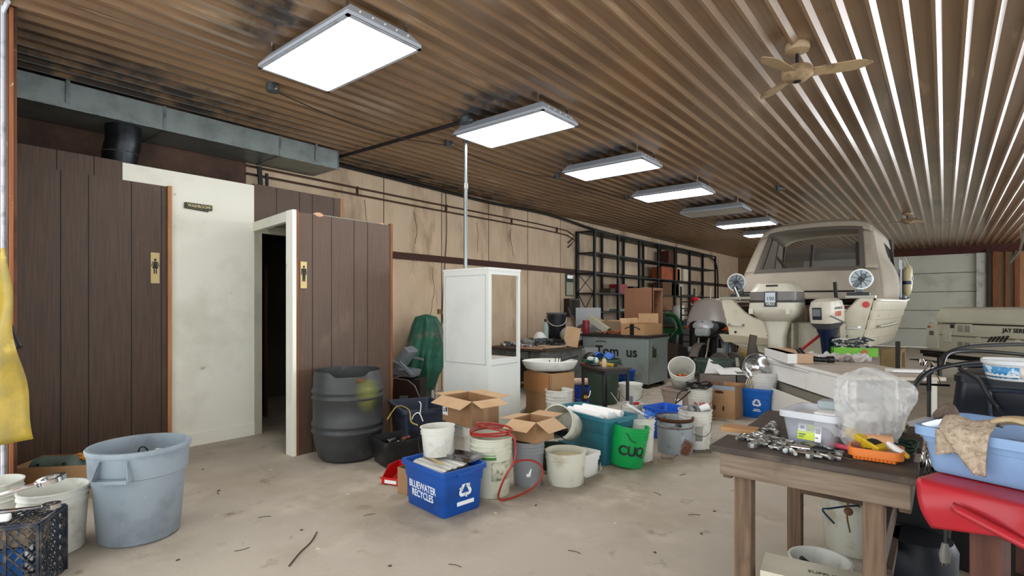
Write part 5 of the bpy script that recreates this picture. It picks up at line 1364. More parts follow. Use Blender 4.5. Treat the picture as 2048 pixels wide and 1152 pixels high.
shx('crate', 'orange brown wooden crate on the upper black shelf', 'crate', 1324, 2.22, 1.35, .36, mat('#9a4a1e', .6, dirt=('#6f3213', 5, .5, .7)))
shx('binder_box', 'white box left of the two on the upper shelf', 'box', 1356, 2.22, .26, .40, mat('#cdbf9e', .6))
shx('binder_box', 'white box right of the two on the upper shelf', 'box', 1368, 2.22, .5, .38, mat('#d6cdb4', .6))
shx('carton_large', 'large brown carton on the middle shelf near the back', 'carton', 1327, 1.32, 1.0, .42, mat('#7b5a3c', .8))
shx('folder_box', 'cream folder box right of the large brown shelf carton', 'folder', 1344, 1.76, .2, .38, mat('#c8b183', .7))
shx('folder_box', 'tan folder box beside the blue one on the middle shelf', 'folder', 1352, 1.76, .35, .36, mat('#a98a5f', .7))
shx('folder_box', 'blue and white folder box on the middle shelf', 'folder', 1361, 1.76, .22, .36, mat('#a9c3d4', .6))
shx('carton_large', 'dark brown carton on the middle black shelf', 'carton', 1326, 1.76, 1.2, .38, mat('#5d4229', .8))
shx('toolbox', 'red metal toolbox on the black shelf above brown cabinet', 'toolbox', 1240, 1.76, .42, .24, mat('#93202b', .4))
shx('black_case', 'black case between the red toolbox and the tin', 'case', 1268, 1.76, .3, .2, BLACK)
y = onx(1297, SX - .1).y
solo('round_tin', MB().lathe([(.26, 0), (.28, .02), (.28, .12), (.22, .15), (.22, .2)], 24, .8, 1), mat('#9b9676', .4, .3), 'round metal tin on the shelf above the brown cabinet', 'tin', (SX - .25, y, 1.76))
shx('paper_pile', 'low pile of papers on the lower black shelf', 'papers', 1240, 1.32, .5, .06, mat('#8c9c8c', .7))
shx('plank_pile', 'short dark plank pile left of the red toolbox', 'planks', 1222, 1.76, .35, .12, mat('#4a3a2c', .8))
shx('brown_box', 'dark red brown box high on the shelf third from the back', 'box', 1338, 2.70, .35, .38, mat('#4e2417', .7))
p = onx(1356, SX + .3)
bucket((p.x, p.y, 1.04), .17, .42, WHITEP, 'white bucket standing on a stool below the black shelves', handle=None)
solo('stool', MB().box(-.25, -.25, 0, .25, .25, 1.035), mat('#2d2925', .8), 'dark boxy stand under the white bucket by the shelves', 'stand', (p.x, p.y, 0))

# step ladder behind motorcycle
p = dp(1386, 13.6)
t = thing('steel_ladder', 'grey steel ladder frame standing behind the motorcycle', 'ladder', p, YAW)
mb = MB().box(-.32, 0, 0, -.28, .04, 1.95).box(.02, 0, 0, .06, .04, 1.9); part('rail', mb, DKSTEEL, t)
for k in range(9): part('rung', MB().box(-.28, .005, .35 + k * .17, .02, .035, .38 + k * .17), DKSTEEL, t)
solo('red_bottle', MB().lathe([(.08, 0), (.11, .03), (.11, .13), (.05, .16), (.11, .2), (.11, .3), (.04, .34)], 18), mat('#c4202c', .35), 'red double bottle hanging on the steel ladder', 'bottle', dp(1391, 13.2, 1.33))
solo('bottle_stand', MB().box(-.12, -.1, 0, .12, .1, 1.325), mat('#2a2521', .8), 'narrow dark stand beneath the red double bottle', 'stand', dp(1391, 13.2), YAW)

# green machine
p = dp(1330, 13.1)
GRN = mat('#1d5a2f', .4, dirt=('#123a20', 5, .5, .7))
t = thing('garden_machine', 'green wheeled garden machine left of the motorcycle', 'machine', p, YAW)
part('hood', MB().loft([rr(.55, .5, .12, .5), rr(.6, .55, .14, .75), rr(.5, .45, .15, 1.1), rr(.3, .25, .1, 1.28)]), mat('#0f2d1c', .5, dirt=('#1f4a2e', 5, .5, .7)), t)
part('fender', MB().at((.12, -.3, .0)).tube([(-.2, 0, 1.25), (0, -.02, 1.22), (.12, -.03, 1.05), (.2, -.03, .8)], .05, 8), GRN, t)
part('panel', MB().box(-.32, -.31, .75, .3, -.27, .9), GRN, t)
for s in (-1, 1): part('wheel', MB().at((s * .25, -.25, .26), (PI / 2, 0, .2)).lathe([(.12, -.06), (.24, -.07), (.26, 0), (.24, .07), (.12, .06)], 28), RUBBER, t)
part('handle_bar', MB().tube([(-.3, -.2, .95), (-.35, -.3, .98), (-.1, -.35, .98), (.15, -.3, .96)], .015, 6), mat('#5a3434', .4), t)
part('cable_loop', MB().tube([(-.2, -.35, .92), (-.15, -.4, .75), (.0, -.4, .7), (.1, -.38, .82), (.18, -.35, .9)], .008, 6), STEEL, t)
solo('carburetor', MB().at((0, 0, .1)).sphere(.07, 10, 6).at((0, 0, 0)).cyl(.05, 0, .1, 10), mat('#8e8a8c', .4, .4), 'small grey engine part on a box left of the front wheel', 'engine part', dp(1332, 10.75, .70), 0)
carton('cardboard_box', 'dark brown box on the floor left of the motorcycle wheel', dp(1320, 10.6), YAW, .36, .3, .7, mat('#3d2c22', .8), None)
carton('cardboard_box', 'pale flat box between the steel cabinet and front wheel', dp(1334, 9.1), YAW - .8, .22, .3, .14, mat('#b9b4a8', .7), None)

# ---- motorcycle
t = thing('motorcycle', 'black and silver touring motorcycle with tall grey windshield', 'motorcycle', dp(1431, 11.2), YAW + PI - math.radians(42))
BB = mat('#17181b', .3); SIL = mat('#c4c7ca', .3, .3); TYRE = mat('#332f2d', .8, bump=(40, .5))
def wheel(y, name='wheel'):
    o = part(name, MB().at((0, y, .33), (0, PI / 2, 0)).lathe([(.22, -.05), (.30, -.065), (.33, -.03), (.335, 0), (.33, .03), (.30, .065), (.22, .05), (.20, .03), (.20, -.03)], 40), TYRE, t)
    mb = MB().at((0, y, .33), (0, PI / 2, 0)).lathe([(.20, -.03), (.22, -.035), (.22, .035), (.20, .03), (.06, .04), (.06, -.04)], 40, cap0=False, cap1=False).cyl(.045, -.07, .07, 14)
    for k in range(5):
        a = k * 2 * PI / 5; mb.at((0, y, .33), (a, 0, 0)).box(-.015, -.02, .04, .015, .02, .21)
    q = part('rim', mb, DKSTEEL, o)
    part('brake_disc', MB().at((.06, y, .33), (0, PI / 2, 0)).lathe([(.10, -.003), (.15, -.003), (.15, .003), (.10, .003)], 30), STEEL, o)
    return o
wheel(.80, 'front_wheel'); wheel(-.8, 'rear_wheel')
part('front_fender', MB().loft([[(x_, .80 + q * math.cos(a), .33 + q * math.sin(a)) for x_, q in ((-.09, .36), (-.06, .385), (.06, .385), (.09, .36), (.06, .37), (-.06, .37))] for a in [math.radians(20 + 12 * k) for k in range(12)]]), mat('#6a625c', .5), t)
mb = MB()
for s in (-1, 1): mb.tube([(s * .10, .80, .33), (s * .10, .52, 1.02)], .026, 10, 0)
part('fork', mb, CHROME, t)
part('fairing', MB().loft([[(x_ * wd, y, z_) for x_, y, z_ in ((-1, .42, z0), (-.75, .60, z0 + .0), (0, .70, z0 - .0), (.75, .60, z0), (1, .42, z0), (.8, .2, z0), (-.8, .2, z0))] for wd, z0 in ((.20, .80), (.34, .90), (.42, 1.02), (.38, 1.1), (.30, 1.14))]), BB, t, bevel=.01)
part('nose_cover', MB().loft([[(x_ * wd, y + dy_, z0) for x_, y in ((-1, .58), (-.4, .66), (.4, .66), (1, .58), (1, .5), (-1, .5))] for wd, z0, dy_ in ((.20, 1.00, .09), (.22, 1.06, .085), (.17, 1.17, .0))]), SIL, t, bevel=.006)
hl = part('headlight', MB().at((0, .68, .93), (-PI / 2, 0, 0)).loft([rr(.30, .17, .06, -.06), rr(.32, .19, .06, .02), rr(.28, .15, .06, .06), rr(.12, .06, .03, .075)]), mat('#c4cccb', .12, .3), t)
for s in (-1, 1):
    q = part('side_trim', MB().loft([[(s * x_, y, z_ + e) for x_, y in ((.2, .60), (.46, .38), (.46, .34), (.2, .54))] for z_, e in ((1.02, 0), (1.1, 0))]), SIL, t)
    part('turn_signal', MB().loft([[(s * x_, y + .012, z_) for x_, y in ((.27, .57), (.47, .39), (.47, .36), (.27, .53))] for z_ in (.97, 1.035)]), mat('#c8521f', .3), t, label='orange turn signal')
    part('mirror', MB().at((s * .48, .30, 1.10)).loft([rr(.16, .08, .03, -.06), rr(.18, .1, .04, 0), rr(.14, .08, .03, .07)]), mat('#3b3d45', .4), t)
wpts = []
def wsf(u, v):
    wd = .46 * (1 - .25 * v ** 2.2) if v < .85 else .46 * (1 - .25 * v ** 2.2) * math.sqrt(max(0.02, 1 - ((v - .85) / .15) ** 2 * .55))
    a = (u - .5) * 2
    return (a * wd, .56 - .16 * a * a - .24 * v, 1.10 + .50 * v)
part('windshield', MB().patch(wsf, 20, 14), mat('#b3aca4', .25, alpha=.86), t, solid=.004)
part('windshield_crease', MB().tube([(0, .562, 1.12), (0, .44, 1.36), (0, .33, 1.59)], .003, 5), mat('#b7b2ac', .4), t)
part('antenna', MB().tube([(.02, .25, 1.1), (.02, .2, 1.85)], .012, 6, 0), WHITEP, t)
part('fuel_tank', MB().loft([rr(.3, .5, .1, .78, 4, 0, .1), rr(.36, .6, .12, .95, 4, 0, .08), rr(.26, .45, .1, 1.06, 4, 0, .08)]), BB, t)
part('seat', MB().loft([rr(.36, .8, .1, .76, 4, 0, -.5), rr(.38, .8, .1, .88, 4, 0, -.5), rr(.3, .7, .1, .95, 4, 0, -.52)]), mat('#1f1d1d', .6), t)
part('engine', MB().loft([rr(.5, .7, .08, .2, 4, 0, .05), rr(.6, .75, .08, .45, 4, 0, .05), rr(.4, .6, .08, .78, 4, 0, .05)]), mat('#202123', .4, .4), t, bevel=.01)
part('radiator', MB().box(-.22, .42, .42, .22, .48, .85), mat('#141416', .5), t)
for s in (-1, 1): part('crash_bar', MB().tube([(s * .15, .35, .5), (s * .38, .4, .45), (s * .38, .3, .25), (s * .15, .2, .2)], .018, 8), CHROME, t)
for s in (-1, 1):
    part('fog_lamp', MB().at((s * .30, .50, .55), (-PI / 2, 0, 0)).loft([rr(.14, .1, .03, -.04), rr(.15, .11, .03, .03), rr(.1, .07, .02, .05)]), mat('#b9bfc0', .2, .4), t)
    part('saddlebag', MB().loft([rr(.2, .5, .05, .45, 4, s * .36, -.75), rr(.22, .52, .05, .6, 4, s * .36, -.75), rr(.18, .5, .05, .78, 4, s * .35, -.75)]), BB, t)
# second small wheel + plate behind can
t = thing('hand_cart', 'old cart wheel assembly right of the motorcycle', 'cart', dp(1447, 9.75), YAW)
for k, s in enumerate((-.06, .2)): part('wheel', MB().at((s, 0, .3), (0, PI / 2, .4)).lathe([(.2, -.03), (.29, -.04), (.3, 0), (.29, .04), (.2, .03)], 30), mat('#57524b', .7), t)
part('frame', MB().bar((-.1, 0, .3), (.3, 0, .3), .04, .04).bar((.05, 0, .3), (.12, .1, .85), .04, .04), DKSTEEL, t)
t = thing('license_plate', 'white licence plate reading 580 leaning below the boat stern', 'licence plate', dp(1485, 9.6, .35), (math.radians(-8), 0, YAW))
part('plate', MB().box(-.12, 0, 0, .15, .004, .16), mat('#cfccbd', .5), t, bevel=.001)
text('580', .12, t, (.03, -.001, .07), FRONT, mat('#2a3145', .5), .001, bold=.002)
solo('yellow_box', MB().box(0, 0, 0, .35, .3, .58), mat('#b5a05a', .6, dirt=('#7d6a35', 5, .5, .75)), 'dirty yellow metal box behind the licence plate', 'box', dp(1492, 9.8), YAW, bevel=.005)
solo('yellow_tube', MB().at((0, 0, .3), (0, PI / 2, 0)).cyl(.11, 0, .5, 16), mat('#8d7c48', .6), 'dull yellow cylinder under boat stern right of the yellow box', 'cylinder', dp(1512, 9.3, .15), YAW)
mb = MB().bar((0, 0, 0), (.2, .1, 1.02), .10, .04, (0, 1, 0)); mb.bar((.19, .1, .95), (.30, .1, .6), .05, .03, (0, 1, 0))
solo('steel_beam', mb, mat('#4c4439', .5, .3), 'dark angled steel beam leaning in front of boat stern', 'beam', dp(1487, 7.7, 0), YAW + .05)
# ================================================================== boat on its trailer
BO = dp(1583, 8.2); BRZ = YAW - math.radians(41)
HULL = mat('#e0dac4', .35, dirt=[('#c2b89c', 2.2, .52, .8), ('#7d6c50', 7, .68, .82)])
boat = thing('boat', 'cream aluminium fishing boat with a tan canvas top', 'boat', BO, BRZ)
def bw(y): # half beam
    return 1.06 + .16 * math.sin(min(1, y / 3.2) * PI * .6) - (max(0, y - 3.0) / 2.6) ** 2.0 * 1.22
NS = 18; rings = []
def hullsec(y):
    b = max(.03, bw(y)); rise = max(0, y - 2.2) / 3.4
    zk = .58 + .55 * rise ** 2.4; zc = .84 + .32 * rise ** 1.8; zg = 1.53 + .14 * rise
    half = []
    # strakes
    lv = 5
    for k in range(lv):
        f0 = k / lv; f1 = (k + 1) / lv
        B0 = b * (.84 + .16 * f0); B1 = b * (.84 + .16 * f1)
        z0 = zc + (zg - zc) * f0; z1 = zc + (zg - zc) * f1
        half += [(B0 + (.014 if k else 0), z0), (B1 - .0, z1 - .008)]
    half += [(b + .03, zg), (b + .03, zg + .03)]
    pts = [(0, zk), (b * .5, zk + (zc - zk) * .42)] + half
    return [(x_, y, z_) for x_, z_ in pts][::-1] + [(-x_, y, z_) for x_, z_ in pts[1:]]
hb_ = MB().loft([hullsec(5.5 * i / NS) for i in range(NS + 1)], closed=False, cap0=False, cap1=False)
part('hull', hb_, HULL, boat, smooth=30, solid=.012)
part('spray_rail', MB().tube([(bw(.5) * .94 + .03, .55, 1.14), (bw(1.2) * .94 + .03, 1.2, 1.15), (bw(1.9) * .94 + .03, 1.9, 1.17)], .02, 6), mat('#a8a391', .4, .3), boat)
# transom
b = bw(0); ow = [(-b, 1.56), (-b * .84, .84), (0, .58), (b * .84, .84), (b, 1.56)]
inn = []
for s in (1, -1):
    cur = [(b - .16, 1.56), (b - .24, 1.47), (b - .36, 1.34), (b - .50, 1.25), (b - .66, 1.20), (b - .8, 1.185)]
    inn += [(s * x_, z_) for x_, z_ in (cur if s > 0 else cur[::-1])]
part('transom', MB().prism(ow + inn, -.02, .03, 'y'), HULL, boat, smooth=0)
part('transom_cap', MB().tube([(x_, 0, z_ + .005) for x_, z_ in [(b, 1.565)] + inn + [(-b, 1.565)]], .018, 8, 2), mat('#b8ad98', .5), boat)
part('lower_shelf', MB().prism([(-1.06, .98), (-.12, .93), (-.3, .84), (-.98, .86)], -.14, 0, 'y'), mat('#b0a68e', .5), boat)
part('interior_floor', MB().box(-.9, .03, .95, .9, 3.6, .98), mat('#6b5648', .8), boat)
part('inner_side', MB().box(.92, .05, .95, .95, 3.0, 1.5), mat('#6e5c52', .7), boat)
part('inner_side', MB().box(-.95, .05, .95, -.92, 3.0, 1.5), mat('#6e5c52', .7), boat)
part('rear_seat', MB().box(-.85, .15, .98, -.2, .6, 1.25).box(.2, .5, .98, .85, .95, 1.3), mat('#75615a', .7), boat, bevel=.02)
part('wood_rail', MB().box(-.95, .22, 1.44, -.48, .30, 1.475).box(-.1, .28, 1.40, .95, .36, 1.46), mat('#6f4f46', .6), boat)
for x_ in (-.58, .12, .6): part('rail_post', MB().box(x_, .25, 1.18, x_ + .05, .29, 1.42), mat('#8a765e', .6), boat)
for x_ in (-.82, .78):
    o = part('grab_handle', MB().tube([(x_ - .11, -.02, 1.14), (x_ - .10, -.06, 1.13), (x_ + .10, -.06, 1.13), (x_ + .11, -.02, 1.14)], .011, 8, 2).at((x_ - .11, -.03, 1.14), (PI / 2, 0, 0)).cyl(.022, -.01, .01, 10).at((x_ + .11, -.03, 1.14), (PI / 2, 0, 0)).cyl(.022, -.01, .01, 10), STEEL, boat)
part('rod_holder', MB().tube([(-.78, .05, 1.55), (-.86, .02, 1.76)], .035, 12, 0), STEEL, boat)
part('stern_plate', MB().box(-1.10, -.04, 1.565, -.55, .08, 1.60).box(.72, -.04, 1.565, 1.08, .12, 1.60), mat('#aaa79c', .4, .4), boat)
part('red_reflector', MB().at((b - .09, -.025, 1.47), (PI / 2, 0, 0)).cyl(.045, 0, .012, 20), mat('#d11f2a', .3), boat)
text('880', .09, boat, (b + .005, .55, 1.32), (PI / 2, 0, PI / 2), mat('#9a917c', .5), .001)
part('drain', MB().at((-.83, -.03, 1.02), (PI / 2, 0, 0)).cyl(.02, 0, .01, 10), BLACK, boat)
part('tie_line', MB().tube([(-.35, -.03, .98), (-.2, -.05, .96), (.0, -.06, .96)], .006, 5).tube([(.35, -.03, 1.0), (.6, -.06, .95), (.75, -.05, 1.02)], .007, 5), BLACK, boat)
# canvas top
CANV = mat('#bcb3a3', .8, dirt=[('#a69d8c', 2, .5, .8), ('#c9c1b1', 5, .6, .8)], bump=(7, .35))
CY0, CY1 = .28, 1.55          # stern edge, aft top edge
def aft(u, v):
    x0 = -.98 + 2.10 * u; x1 = -.84 + 1.70 * u
    f = v; x_ = x0 * (1 - f) + x1 * f
    y = CY0 + (CY1 - CY0) * f + (.15 * (2 * u - 1) ** 2 * (1 - f) * (1 if u > .5 else .3)); z_ = 1.56 + (1.34 + .05 * math.sin(PI * u)) * f
    y += .012 * math.sin(u * 17 + v * 5) * (1 - v); z_ -= .10 * abs(2 * u - 1) ** 8 * v ** 3
    return (x_, y, z_)
canvas = part('canvas_top', MB(), CANV, boat) if False else None
mb = MB()
U0, U1, V0, V1 = .10, .90, .36, .88
def sub(u0, u1, v0, v1, nu, nv): mb.patch(lambda a, c_: aft(u0 + (u1 - u0) * a, v0 + (v1 - v0) * c_), nu, nv)
sub(0, 1, 0, V0, 24, 8); sub(0, 1, V1, 1, 24, 3); sub(0, U0, V0, V1, 3, 10); sub(U1, 1, V0, V1, 3, 10)
# roof: from aft top edge forward
def roof(u, v):
    a = aft(u, 1); y = CY1 + 1.75 * v
    s = (2 * u - 1)
    wd = 1 + .08 * v
    return (a[0] * wd, y, a[2] + .03 * math.sin(PI * v) - .03 * s ** 8 - .10 * v)
mb.patch(roof, 24, 10)
def side(sgn, u, v):   # u forward, v up
    top = roof(1 if sgn > 0 else 0, u); y = top[1]
    y0 = CY0 + .15 + (3.3 - CY0) * u
    bx_ = sgn * ((1.12 if sgn > 0 else .98) + .08 * math.sin(PI * min(1, u * 1.2)))
    bulge = .14 * min(1, u * 5) * math.sin(PI * min(1, v * 1.6)) * (1 - u) * (1 if sgn > 0 else .3)
    return (bx_ * (1 - v) + top[0] * v + sgn * bulge, y0 * (1 - v) + y * v, 1.56 * (1 - v) + top[2] * v)
def sidep(sgn, u0, u1, v0, v1, nu, nv): mb.patch(lambda a, c_: side(sgn, u0 + (u1 - u0) * a, v0 + (v1 - v0) * c_), nu, nv)
sidep(-1, 0, 1, 0, 1, 16, 10)
sidep(1, 0, .45, 0, 1, 10, 10); sidep(1, .45, .97, .84, 1, 10, 3)
canvas = part('canvas_top', mb, CANV, boat, smooth=60, solid=.004)
mb = MB()
e = .03
def strip(u0, u1, v0, v1): mb.patch(lambda a, c_: tuple(Vector(aft(u0 + (u1 - u0) * a, v0 + (v1 - v0) * c_)) + Vector((0, -.008, .002))), 12, 12)
strip(U0 - .015, U1 + .015, V0 - .03, V0 + .02); strip(U0 - .015, U1 + .015, V1 - .02, V1 + .03); strip(U0 - .015, U0 + .02, V0, V1); strip(U1 - .02, U1 + .015, V0, V1)
part('window_border', mb, mat('#6d675f', .6), canvas)
part('window_film', MB().patch(lambda a, c_: aft(U0 + (U1 - U0) * a, V0 + (V1 - V0) * c_), 12, 8), mat('#4c443c', .08, alpha=.42), canvas, smooth=60)
mb = MB().tube([aft(0, 1), aft(.25, 1), aft(.5, 1), aft(.75, 1), aft(1, 1)], .012, 6)
part('seam', mb, mat('#8c7d66', .8), canvas)
part('side_window', MB().patch(lambda a, c_: side(1, .47 + .48 * a, .06 + .76 * c_), 8, 8), mat('#3b3832', .1, alpha=.35), canvas, smooth=60)
FR = mat('#2b2624', .4)
for x_ in (-.88, .92):
    part('top_bow', MB().tube([(x_ * 1.1, 1.2, 1.5), (x_ * .98, 1.65, 2.2), (x_ * .88, 1.9, 2.72)], .014, 6), STEEL, boat)
    part('top_bow', MB().tube([(x_ * 1.12, 2.6, 1.55), (x_ * 1.0, 2.5, 2.3), (x_ * .90, 2.4, 2.70)], .014, 6), STEEL, boat)
mb = MB().bar((-1.0, 3.2, 1.6), (-.88, 3.2, 2.7), .05, .05).bar((-.45, 3.25, 1.6), (-.35, 3.2, 2.7), .05, .05).bar((.45, 3.25, 1.6), (.42, 3.2, 2.7), .06, .06).bar((1.05, 3.2, 1.6), (.94, 3.2, 2.7), .05, .05).bar((-1.0, 3.22, 1.62), (1.05, 3.22, 1.62), .08, .3).bar((-.45, 3.22, 1.7), (-1.0, 2.6, 2.6), .04, .04)
part('windshield_frame', mb, FR, boat)
part('windshield_glass', MB().box(-.95, 3.19, 1.75, 1.0, 3.2, 2.65), mat('#b9c0ba', .05, alpha=.25), boat)
part('dashboard', MB().box(-1.0, 2.9, 1.5, 1.05, 3.2, 1.78), mat('#332d2c', .5), boat, bevel=.02)
part('front_deck', MB().patch(lambda u, v: ((u - .5) * 2 * max(.03, bw(3.2 + 2.2 * v)) , 3.2 + 2.2 * v, 1.6 + .08 * v), 8, 8), HULL, boat)
part('pilot_seat', MB().box(.55, 1.9, 1.0, .95, 2.1, 2.1), mat('#5d433c', .6), boat, bevel=.06)
part('front_curtain', MB().box(1.06, 2.7, 1.56, 1.12, 3.3, 2.3), mat('#9aa0a0', .3, alpha=.5), boat)
part('bow_cleat', MB().at((.9, 3.9, 1.65)).box(-.05, -.02, 0, .05, .02, .05), STEEL, boat)
RBm = Matrix.Rotation(BRZ, 4, 'Z')
def bl(x, y, z): return BO + RBm @ Vector((x, y, z))
solo('red_cup', MB().lathe([(.04, 0), (.05, .12), (.053, .12)], 16), mat('#c32230', .4), 'red cup on the dashboard seen through the canvas window', 'cup', bl(.0, 3.0, 1.79))
solo('black_box', MB().box(-.08, -.05, 0, .08, .05, .13), BLACK, 'black box on the dashboard left of the red cup', 'box', bl(-.42, 3.0, 1.79), BRZ)
# fenders (boat bumpers) hanging at starboard
for k in range(2):
    t = thing('boat_fender', ('cream and navy boat fender hanging at left of the pair', 'cream and navy boat fender hanging at right of the pair')[k] + ' by boat side', 'boat fender', bl(1.27, 2.3 + .22 * k, 1.62 + .08 * k), BRZ)
    part('body', MB().lathe([(.02, 0), (.055, .05), (.06, .13), (.06, .33), (.055, .42), (.02, .47)], 18), mat('#d3c69c', .4), t)
    part('band', MB().lathe([(.068, .2), (.068, .26)], 18), mat('#2a2a55', .4), t)
    part('rope', MB().tube([(0, 0, .47), (-.05, 0, .62)], .006, 5, 0), WHITEP, t)
solo('blue_cover', MB().box(0, 0, 0, .05, .3, .55), mat('#8c93a8', .6), 'grey blue cloth hanging behind the boat fenders', 'cloth', bl(1.16, 2.75, 1.57), BRZ, bevel=.02)
# outboards
MW = mat('#dfdac9', .3, dirt=('#b3a98f', 5, .55, .8))
t = thing('outboard_motor', 'large cream and grey outboard motor on the boat stern', 'outboard motor', bl(-.10, -.06, 0), BRZ)
cy_ = -.34
def rg(wd, d, r_, z, dy_=0): return rr(wd, d, r_, z, 4, 0, cy_ + dy_)
part('cowl', MB().loft([rg(.62, .68, .10, 1.36), rg(.66, .72, .12, 1.42), rg(.64, .70, .12, 1.52)]), MW, t, smooth=40)
part('cowl_band', MB().loft([rg(.645, .705, .12, 1.50), rg(.63, .69, .12, 1.66)]), mat('#7d7a76', .35), t, smooth=40)
part('dark_stripe', MB().loft([rg(.652, .712, .12, 1.50), rg(.652, .712, .12, 1.535)]), mat('#34302f', .4), t, smooth=40)
part('cowl_top', MB().loft([rg(.63, .69, .12, 1.66), rg(.52, .56, .12, 1.765), rg(.46, .46, .1, 1.785)]), MW, t, smooth=40)
part('air_intake', MB().box(-.08, cy_ - .30, 1.70, .08, cy_ - .1, 1.76), mat('#2d2a28', .6), t)
part('lower_cowl', MB().loft([rg(.36, .42, .1, 1.22, .03), rg(.60, .66, .12, 1.33), rg(.66, .72, .12, 1.40), rg(.66, .72, .12, 1.42)]), MW, t, smooth=40)
part('latch', MB().box(-.3, cy_ - .375, 1.33, -.24, cy_ - .35, 1.41).box(.2, cy_ - .375, 1.33, .26, cy_ - .35, 1.41), MW, t, bevel=.006)
part('midsection', MB().loft([rg(.17, .26, .05, .45, .02), rg(.2, .3, .05, .70, .02), rg(.22, .32, .06, 1.0, .02), rg(.36, .42, .1, 1.23, .03)]), MW, t, smooth=40)
part('gear_case', MB().at((0, cy_ + .02, .34), (PI / 2, 0, 0)).lathe([(.01, -.25), (.06, -.16), (.065, .1), (.04, .2)], 16), MW, t)
part('cavitation_plate', MB().box(-.13, cy_ - .3, .5, .13, cy_ + .2, .515), MW, t)
mb = MB().at((0, cy_ - .26, .34), (PI / 2, 0, 0))
for k in range(3):
    a = k * 2 * PI / 3; mb.at((0, cy_ - .24, .34), (0, a, 0)).loft([[(x_, e_ + x_ * .3, z_) for x_ in (-.05, .05) for e_ in (0, .008)] for z_ in (.03, .15)])
part('propeller', mb, DKSTEEL, t)
part('mount_bracket', MB().box(-.16, cy_ + .17, .75, .16, -.0 + .04, 1.2).box(.17, cy_ + .05, .8, .21, .0, 1.2), mat('#a59c86', .4, dirt=('#3a3530', 6, .6, .7)), t, bevel=.01)
pl_ = part('emblem_plate', MB().box(-.085, cy_ - .375, 1.44, .085, cy_ - .355, 1.66), mat('#20242c', .3), t)
part('emblem_panel', MB().box(-.068, cy_ - .38, 1.50, .068, cy_ - .374, 1.645), mat('#aeb4bb', .3, .5), t)
text('150', .07, t, (0, cy_ - .381, 1.555), FRONT, mat('#20242c', .3), .001, bold=.001)
text('VRO', .05, t, (0, cy_ - .377, 1.475), FRONT, WHITE, .001, bold=.001, xs=1.2)
t = thing('outboard_motor', 'small cream and navy outboard motor with red number 100', 'outboard motor', bl(.66, -.06, .02), (math.radians(4), 0, BRZ - .35))
cy_ = -.24
part('cowl', MB().loft([rg(.25, .36, .06, 1.17), rg(.30, .42, .07, 1.22), rg(.31, .44, .07, 1.42), rg(.28, .40, .08, 1.52), rg(.18, .28, .07, 1.56)]), MW, t, smooth=40)
part('lower_cowl', MB().loft([rg(.15, .24, .05, 1.10), rg(.26, .36, .06, 1.17), rg(.305, .425, .07, 1.215)]), mat('#4a4b50', .4), t, smooth=40)
part('midsection', MB().loft([rg(.10, .14, .03, .45), rg(.11, .18, .04, .7), rg(.14, .22, .05, 1.0), rg(.2, .3, .06, 1.12)]), mat('#14203f', .3), t, smooth=40)
part('gear_case', MB().at((0, cy_, .36), (PI / 2, 0, 0)).lathe([(.01, -.15), (.04, -.1), (.045, .1), (.02, .16)], 14), mat('#14203f', .3), t)
part('clamp', MB().box(-.07, cy_ + .16, .9, .09, .06, 1.2), mat('#b9b29c', .4), t, bevel=.01)
part('tiller', MB().tube([(-.03, cy_ + .3, 1.5), (-.03, cy_ + .28, 1.78)], .024, 10, 0), BLACK, t)
pl_ = part('decal', MB().box(-.075, cy_ - .226, 1.27, .055, cy_ - .218, 1.44), mat('#2b2f3a', .3), t)
part('decal_panel', MB().box(-.065, cy_ - .229, 1.32, .045, cy_ - .225, 1.42), mat('#9ea3ab', .3, .5), t)
text('HONDA', .05, t, (.157, cy_ + .02, 1.42), RIGHT, mat('#3b3a40', .4), .001, bold=.0012)
text('100', .10, t, (.158, cy_ + .0, 1.34), RIGHT, mat('#d1321f', .4), .001, bold=.003)
part('stripe', MB().at((.156, cy_, 1.26), (-.35, 0, 0)).box(0, -.19, -.008, .003, .19, .008), mat('#14203f', .4), t)
part('top_grip', MB().box(-.07, cy_ - .2, 1.45, .07, cy_ - .1, 1.475), mat('#6d6357', .5), t, bevel=.01)
# downriggers
def downrigger(x, y, label, fl_):
    t = thing('downrigger', label, 'downrigger', bl(x, y, 1.60), BRZ)
    part('base', MB().box(-.14, -.05, 0, .14, .05, .05), mat('#26282a', .4), t, bevel=.005)
    part('post', MB().box(-.03, -.03, .05, .05, .03, .16), mat('#5d656e', .4, .4), t, bevel=.004)
    R_ = .15; mb = MB().at((.04 * fl_, -.05, .24), (PI / 2, 0, 0))
    mb.loft([[(q * math.cos(a * PI / 20), q * math.sin(a * PI / 20), z_) for a in range(40)] for q, z_ in ((R_, -.015), (R_, .015), (R_ - .02, .015), (R_ - .02, -.015))], loop=True)
    part('reel_rim', mb, mat('#d6dad8', .3, .3), t)
    part('reel_disc', MB().at((.04 * fl_, -.045, .24), (PI / 2, 0, 0)).cyl(R_ - .02, -.004, .004, 36), mat('#8e979b', .3, .5), t)
    mb = MB()
    for k in range(10):
        mb.at((.04 * fl_, -.055, .24), (0, k * PI / 5, 0)).box(-.004, -.004, .02, .004, .004, R_ - .015)
    part('spoke', mb, mat('#2f3436', .4), t)
    part('crank_arm', MB().at((.04 * fl_, -.085, .24), (0, .65 * fl_, 0)).box(-.03, -.02, -.14, .03, .02, .08), mat('#6a7078', .4, .3), t, bevel=.01)
    part('hub', MB().at((.04 * fl_, -.06, .24), (PI / 2, 0, 0)).cyl(.035, -.02, .05, 16), mat('#2b2d30', .4), t)
    part('boom', MB().tube([(-fl_ * .05, 0, .07), (-fl_ * .9, -.02, .075)], .013, 8, 0), mat('#1a1a1c', .4), t)
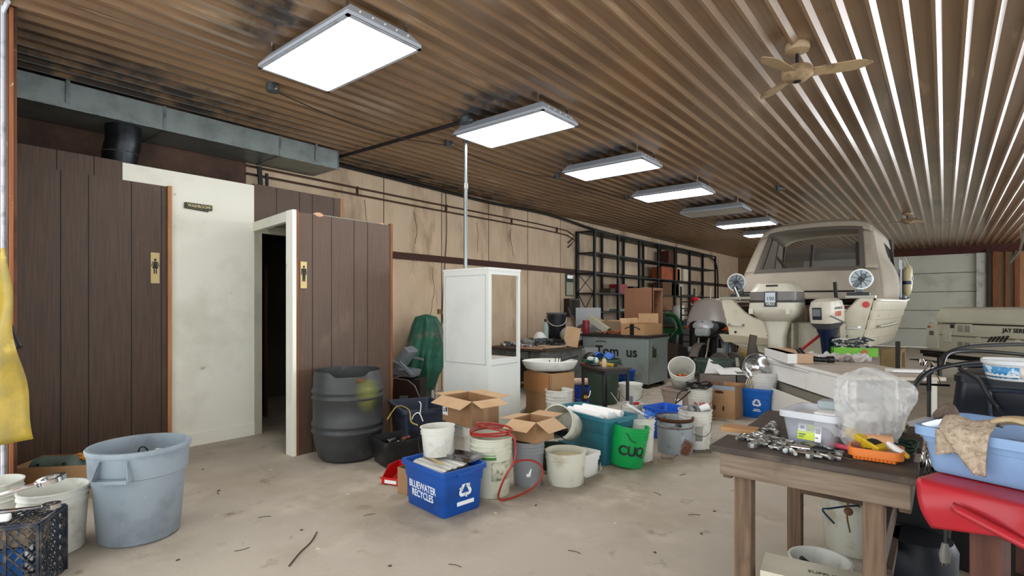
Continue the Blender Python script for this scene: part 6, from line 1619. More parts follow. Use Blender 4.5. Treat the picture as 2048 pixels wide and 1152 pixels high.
downrigger(-.80, .1, 'left downrigger reel on the boat stern', -1)
downrigger(.86, .12, 'right downrigger reel on the boat stern', 1)
solo('red_bar', MB().tube([(0, 0, 0), (.28, 0, .26), (.35, 0, .33)], .02, 8, 0), RED, 'red handled bar leaning between the two outboard motors', 'bar', bl(.12, -.32, .72), BRZ)
# trailer
t = thing('boat_trailer', 'boat trailer with beige plastic fenders under the boat', 'trailer', BO, BRZ)
TR = mat('#57554f', .5, .4)
part('frame', MB().box(-.5, .3, .38, -.4, 4.6, .46).box(.4, .3, .38, .5, 4.6, .46).box(-.5, .3, .38, .5, .4, .46).box(-1.2, 1.75, .30, 1.2, 1.85, .38).bar((-.45, 4.5, .42), (0, 6.6, .42), .08, .08).bar((.45, 4.5, .42), (0, 6.6, .42), .08, .08), TR, t)
for s in (-1, 1):
    part('bunk', MB().box(s * .55 - .05, .4, .46, s * .55 + .05, 3.6, .66), WOODD, t)
    part('trailer_wheel', MB().at((s * 1.12, 1.8, .30), (0, PI / 2, 0)).lathe([(.16, -.08), (.27, -.09), (.30, -.03), (.30, .03), (.27, .09), (.16, .08), (.05, .07)], 32), RUBBER, t)
    prof = [(1.8 + .42 * q, .40 + .36 * r_) for q, r_ in ((-1, 0), (-.95, .6), (-.7, .95), (.7, .95), (.95, .6), (1, 0))]
    inn_ = [(1.8 + .37 * q, .40 + .31 * r_) for q, r_ in ((1, 0), (.93, .55), (.66, .92), (-.66, .92), (-.93, .55), (-1, 0))]
    part('fender', MB().prism(prof + inn_, s * 1.12 - .14, s * 1.12 + .14, 'x'), mat('#a98f68', .5, dirt=('#8f7753', 4, .5, .8)), t, bevel=.01)
    part('guide_post', MB().box(s * 1.24 - .03, 1.1, .36, s * 1.24 + .03, 1.16, .90), mat('#2e2c29', .5), t)
part('jack_stand', MB().box(-.06, 6.4, 0, .06, 6.5, .4), TR, t)

# ================================================================== pop-up camper
x0, z0 = (1856 - CX) / F * 10.8, 10.8
A = cw(x0, z0); B = cw(x0 + .16, z0 - 1.7); rz, _ = ab(A, B)
t = thing('camper_trailer', 'folded cream pop up camper trailer at the right', 'camper', A, rz)
CMP = mat('#d9d7c6', .4, dirt=('#cbc8b5', 2, .5, .8)); CMW = mat('#dddbce', .4)
part('lower_body', MB().box(.0, 0, .55, 4, 2.1, 1.10), CMP, t, bevel=.02)
part('roof', MB().loft([[(.22, -.02, 1.12), (4, -.02, 1.12), (4, 2.12, 1.12), (.22, 2.12, 1.12)], [(.22, -.04, 1.20), (4, -.04, 1.20), (4, 2.14, 1.20), (.22, 2.14, 1.20)], [(.28, 0, 1.40), (4, 0, 1.40), (4, 2.1, 1.40), (.28, 2.1, 1.40)], [(.35, .05, 1.43), (4, .05, 1.43), (4, 2.05, 1.43), (.35, 2.05, 1.43)]]), CMP, t, bevel=.008)
part('roof_seam', MB().box(.25, -.05, 1.13, 4, -.0, 1.15).box(.28, -.02, 1.39, 4, 0.02, 1.41), mat('#c9c5b2', .4), t)
part('front_locker', MB().box(-.02, -.02, .60, .24, .02, 1.0), CMW, t, bevel=.006)
part('locker_grille', MB().box(.06, -.03, .86, .15, -.018, .95), mat('#6d6d66', .5), t)
part('hatch', MB().box(.34, -.015, .74, .52, .01, .97), CMW, t, bevel=.012)
part('orange_lamp', MB().at((.05, -.02, 1.03), (PI / 2, 0, 0)).cyl(.025, 0, .02, 12), mat('#c4552c', .3), t)
for zz in (.94, .66):
    v_ = part('vent', MB().box(.62, -.014, zz, .95, 0, zz + .17 if zz > .8 else zz + .12), CMW, t, bevel=.003)
    mb = MB()
    for k in range(7):
        for x_ in (.66, .80): mb.box(x_, -.018, zz + .02 + k * .018, x_ + .11, -.013, zz + .029 + k * .018) if zz + .03 + k * .018 < zz + (.16 if zz > .8 else .11) else None
    part('louvre', mb, mat('#5f6058', .5), v_)
part('black_vent', MB().box(.50, -.012, 1.02, .58, 0, 1.09), mat('#2f302c', .5), t, bevel=.003)
part('stripe', MB().box(.26, -.006, .875, 4, 0, .885).box(.5, -.006, .86, 4, 0, .868), mat('#5a4a3e', .4), t)
mb = MB()
for k in range(5): mb.prism([(1.22 + k * .07, .80 + k * .004), (1.26 + k * .07, .80 + k * .004), (1.34 + k * .07, .90 + k * .008), (1.30 + k * .07, .90 + k * .008)], -.01, -.002, 'y')
part('swoosh_graphic', mb, mat('#2a2825', .4), t)
for x_ in (1.08, 1.78): part('round_cap', MB().at((x_, -.01, .83), (PI / 2, 0, 0)).cyl(.05, 0, .03, 16), CMW, t)
text('JAY SERIES', .10, t, (1.50, -.004, 1.02), FRONT, mat('#23211f', .4), .002, bold=.003, align='LEFT')
part('bumper', MB().box(-.4, .2, .45, .2, .4, .52).box(-.1, -.02, .42, 1.4, .1, .5), BLACK, t)
part('front_cap', MB().box(-.03, .05, 1.05, .24, 1.9, 1.12), CMW, t, bevel=.01)
part('corner_light', MB().box(.2, -.03, 1.08, .26, .0, 1.2), STEEL, t)
part('camper_wheel', MB().at((2.4, .1, .3), (PI / 2, 0, 0)).cyl(.3, -.1, .1, 30), RUBBER, t)
part('stabilizer', MB().box(.1, .1, 0, .16, .16, .5).box(3.8, .1, 0, 3.86, .16, .5).box(.1, 1.9, 0, .16, 1.96, .5), TR, t)
part('roof_bulge', MB().at((2.15, 1.0, 1.43)).sphere(.55, 20, 10, (1.1, .8, .3)), WHITE, t)
mb = MB().at((0, 0, 0)).box(-.4, 0, 0, .5, .25, .02)
solo('floor_mat', mb, BLACK, 'flat black piece on the floor in front of the camper', 'mat', gp(1845, 722), rz)
mb = MB().tube([(0, 0, .1), (.3, 0, .1), (.5, 0, .12)], .04, 8, 2); 
# ================================================================== right foreground
# --- white desk
hd = .76
A = gp(1535, 714, hd); B = gp(1697, 753, hd); A.z = B.z = 0; rz, L = ab(A, B); Rw = Matrix.Rotation(rz, 4, 'Z')
WD = mat('#f0f0ed', .45, dirt=('#dcdad2', 3, .55, .8)); WD2 = mat('#cfccc3', .5)
Wd2 = .90
t = thing('white_desk', 'white melamine desk with open drawer gap behind the clear tote', 'desk', A, rz)
part('desk_top', MB().box(-.0, -.0, hd - .035, L, Wd2, hd), mat('#c9bfb0', .5, dirt=('#a49a8b', 4, .5, .8)), t, bevel=.003)
part('top_edge', MB().box(0, -.008, hd - .035, L, 0, hd), WD, t)
part('apron_panel', MB().box(-.0, .0, hd - .27, L - .05, .02, hd - .04), WD, t)
part('drawer_pull', MB().box(.02, -.02, hd - .06, L * .6, -.008, hd - .04), WD, t)
part('side_panel', MB().box(.0, .02, .05, .02, Wd2 - .4, hd - .035), WD2, t)
part('drawer_box', MB().box(.1, .04, hd - .42, L - .25, .5, hd - .3), mat('#8f897c', .6), t)
part('drawer_front', MB().box(.05, -.10, .12, L - .2, -.08, hd - .36), mat('#e6e4da', .5), t, bevel=.003)
part('drawer_side', MB().box(.07, -.08, .15, .09, .4, hd - .38).box(L - .24, -.08, .15, L - .22, .4, hd - .38), WD2, t)
part('rear_panel', MB().box(.3, .5, .0, L - .1, .52, hd - .035), WD2, t)
part('leg', MB().box(L - .1, Wd2 - .1, 0, L - .05, Wd2 - .05, hd - .035), WD2, t); part('leg', MB().box(L - .1, .05, 0, L - .05, .1, hd - .035), WD2, t)
wdA = A
def wd(px, py, z_=hd): return gp(px, py, z_)
cb_ = carton('cardboard_box', 'long flattened cardboard box on the left of the white desk', wd(1530, 712, hd + .002), rz - .1, .95, .28, .11, mat('#c9a98c', .8), None)
part('white_wrap', MB().box(-.003, -.003, .0, .955, .1, .115), WHITE, cb_)
part('lid', MB().box(0, 0, .11, .95, .28, .115), mat('#c39f80', .8), cb_)
PV = mat('#1d1e20', .35)
t = thing('pipe_fitting', 'black plastic elbow pipes lying on the white desk', 'pipe fitting', wd(1640, 722, hd + .03), YAW)
part('pipe', MB().tube([(-.22, .08, .14), (-.16, .02, .05), (-.02, -.02, .02), (.12, -.03, .02)], .032, 12, 4), PV, t)
part('coupling', MB().at((.1, -.03, .02), (0, PI / 2, 0)).lathe([(.042, -.03), (.042, .04), (.03, .04), (.03, -.03)], 14), PV, t)
solo('yellow_stopper', MB().box(-.05, -.02, 0, .05, .03, .025), mat('#d8bf2e', .4), 'small yellow plastic cap on the white desk', 'cap', wd(1578, 714), rz + .4, bevel=.005)
mb = MB().patch(lambda u, v: ((u - .5) * .7, (v - .5) * .30, .05 + .045 * math.sin(u * 17 + v * 3) * math.cos(v * 9 + u * 4) + .03 * math.sin(u * 31) * math.sin(v * 19)), 36, 20)
solo('plastic_bag', mb, mat('#d8d6d3', .25, alpha=.85, dirt=('#b58672', 3, .58, .66)), 'crumpled white and pink plastic bag across the white desk', 'plastic bag', wd(1672, 722), YAW - .4, solid=.002)
coil('cable', 'thin black cable on the left of the white desk', wd(1568, 716), .08, 2, .006, BLACK, .02, seed=7)
A = wd(1672, 710); gb_ = carton('fruit_box', 'lime green fruit box full of grey pipe offcuts', wd(1668, 712, hd + .0), YAW - .35, .52, .34, .12, mat('#79c23c', .5, dirt=('#4f9a2a', 5, .55, .8)), None)
part('fruit_print', MB().at((.36, -.003, .06), (PI / 2, 0, 0)).cyl(.04, -.002, .0, 16), mat('#b96a3a', .5), gb_)
mb = MB(); r3 = random.Random(21); mb2 = MB()
for k in range(70):
    q = Vector((r3.uniform(.03, .49), r3.uniform(.04, .3), .10 + r3.uniform(0, .14))); a, e_ = r3.uniform(0, 6.3), r3.uniform(-.3, .5); l_ = r3.uniform(.04, .09)
    d_ = Vector((math.cos(a) * math.cos(e_), math.sin(a) * math.cos(e_), math.sin(e_))) * l_
    (mb if k % 3 else mb2).tube([q - d_, q + d_], .010, 8, 0)
o = solo('pipe_offcut', mb, mat('#6f7679', .3, .8), 'heap of grey metal tube offcuts in the green box', 'tube offcuts', gb_.location, gb_.rotation_euler[2]); o['kind'] = 'stuff'
o = solo('tube_piece', mb2, mat('#dcdcda', .4), 'white tube pieces mixed in the green box', 'tube offcuts', gb_.location, gb_.rotation_euler[2]); o['kind'] = 'stuff'
solo('blue_clip', MB().tube([(0, 0, 0), (.03, .02, .03), (.06, 0, 0), (.09, .03, .03)], .01, 6), mat('#7f8fd6', .4), 'pale blue plastic clips right of the green box', 'clip', wd(1728, 722), YAW)
solo('melamine_board', MB().box(0, 0, 0, .36, .03, .17), WD, 'long white melamine board sticking out at the desk end', 'board', wd(1770, 742, hd - .0) , (math.radians(88), 0, YAW - .2))

# --- rough wooden table
ht = .80
A = gp(1447, 893, ht); B = gp(1836, 960, ht); A = gp(1440, 890, ht); B = gp(1822, 952, ht); A.z = B.z = 0; rz, L = ab(A, B); Rt = Matrix.Rotation(rz, 4, 'Z')
A0 = A
t = thing('wooden_table', 'rough weathered wooden table with bolts on it', 'table', A, rz)
Wt = 1.05
top = MB()
for k, (y0, y1) in enumerate(((-.03, .24), (.245, .52), (.525, .80), (.805, Wt))): top.box(-.04 + (.0, .05, .02, .0)[k], y0, ht - .028, L + .02 - (.0, .02, .0, .03)[k], y1, ht)
part('tabletop', top, mat('#4d433b', .75, grain=('#332b26', (1.5, 16, 16), 3, .8), dirt=[('#75675a', 3, .55, .8), ('#211b17', 5, .6, .75)]), t, bevel=.004)
part('apron', MB().box(0, 0, ht - .135, L, .04, ht - .03), WOODL, t, bevel=.004)
part('apron', MB().box(L - .04, .04, ht - .16, L, Wt - .04, ht - .03), WOODD, t, bevel=.004)
part('apron', MB().box(0, .04, ht - .16, .04, Wt - .04, ht - .03), WOODD, t, bevel=.004)
part('apron', MB().box(.0, Wt - .04, ht - .16, L, Wt, ht - .03), WOODD, t, bevel=.004)
for x_, y_ in ((.05, .045), (L - .16, .045), (.09, Wt - .12), (L - .13, Wt - .12)): part('leg', MB().box(x_, y_, 0, x_ + .075, y_ + .075, ht - .03), WOODV, t, bevel=.004)
part('stretcher', MB().box(.165, Wt - .14, .36, L - .1, Wt - .12, .49), WOODD, t, bevel=.003)
part('stretcher', MB().box(L - .12, .12, .36, L - .09, Wt - .12, .48), WOODD, t, bevel=.003)
part('lower_shelf', MB().box(.14, .45, .1, L - .1, .85, .12) if False else MB().box(L - .1, .2, .30, L - .07, .8, .34), WOODD, t)
tt = lambda px, py, dz=.001: gp(px, py, ht + dz)
# wood offcut at the left corner
solo('wood_offcut', MB().box(-.08, -.05, 0, .09, .05, .022), mat('#b48a5c', .7, grain=('#94693f', (2, 20, 20), 3, .6)), 'pale wood offcut lying at the left edge of the wooden table', 'wood offcut', tt(1478, 862), rz + .1, bevel=.002)
# bolts and nuts
def mkbolt(i):
    mb = MB()
    if i == 0: mb.at((0, 0, .0125), (0, PI / 2, 0)).lathe([(.0125, 0), (.0125, .012)], 6).at((0, 0, .0125), (0, PI / 2, 0)).cyl(.008, .012, .055, 10)
    elif i == 1: mb.at((0, 0, 0)).lathe([(.016, 0), (.016, .018), (.008, .018), (.008, .002)], 6)
    else: mb.at((0, 0, .011), (0, PI / 2, 0)).lathe([(.011, -.01), (.011, .0)], 6).at((0, 0, .011), (0, PI / 2, 0)).cyl(.006, 0, .04, 8).at((0, 0, .011), (0, PI / 2, 0)).lathe([(.012, .02), (.012, .03)], 6)
    return part('bolt', mb, mat('#b9bab6', .3, .85, dirt=('#8b8474', 20, .55, .7)), smooth=30)
r3 = random.Random(31); pts = []
for k in range(64):
    s = r3.random(); px = 1490 + 190 * s + r3.uniform(-5, 5); py = 884 + 34 * s + r3.uniform(-15, 9)
    pts.append((tt(px, py), r3.uniform(0, 6.3)))
for k in range(9): pts.append((tt(r3.uniform(1500, 1560), r3.uniform(866, 882)), r3.uniform(0, 6.3)))
for k in range(8): pts.append((tt(r3.uniform(1540, 1552), r3.uniform(848, 866)), r3.uniform(0, 6.3)))
scatter('bolt', 'loose zinc bolt or nut along front of the wooden table', 'bolt', None, pts, mkbolt, 'loose bolts and nuts on the wooden table')
t2 = thing('flashlight', 'black and chrome flashlight lying before the clear tote', 'flashlight', tt(1582, 893, .022), rz + .05)
part('barrel', MB().at((0, 0, 0), (0, PI / 2, 0)).cyl(.011, 0, .075, 12), CHROME, t2); part('head', MB().at((.075, 0, 0), (0, PI / 2, 0)).lathe([(.011, 0), (.02, .02), (.02, .05), (.015, .065)], 14), PV, t2)
part('tail_switch', MB().at((.14, 0, 0), (0, PI / 2, 0)).cyl(.013, 0, .025, 12), PV, t2)
t2 = thing('socket_bar', 'chrome extension bar lying in front of the flashlight', 'tool', tt(1590, 903, .012), rz + .02)
part('bar', MB().at((0, 0, 0), (0, PI / 2, 0)).cyl(.006, 0, .16, 10), CHROME, t2); part('bolt_head', MB().at((.16, 0, 0), (0, PI / 2, 0)).lathe([(.014, 0), (.014, .014)], 6), CHROME, t2)
solo('zinc_disc', MB().lathe([(.028, 0), (.03, .01), (.026, .02)], 20), mat('#b9bab2', .35, .6), 'round zinc cap at the front of the bolt heap', 'cap', tt(1628, 906), 0)
coil('steel_wire', 'coil of grey steel wire on the front of the wooden table', tt(1655, 911), .035, 5, .0025, STEEL, .012, cat='wire', ecc=.7, tails=[(.08, -.02, .004), (.13, .0, .004)], seed=4)
t2 = thing('marker', 'bright pink marker lying left of the orange tray', 'marker', tt(1682, 893, .013), rz - .35)
part('barrel', MB().at((0, 0, 0), (0, PI / 2, 0)).cyl(.0125, -.07, .03, 12), mat('#e0556f', .35), t2); part('cap', MB().at((0, 0, 0), (0, PI / 2, 0)).cyl(.0135, .03, .07, 12), mat('#ef6d86', .3), t2)
# orange tray and things in it
A = tt(1698, 917); B = tt(1792, 931); rzo, Lo = ab(A, B)
ot = tote('orange_tray', 'ribbed orange plastic tray of small tools on the table', A, rzo, Lo + .02, .15, .05, mat('#e0782a', .35), taper=.93, rad=.03, lip=.008, cat='tray', handles=False, ribs=False)
mb = MB()
for k in range(11): mb.at((.02 + k * (Lo - .02) / 10.5, .004, .022)).cyl(.007, -.018, .02, 8)
part('rib', mb, mat('#e0782a', .35), ot)
Ro = Matrix.Rotation(rzo, 4, 'Z'); oA = A
ol = lambda x, y, z_=.012: oA + Ro @ Vector((x, y, z_))
YEL = mat('#c9a81f', .4, dirt=('#8f7410', 8, .55, .8))
t2 = thing('voltage_tester', 'yellow two prong voltage tester in the orange tray', 'tester', ol(.05, .09, .06), (math.radians(10), math.radians(18), rzo - .6))
part('body', MB().box(-.09, -.018, -.01, .0, .018, .022).box(.0, -.026, -.015, .08, .026, .028), YEL, t2, bevel=.006)
part('prong', MB().box(-.14, -.014, 0, -.09, -.009, .006).box(-.14, .009, 0, -.09, .014, .006), BLACK, t2); part('label', MB().box(.02, -.02, .028, .06, .02, .03), BLACK, t2)
t2 = thing('twine_spool', 'peach spool of masking tape in the orange tray', 'spool', ol(Lo * .62, .11, .055), (0, PI / 2, rzo + .2))
part('spool', MB().cyl(.04, -.045, .045, 24), mat('#d9a77b', .6), t2); part('core', MB().cyl(.018, .045, .047, 14), mat('#5b3a24', .7), t2)
t2 = thing('marker', 'white pencil marker with yellow tip in the orange tray', 'marker', ol(Lo * .9, .08, .058), (0, math.radians(22), rzo - .6))
part('barrel', MB().at((0, 0, 0), (0, PI / 2, 0)).cyl(.014, -.07, .05, 12), WHITE, t2); part('tip', MB().at((0, 0, 0), (0, PI / 2, 0)).lathe([(.014, .05), (.01, .07), (.006, .075)], 12), mat('#e5b62a', .4), t2)
solo('black_clip', MB().box(-.03, -.015, 0, .03, .015, .03).at((0, 0, .02)).cyl(.012, 0, .02, 10), BLACK, 'small black knob piece in the middle of the orange tray', 'knob', ol(Lo * .5, .05, .014), rzo, bevel=.003)
solo('brown_card', MB().box(-.05, -.04, 0, .06, .04, .03), mat('#9b7b52', .7), 'brown sandpaper block in the orange tray', 'block', ol(Lo * .72, .05, .014), rzo + .3, bevel=.003)
# twine
coil('green_twine', 'bundle of dark green twine on the table by the blue tote', tt(1797, 903, .0), .062, 9, .0045, mat('#1f3a2c', .6), .055, cat='twine', seed=11)
coil('rope_bundle', 'olive rope bundle behind the green twine', tt(1787, 868, .0), .05, 5, .009, mat('#6c6542', .7), .07, cat='rope', seed=12)
# clear tote with label
A = tt(1573, 888 - 3); B = tt(1677, 901 - 3); A = tt(1568, 884); B = tt(1664, 902); rzc, Lc = ab(A, B)
CLEAR = mat('#c7cbd6', .12, alpha=.34, ior=1.4)
CLEAR2 = mat('#dfe2e8', .15, alpha=.62)
ct = thing('storage_tote', 'clear plastic tote with a yellow green label on the table', 'plastic bin', A, rzc)
Wc_, hc2 = .27, .155
def cr(k, z_, ex=0): return rr((Lc + .02) * k + ex, Wc_ * k + ex, .03, z_, 4, Lc / 2, Wc_ / 2)
part('body', MB().loft([cr(.86, 0), cr(1.0, hc2 - .03)], cap1=False), CLEAR, ct, smooth=50, solid=.003)
part('rim', MB().loft([cr(1.0, hc2 - .03), cr(1.0, hc2 - .03, .03), cr(1.0, hc2, .03), cr(1.0, hc2, -.004), cr(1.0, hc2 - .03, -.004)], loop=True), CLEAR2, ct, smooth=50)
lab = part('label', MB().at((Lc * .28, -.004, .03), (math.radians(-8), 0, 0)).box(0, .008, 0, .072, .0095, .072), mat('#c8d93c', .5), ct, label='yellow green product label')
part('label_panel', MB().at((Lc * .28, -.005, .03), (math.radians(-8), 0, 0)).box(.003, .0075, .04, .036, .009, .069), WHITE, lab)
part('label_print', MB().at((Lc * .28, -.006, .03), (math.radians(-8), 0, 0)).box(.012, .0075, .047, .028, .009, .063).box(.006, .0075, .022, .036, .009, .026), mat('#123f8f', .5), lab)
part('label_text', MB().at((Lc * .28, -.006, .03), (math.radians(-8), 0, 0)).box(.006, .0075, .014, .03, .009, .017).box(.006, .0075, .008, .026, .009, .010).box(.042, .0075, .045, .06, .009, .048), mat('#5b6b20', .5), lab)
bc_ = part('barcode_label', MB().at((Lc * .28, -.005, .03), (math.radians(-8), 0, 0)).box(.074, .0075, -.002, .102, .009, .066), WHITE, ct)
mb = MB().at((Lc * .28, -.006, .03), (math.radians(-8), 0, 0))
for k in range(7): mb.box(.078, .0075, .036 + k * .0035, .098, .009, .0378 + k * .0035)
mb.box(.078, .0075, .014, .09, .009, .018); part('barcode_lines', mb, BLACK, bc_)
Rc = Matrix.Rotation(rzc, 4, 'Z'); ctA = A
cl = lambda x, y, z_: ctA + Rc @ Vector((x, y, z_))
solo('white_box', MB().box(0, 0, 0, .13, .14, .10), WHITE, 'small white box inside the right of the clear tote', 'box', cl(Lc * .50, .08, .05), rzc, bevel=.002)
solo('brown_pouch', MB().at((0, 0, .03)).sphere(.06, 14, 8, (1.1, .9, .5)), mat('#7a5549', .6), 'brown pouch inside the bottom of the clear tote', 'pouch', cl(Lc * .68, .11, .004), rzc)
solo('grey_pouch', MB().at((0, 0, .03)).sphere(.07, 14, 8, (1.0, .9, .6)), mat('#8a8fa2', .6), 'grey cloth pouch inside the left of the clear tote', 'pouch', cl(Lc * .28, .14, .006), rzc)
solo('red_pen', MB().at((0, 0, 0), (0, PI / 2, 0)).cyl(.006, -.05, .05, 8), RED, 'red pen lying on top inside the clear tote', 'pen', cl(Lc * .40, .18, .10), rzc + .3)
solo('clear_pack', MB().box(0, 0, 0, .13, .10, .04), mat('#c4d3d8', .1, alpha=.5), 'clear blister pack on top of the small white box', 'pack', cl(Lc * .42, .16, .152), rzc + .1, bevel=.01)
# plastic bag
def bagfn(u, v):
    a = 2 * PI * u; 
    prof = [(0.0, .0), (.08, .0), (.13, .03), (.165, .10), (.18, .18), (.17, .25), (.13, .31), (.08, .345), (.03, .36), (0, .362)]
    s = v * 9; i = min(8, int(s)); f = s - i; q = prof[i][0] * (1 - f) + prof[i + 1][0] * f; z_ = prof[i][1] * (1 - f) + prof[i + 1][1] * f
    P_ = Vector((math.cos(a), math.sin(a), z_ * 4))
    n1 = noise.noise(P_ * 1.6 + Vector((3, 1, 2))); n2 = abs(noise.noise(P_ * 3.7)); n3 = abs(noise.noise(P_ * 7.5))
    k = 1 + .22 * n1 - .24 * n2 - .12 * n3
    q *= k
    x_ = q * math.cos(a) * .88 + (z_ - .15) * .05 + .09 * max(0, math.cos(a - .05)) ** 5 * math.exp(-((z_ - .27) / .07) ** 2) - .03 * max(0, z_ - .2) / .1
    return (x_, q * math.sin(a) * .62, z_ * (1 + .04 * n1))
pb = gp(1742, 903, ht)
solo('plastic_bag', MB().patch(bagfn, 90, 70), mat('#d9d8d5', .18, alpha=.42, bump=(30, 1.0)), 'large crumpled translucent plastic bag standing on the wooden table', 'plastic bag', cw(1.61, 2.38, ht + .004), YAW, smooth=60)

# --- second table with red tarp, blue tote
h2 = .84
A = gp(1858, 960, h2); B = gp(2048, 1008, h2); A.z = B.z = 0; rz2, L2 = ab(A, B); L2 = 1.1; R2 = Matrix.Rotation(rz2, 4, 'Z')
tb2 = thing('wooden_bench', 'dark stained wooden bench under red tarp at right', 'bench', A, rz2)
BR = mat('#5d3628', .6, grain=('#3f2218', (14, 14, 1.2), 3, .7), dirt=('#9c8a78', 12, .68, .75))
W2 = .62
part('bench_top', MB().box(.02, .02, h2 - .05, L2, W2, h2 - .012), WOODD, tb2)
for x_, y_ in ((.09, .06), (L2 - .1, .06), (.05, W2 - .1), (L2 - .1, W2 - .1)): part('leg', MB().box(x_, y_, 0, x_ + .085, y_ + .075, h2 - .05), BR, tb2, bevel=.003)
part('apron', MB().box(.09, .05, h2 - .15, L2, .08, h2 - .05), BR, tb2)
part('lower_rail', MB().box(.09, .03, .22, L2, .055, .48), mat('#5e4329', .6, grain=('#7a5a2e', (1.5, 16, 16), 3, .7)), tb2, bevel=.003)
part('rail_edge', MB().box(.17, .0, .48, L2, .03, .50), WOODL, tb2)
part('shelf_board', MB().box(.05, .06, .40, L2, W2 - .05, .42), WOODD, tb2)
REDT = mat('#b3222e', .35, dirt=('#96343a', 3, .5, .8), bump=(9, .25))
def tarp2(u, v):
    # v: 0 back of top .. .6 front edge .. 1 hanging
    x_ = -.03 + (L2 + .05) * u
    if v < .55: return (x_, W2 * (1 - v / .55) - .02 * (v / .55), h2 + .0)
    f = (v - .55) / .45
    drop = (.155 - .34 * min(u, .28) + .012 * math.sin(u * 9))
    return (x_ + .05 * f * (1 - u), -.02 - .03 * math.sin(f * 2.2) - .022 * math.sin(u * 13 + 1 + f * 3) * f, h2 - drop * f)
solo('red_tarp', MB().patch(tarp2, 60, 30), REDT, 'red vinyl tarp draped over the front of right bench', 'tarp', A, rz2, smooth=60, solid=.004)
solo('tarp_fold', MB().patch(lambda u, v: (.10 + .42 * u, -.065 - .02 * math.sin(v * PI), h2 - .035 - .12 * u - .03 * v), 20, 6), REDT, 'folded diagonal strip of red vinyl on the tarp front', 'tarp', A, rz2, smooth=60, solid=.006)
# blue tote on it
Ab = gp(1838, 938, h2 + .006); Bb = gp(2048, 985, h2 + .006); rzb, Lb = ab(Ab, Bb); Lb = .62
BLT = mat('#8fb0d8', .25, alpha=.80, dirt=('#7a98c4', 3, .5, .8))
bt_ = tote('storage_tote', 'translucent pale blue tote at the right with rags over its rim', Ab, rzb, Lb, .40, .165, BLT, taper=.93, lip=.016, rad=.04, cat='plastic bin')
Rb_ = Matrix.Rotation(rzb, 4, 'Z'); bA = Ab
q_ = lambda x, y, z_: bA + Rb_ @ Vector((x, y, z_))
part('contents', MB().box(.15, .05, .012, Lb - .04, .35, .10), mat('#4c4f63', .6, dirt=('#8a8fa5', 5, .5, .6)), bt_)
# beige rag
RAG = mat('#b8a792', .95, dirt=[('#94826b', 60, .45, .65), ('#d0c2ae', 40, .55, .75)], bump=(120, .8))
def edge_sheet(poly_top, poly_front, m, label, loc, rz_, th=.008):
    mb = MB(); n = len(poly_top)
    mb.prism(poly_front, -th, 0, 'y'); mb.prism(poly_top, 0, th, 'z')
    return solo('rag', mb, m, label, 'rag', loc, rz_)
def ragf(u, v):
    # cloth draped over the rim: v 0 behind/top -> 1 hanging tip ; u across
    if v < .3:
        f = v / .3; return (.0 + .145 * u, .09 * (1 - f), .012 + .022 * math.sin(f * 3) + .006 * math.sin(u * 9))
    f = (v - .3) / .7
    lo = .02 + .10 * f; hi = .17 - .025 * f
    x_ = (.0 + .105 * f) * (1 - u) + (.145 - .01 * f) * u
    return (x_, -.03 - .012 * math.sin(f * 3) - .004 * math.sin(u * 8), .012 - .15 * f)
o = solo('rag', MB().patch(ragf, 14, 24), RAG, 'speckled beige rag hanging over the front rim of blue tote', 'rag', q_(.068, .0, .17), rzb, smooth=60, solid=.008)
def rag2(u, v):
    return (-.006 + .0 * v + .08 * u, -.020 - .004 * math.sin(u * 5), .0 - (.095 - .03 * u) * v)
solo('rag', MB().patch(rag2, 10, 10), RAG, 'second fold of beige rag under the hanging one', 'rag', q_(.066, .0, .165), rzb, smooth=60, solid=.008)
mb = MB().patch(lambda u, v: (.20 * u, .14 * v - .03, .015 + .03 * math.sin(u * 4 + .5) * (1 - v * .5) + .01 * math.sin(v * 9)), 16, 10)
solo('rag', mb, mat('#b9a482', .95, bump=(60, .6), dirt=('#a08a68', 8, .5, .8)), 'smooth tan cloth on blue tote rim at the right edge', 'cloth', q_(.205, .03, .18), rzb + .05, smooth=60, solid=.010)
def sock(u, v):
    a = 2 * PI * u; s = v; r_ = .026 * (1 - .5 * abs(2 * s - 1) ** 3) * (1 + .15 * math.sin(a * 3 + s * 8))
    c_ = Vector((.0 + .09 * s, .02 * math.sin(s * 4), .02 + .03 * math.sin(s * 3) - .04 * s * s))
    return (c_.x, c_.y + r_ * math.cos(a), c_.z + r_ * math.sin(a))
solo('rag', MB().patch(sock, 18, 16), mat('#64564a', .95, bump=(60, .8)), 'crumpled dark brown rag on left rim of the blue tote', 'rag', q_(.012, .10, .170), rzb - .2, smooth=60)

# --- white folding table behind with the black tote
h3 = .79
A = gp(1795, 876, h3); B = gp(2040, 925, h3); A.z = B.z = 0; A = cw((1800 - CX) / F * 2.97, 2.97); rz3 = rz2 + .1; R3 = Matrix.Rotation(rz3, 4, 'Z')
t = thing('folding_table', 'white topped folding table behind the blue tote', 'table', A, rz3)
part('tabletop', MB().loft([rr(1.3, .68, .03, h3 - .04, 3, .65, .34), rr(1.3, .68, .03, h3, 3, .65, .34)]), mat('#c8cdd2', .35, dirt=('#b1b6ba', 3, .5, .8)), t)
for x_, y_ in ((.06, .05), (1.22, .05), (.06, .62), (1.22, .62)): part('leg', MB().at((x_, y_, 0)).cyl(.015, 0, h3 - .04, 10), DKSTEEL, t)
solo('dark_box', MB().box(0, 0, 0, .3, .3, .35), mat('#2b2b2a', .8), 'dark box on the floor under the white folding table', 'box', A + R3 @ Vector((.15, .2, 0)), rz3, bevel=.005)
Akt = cw((1907 - CX) / F * 2.95, 2.95, h3 + .003)
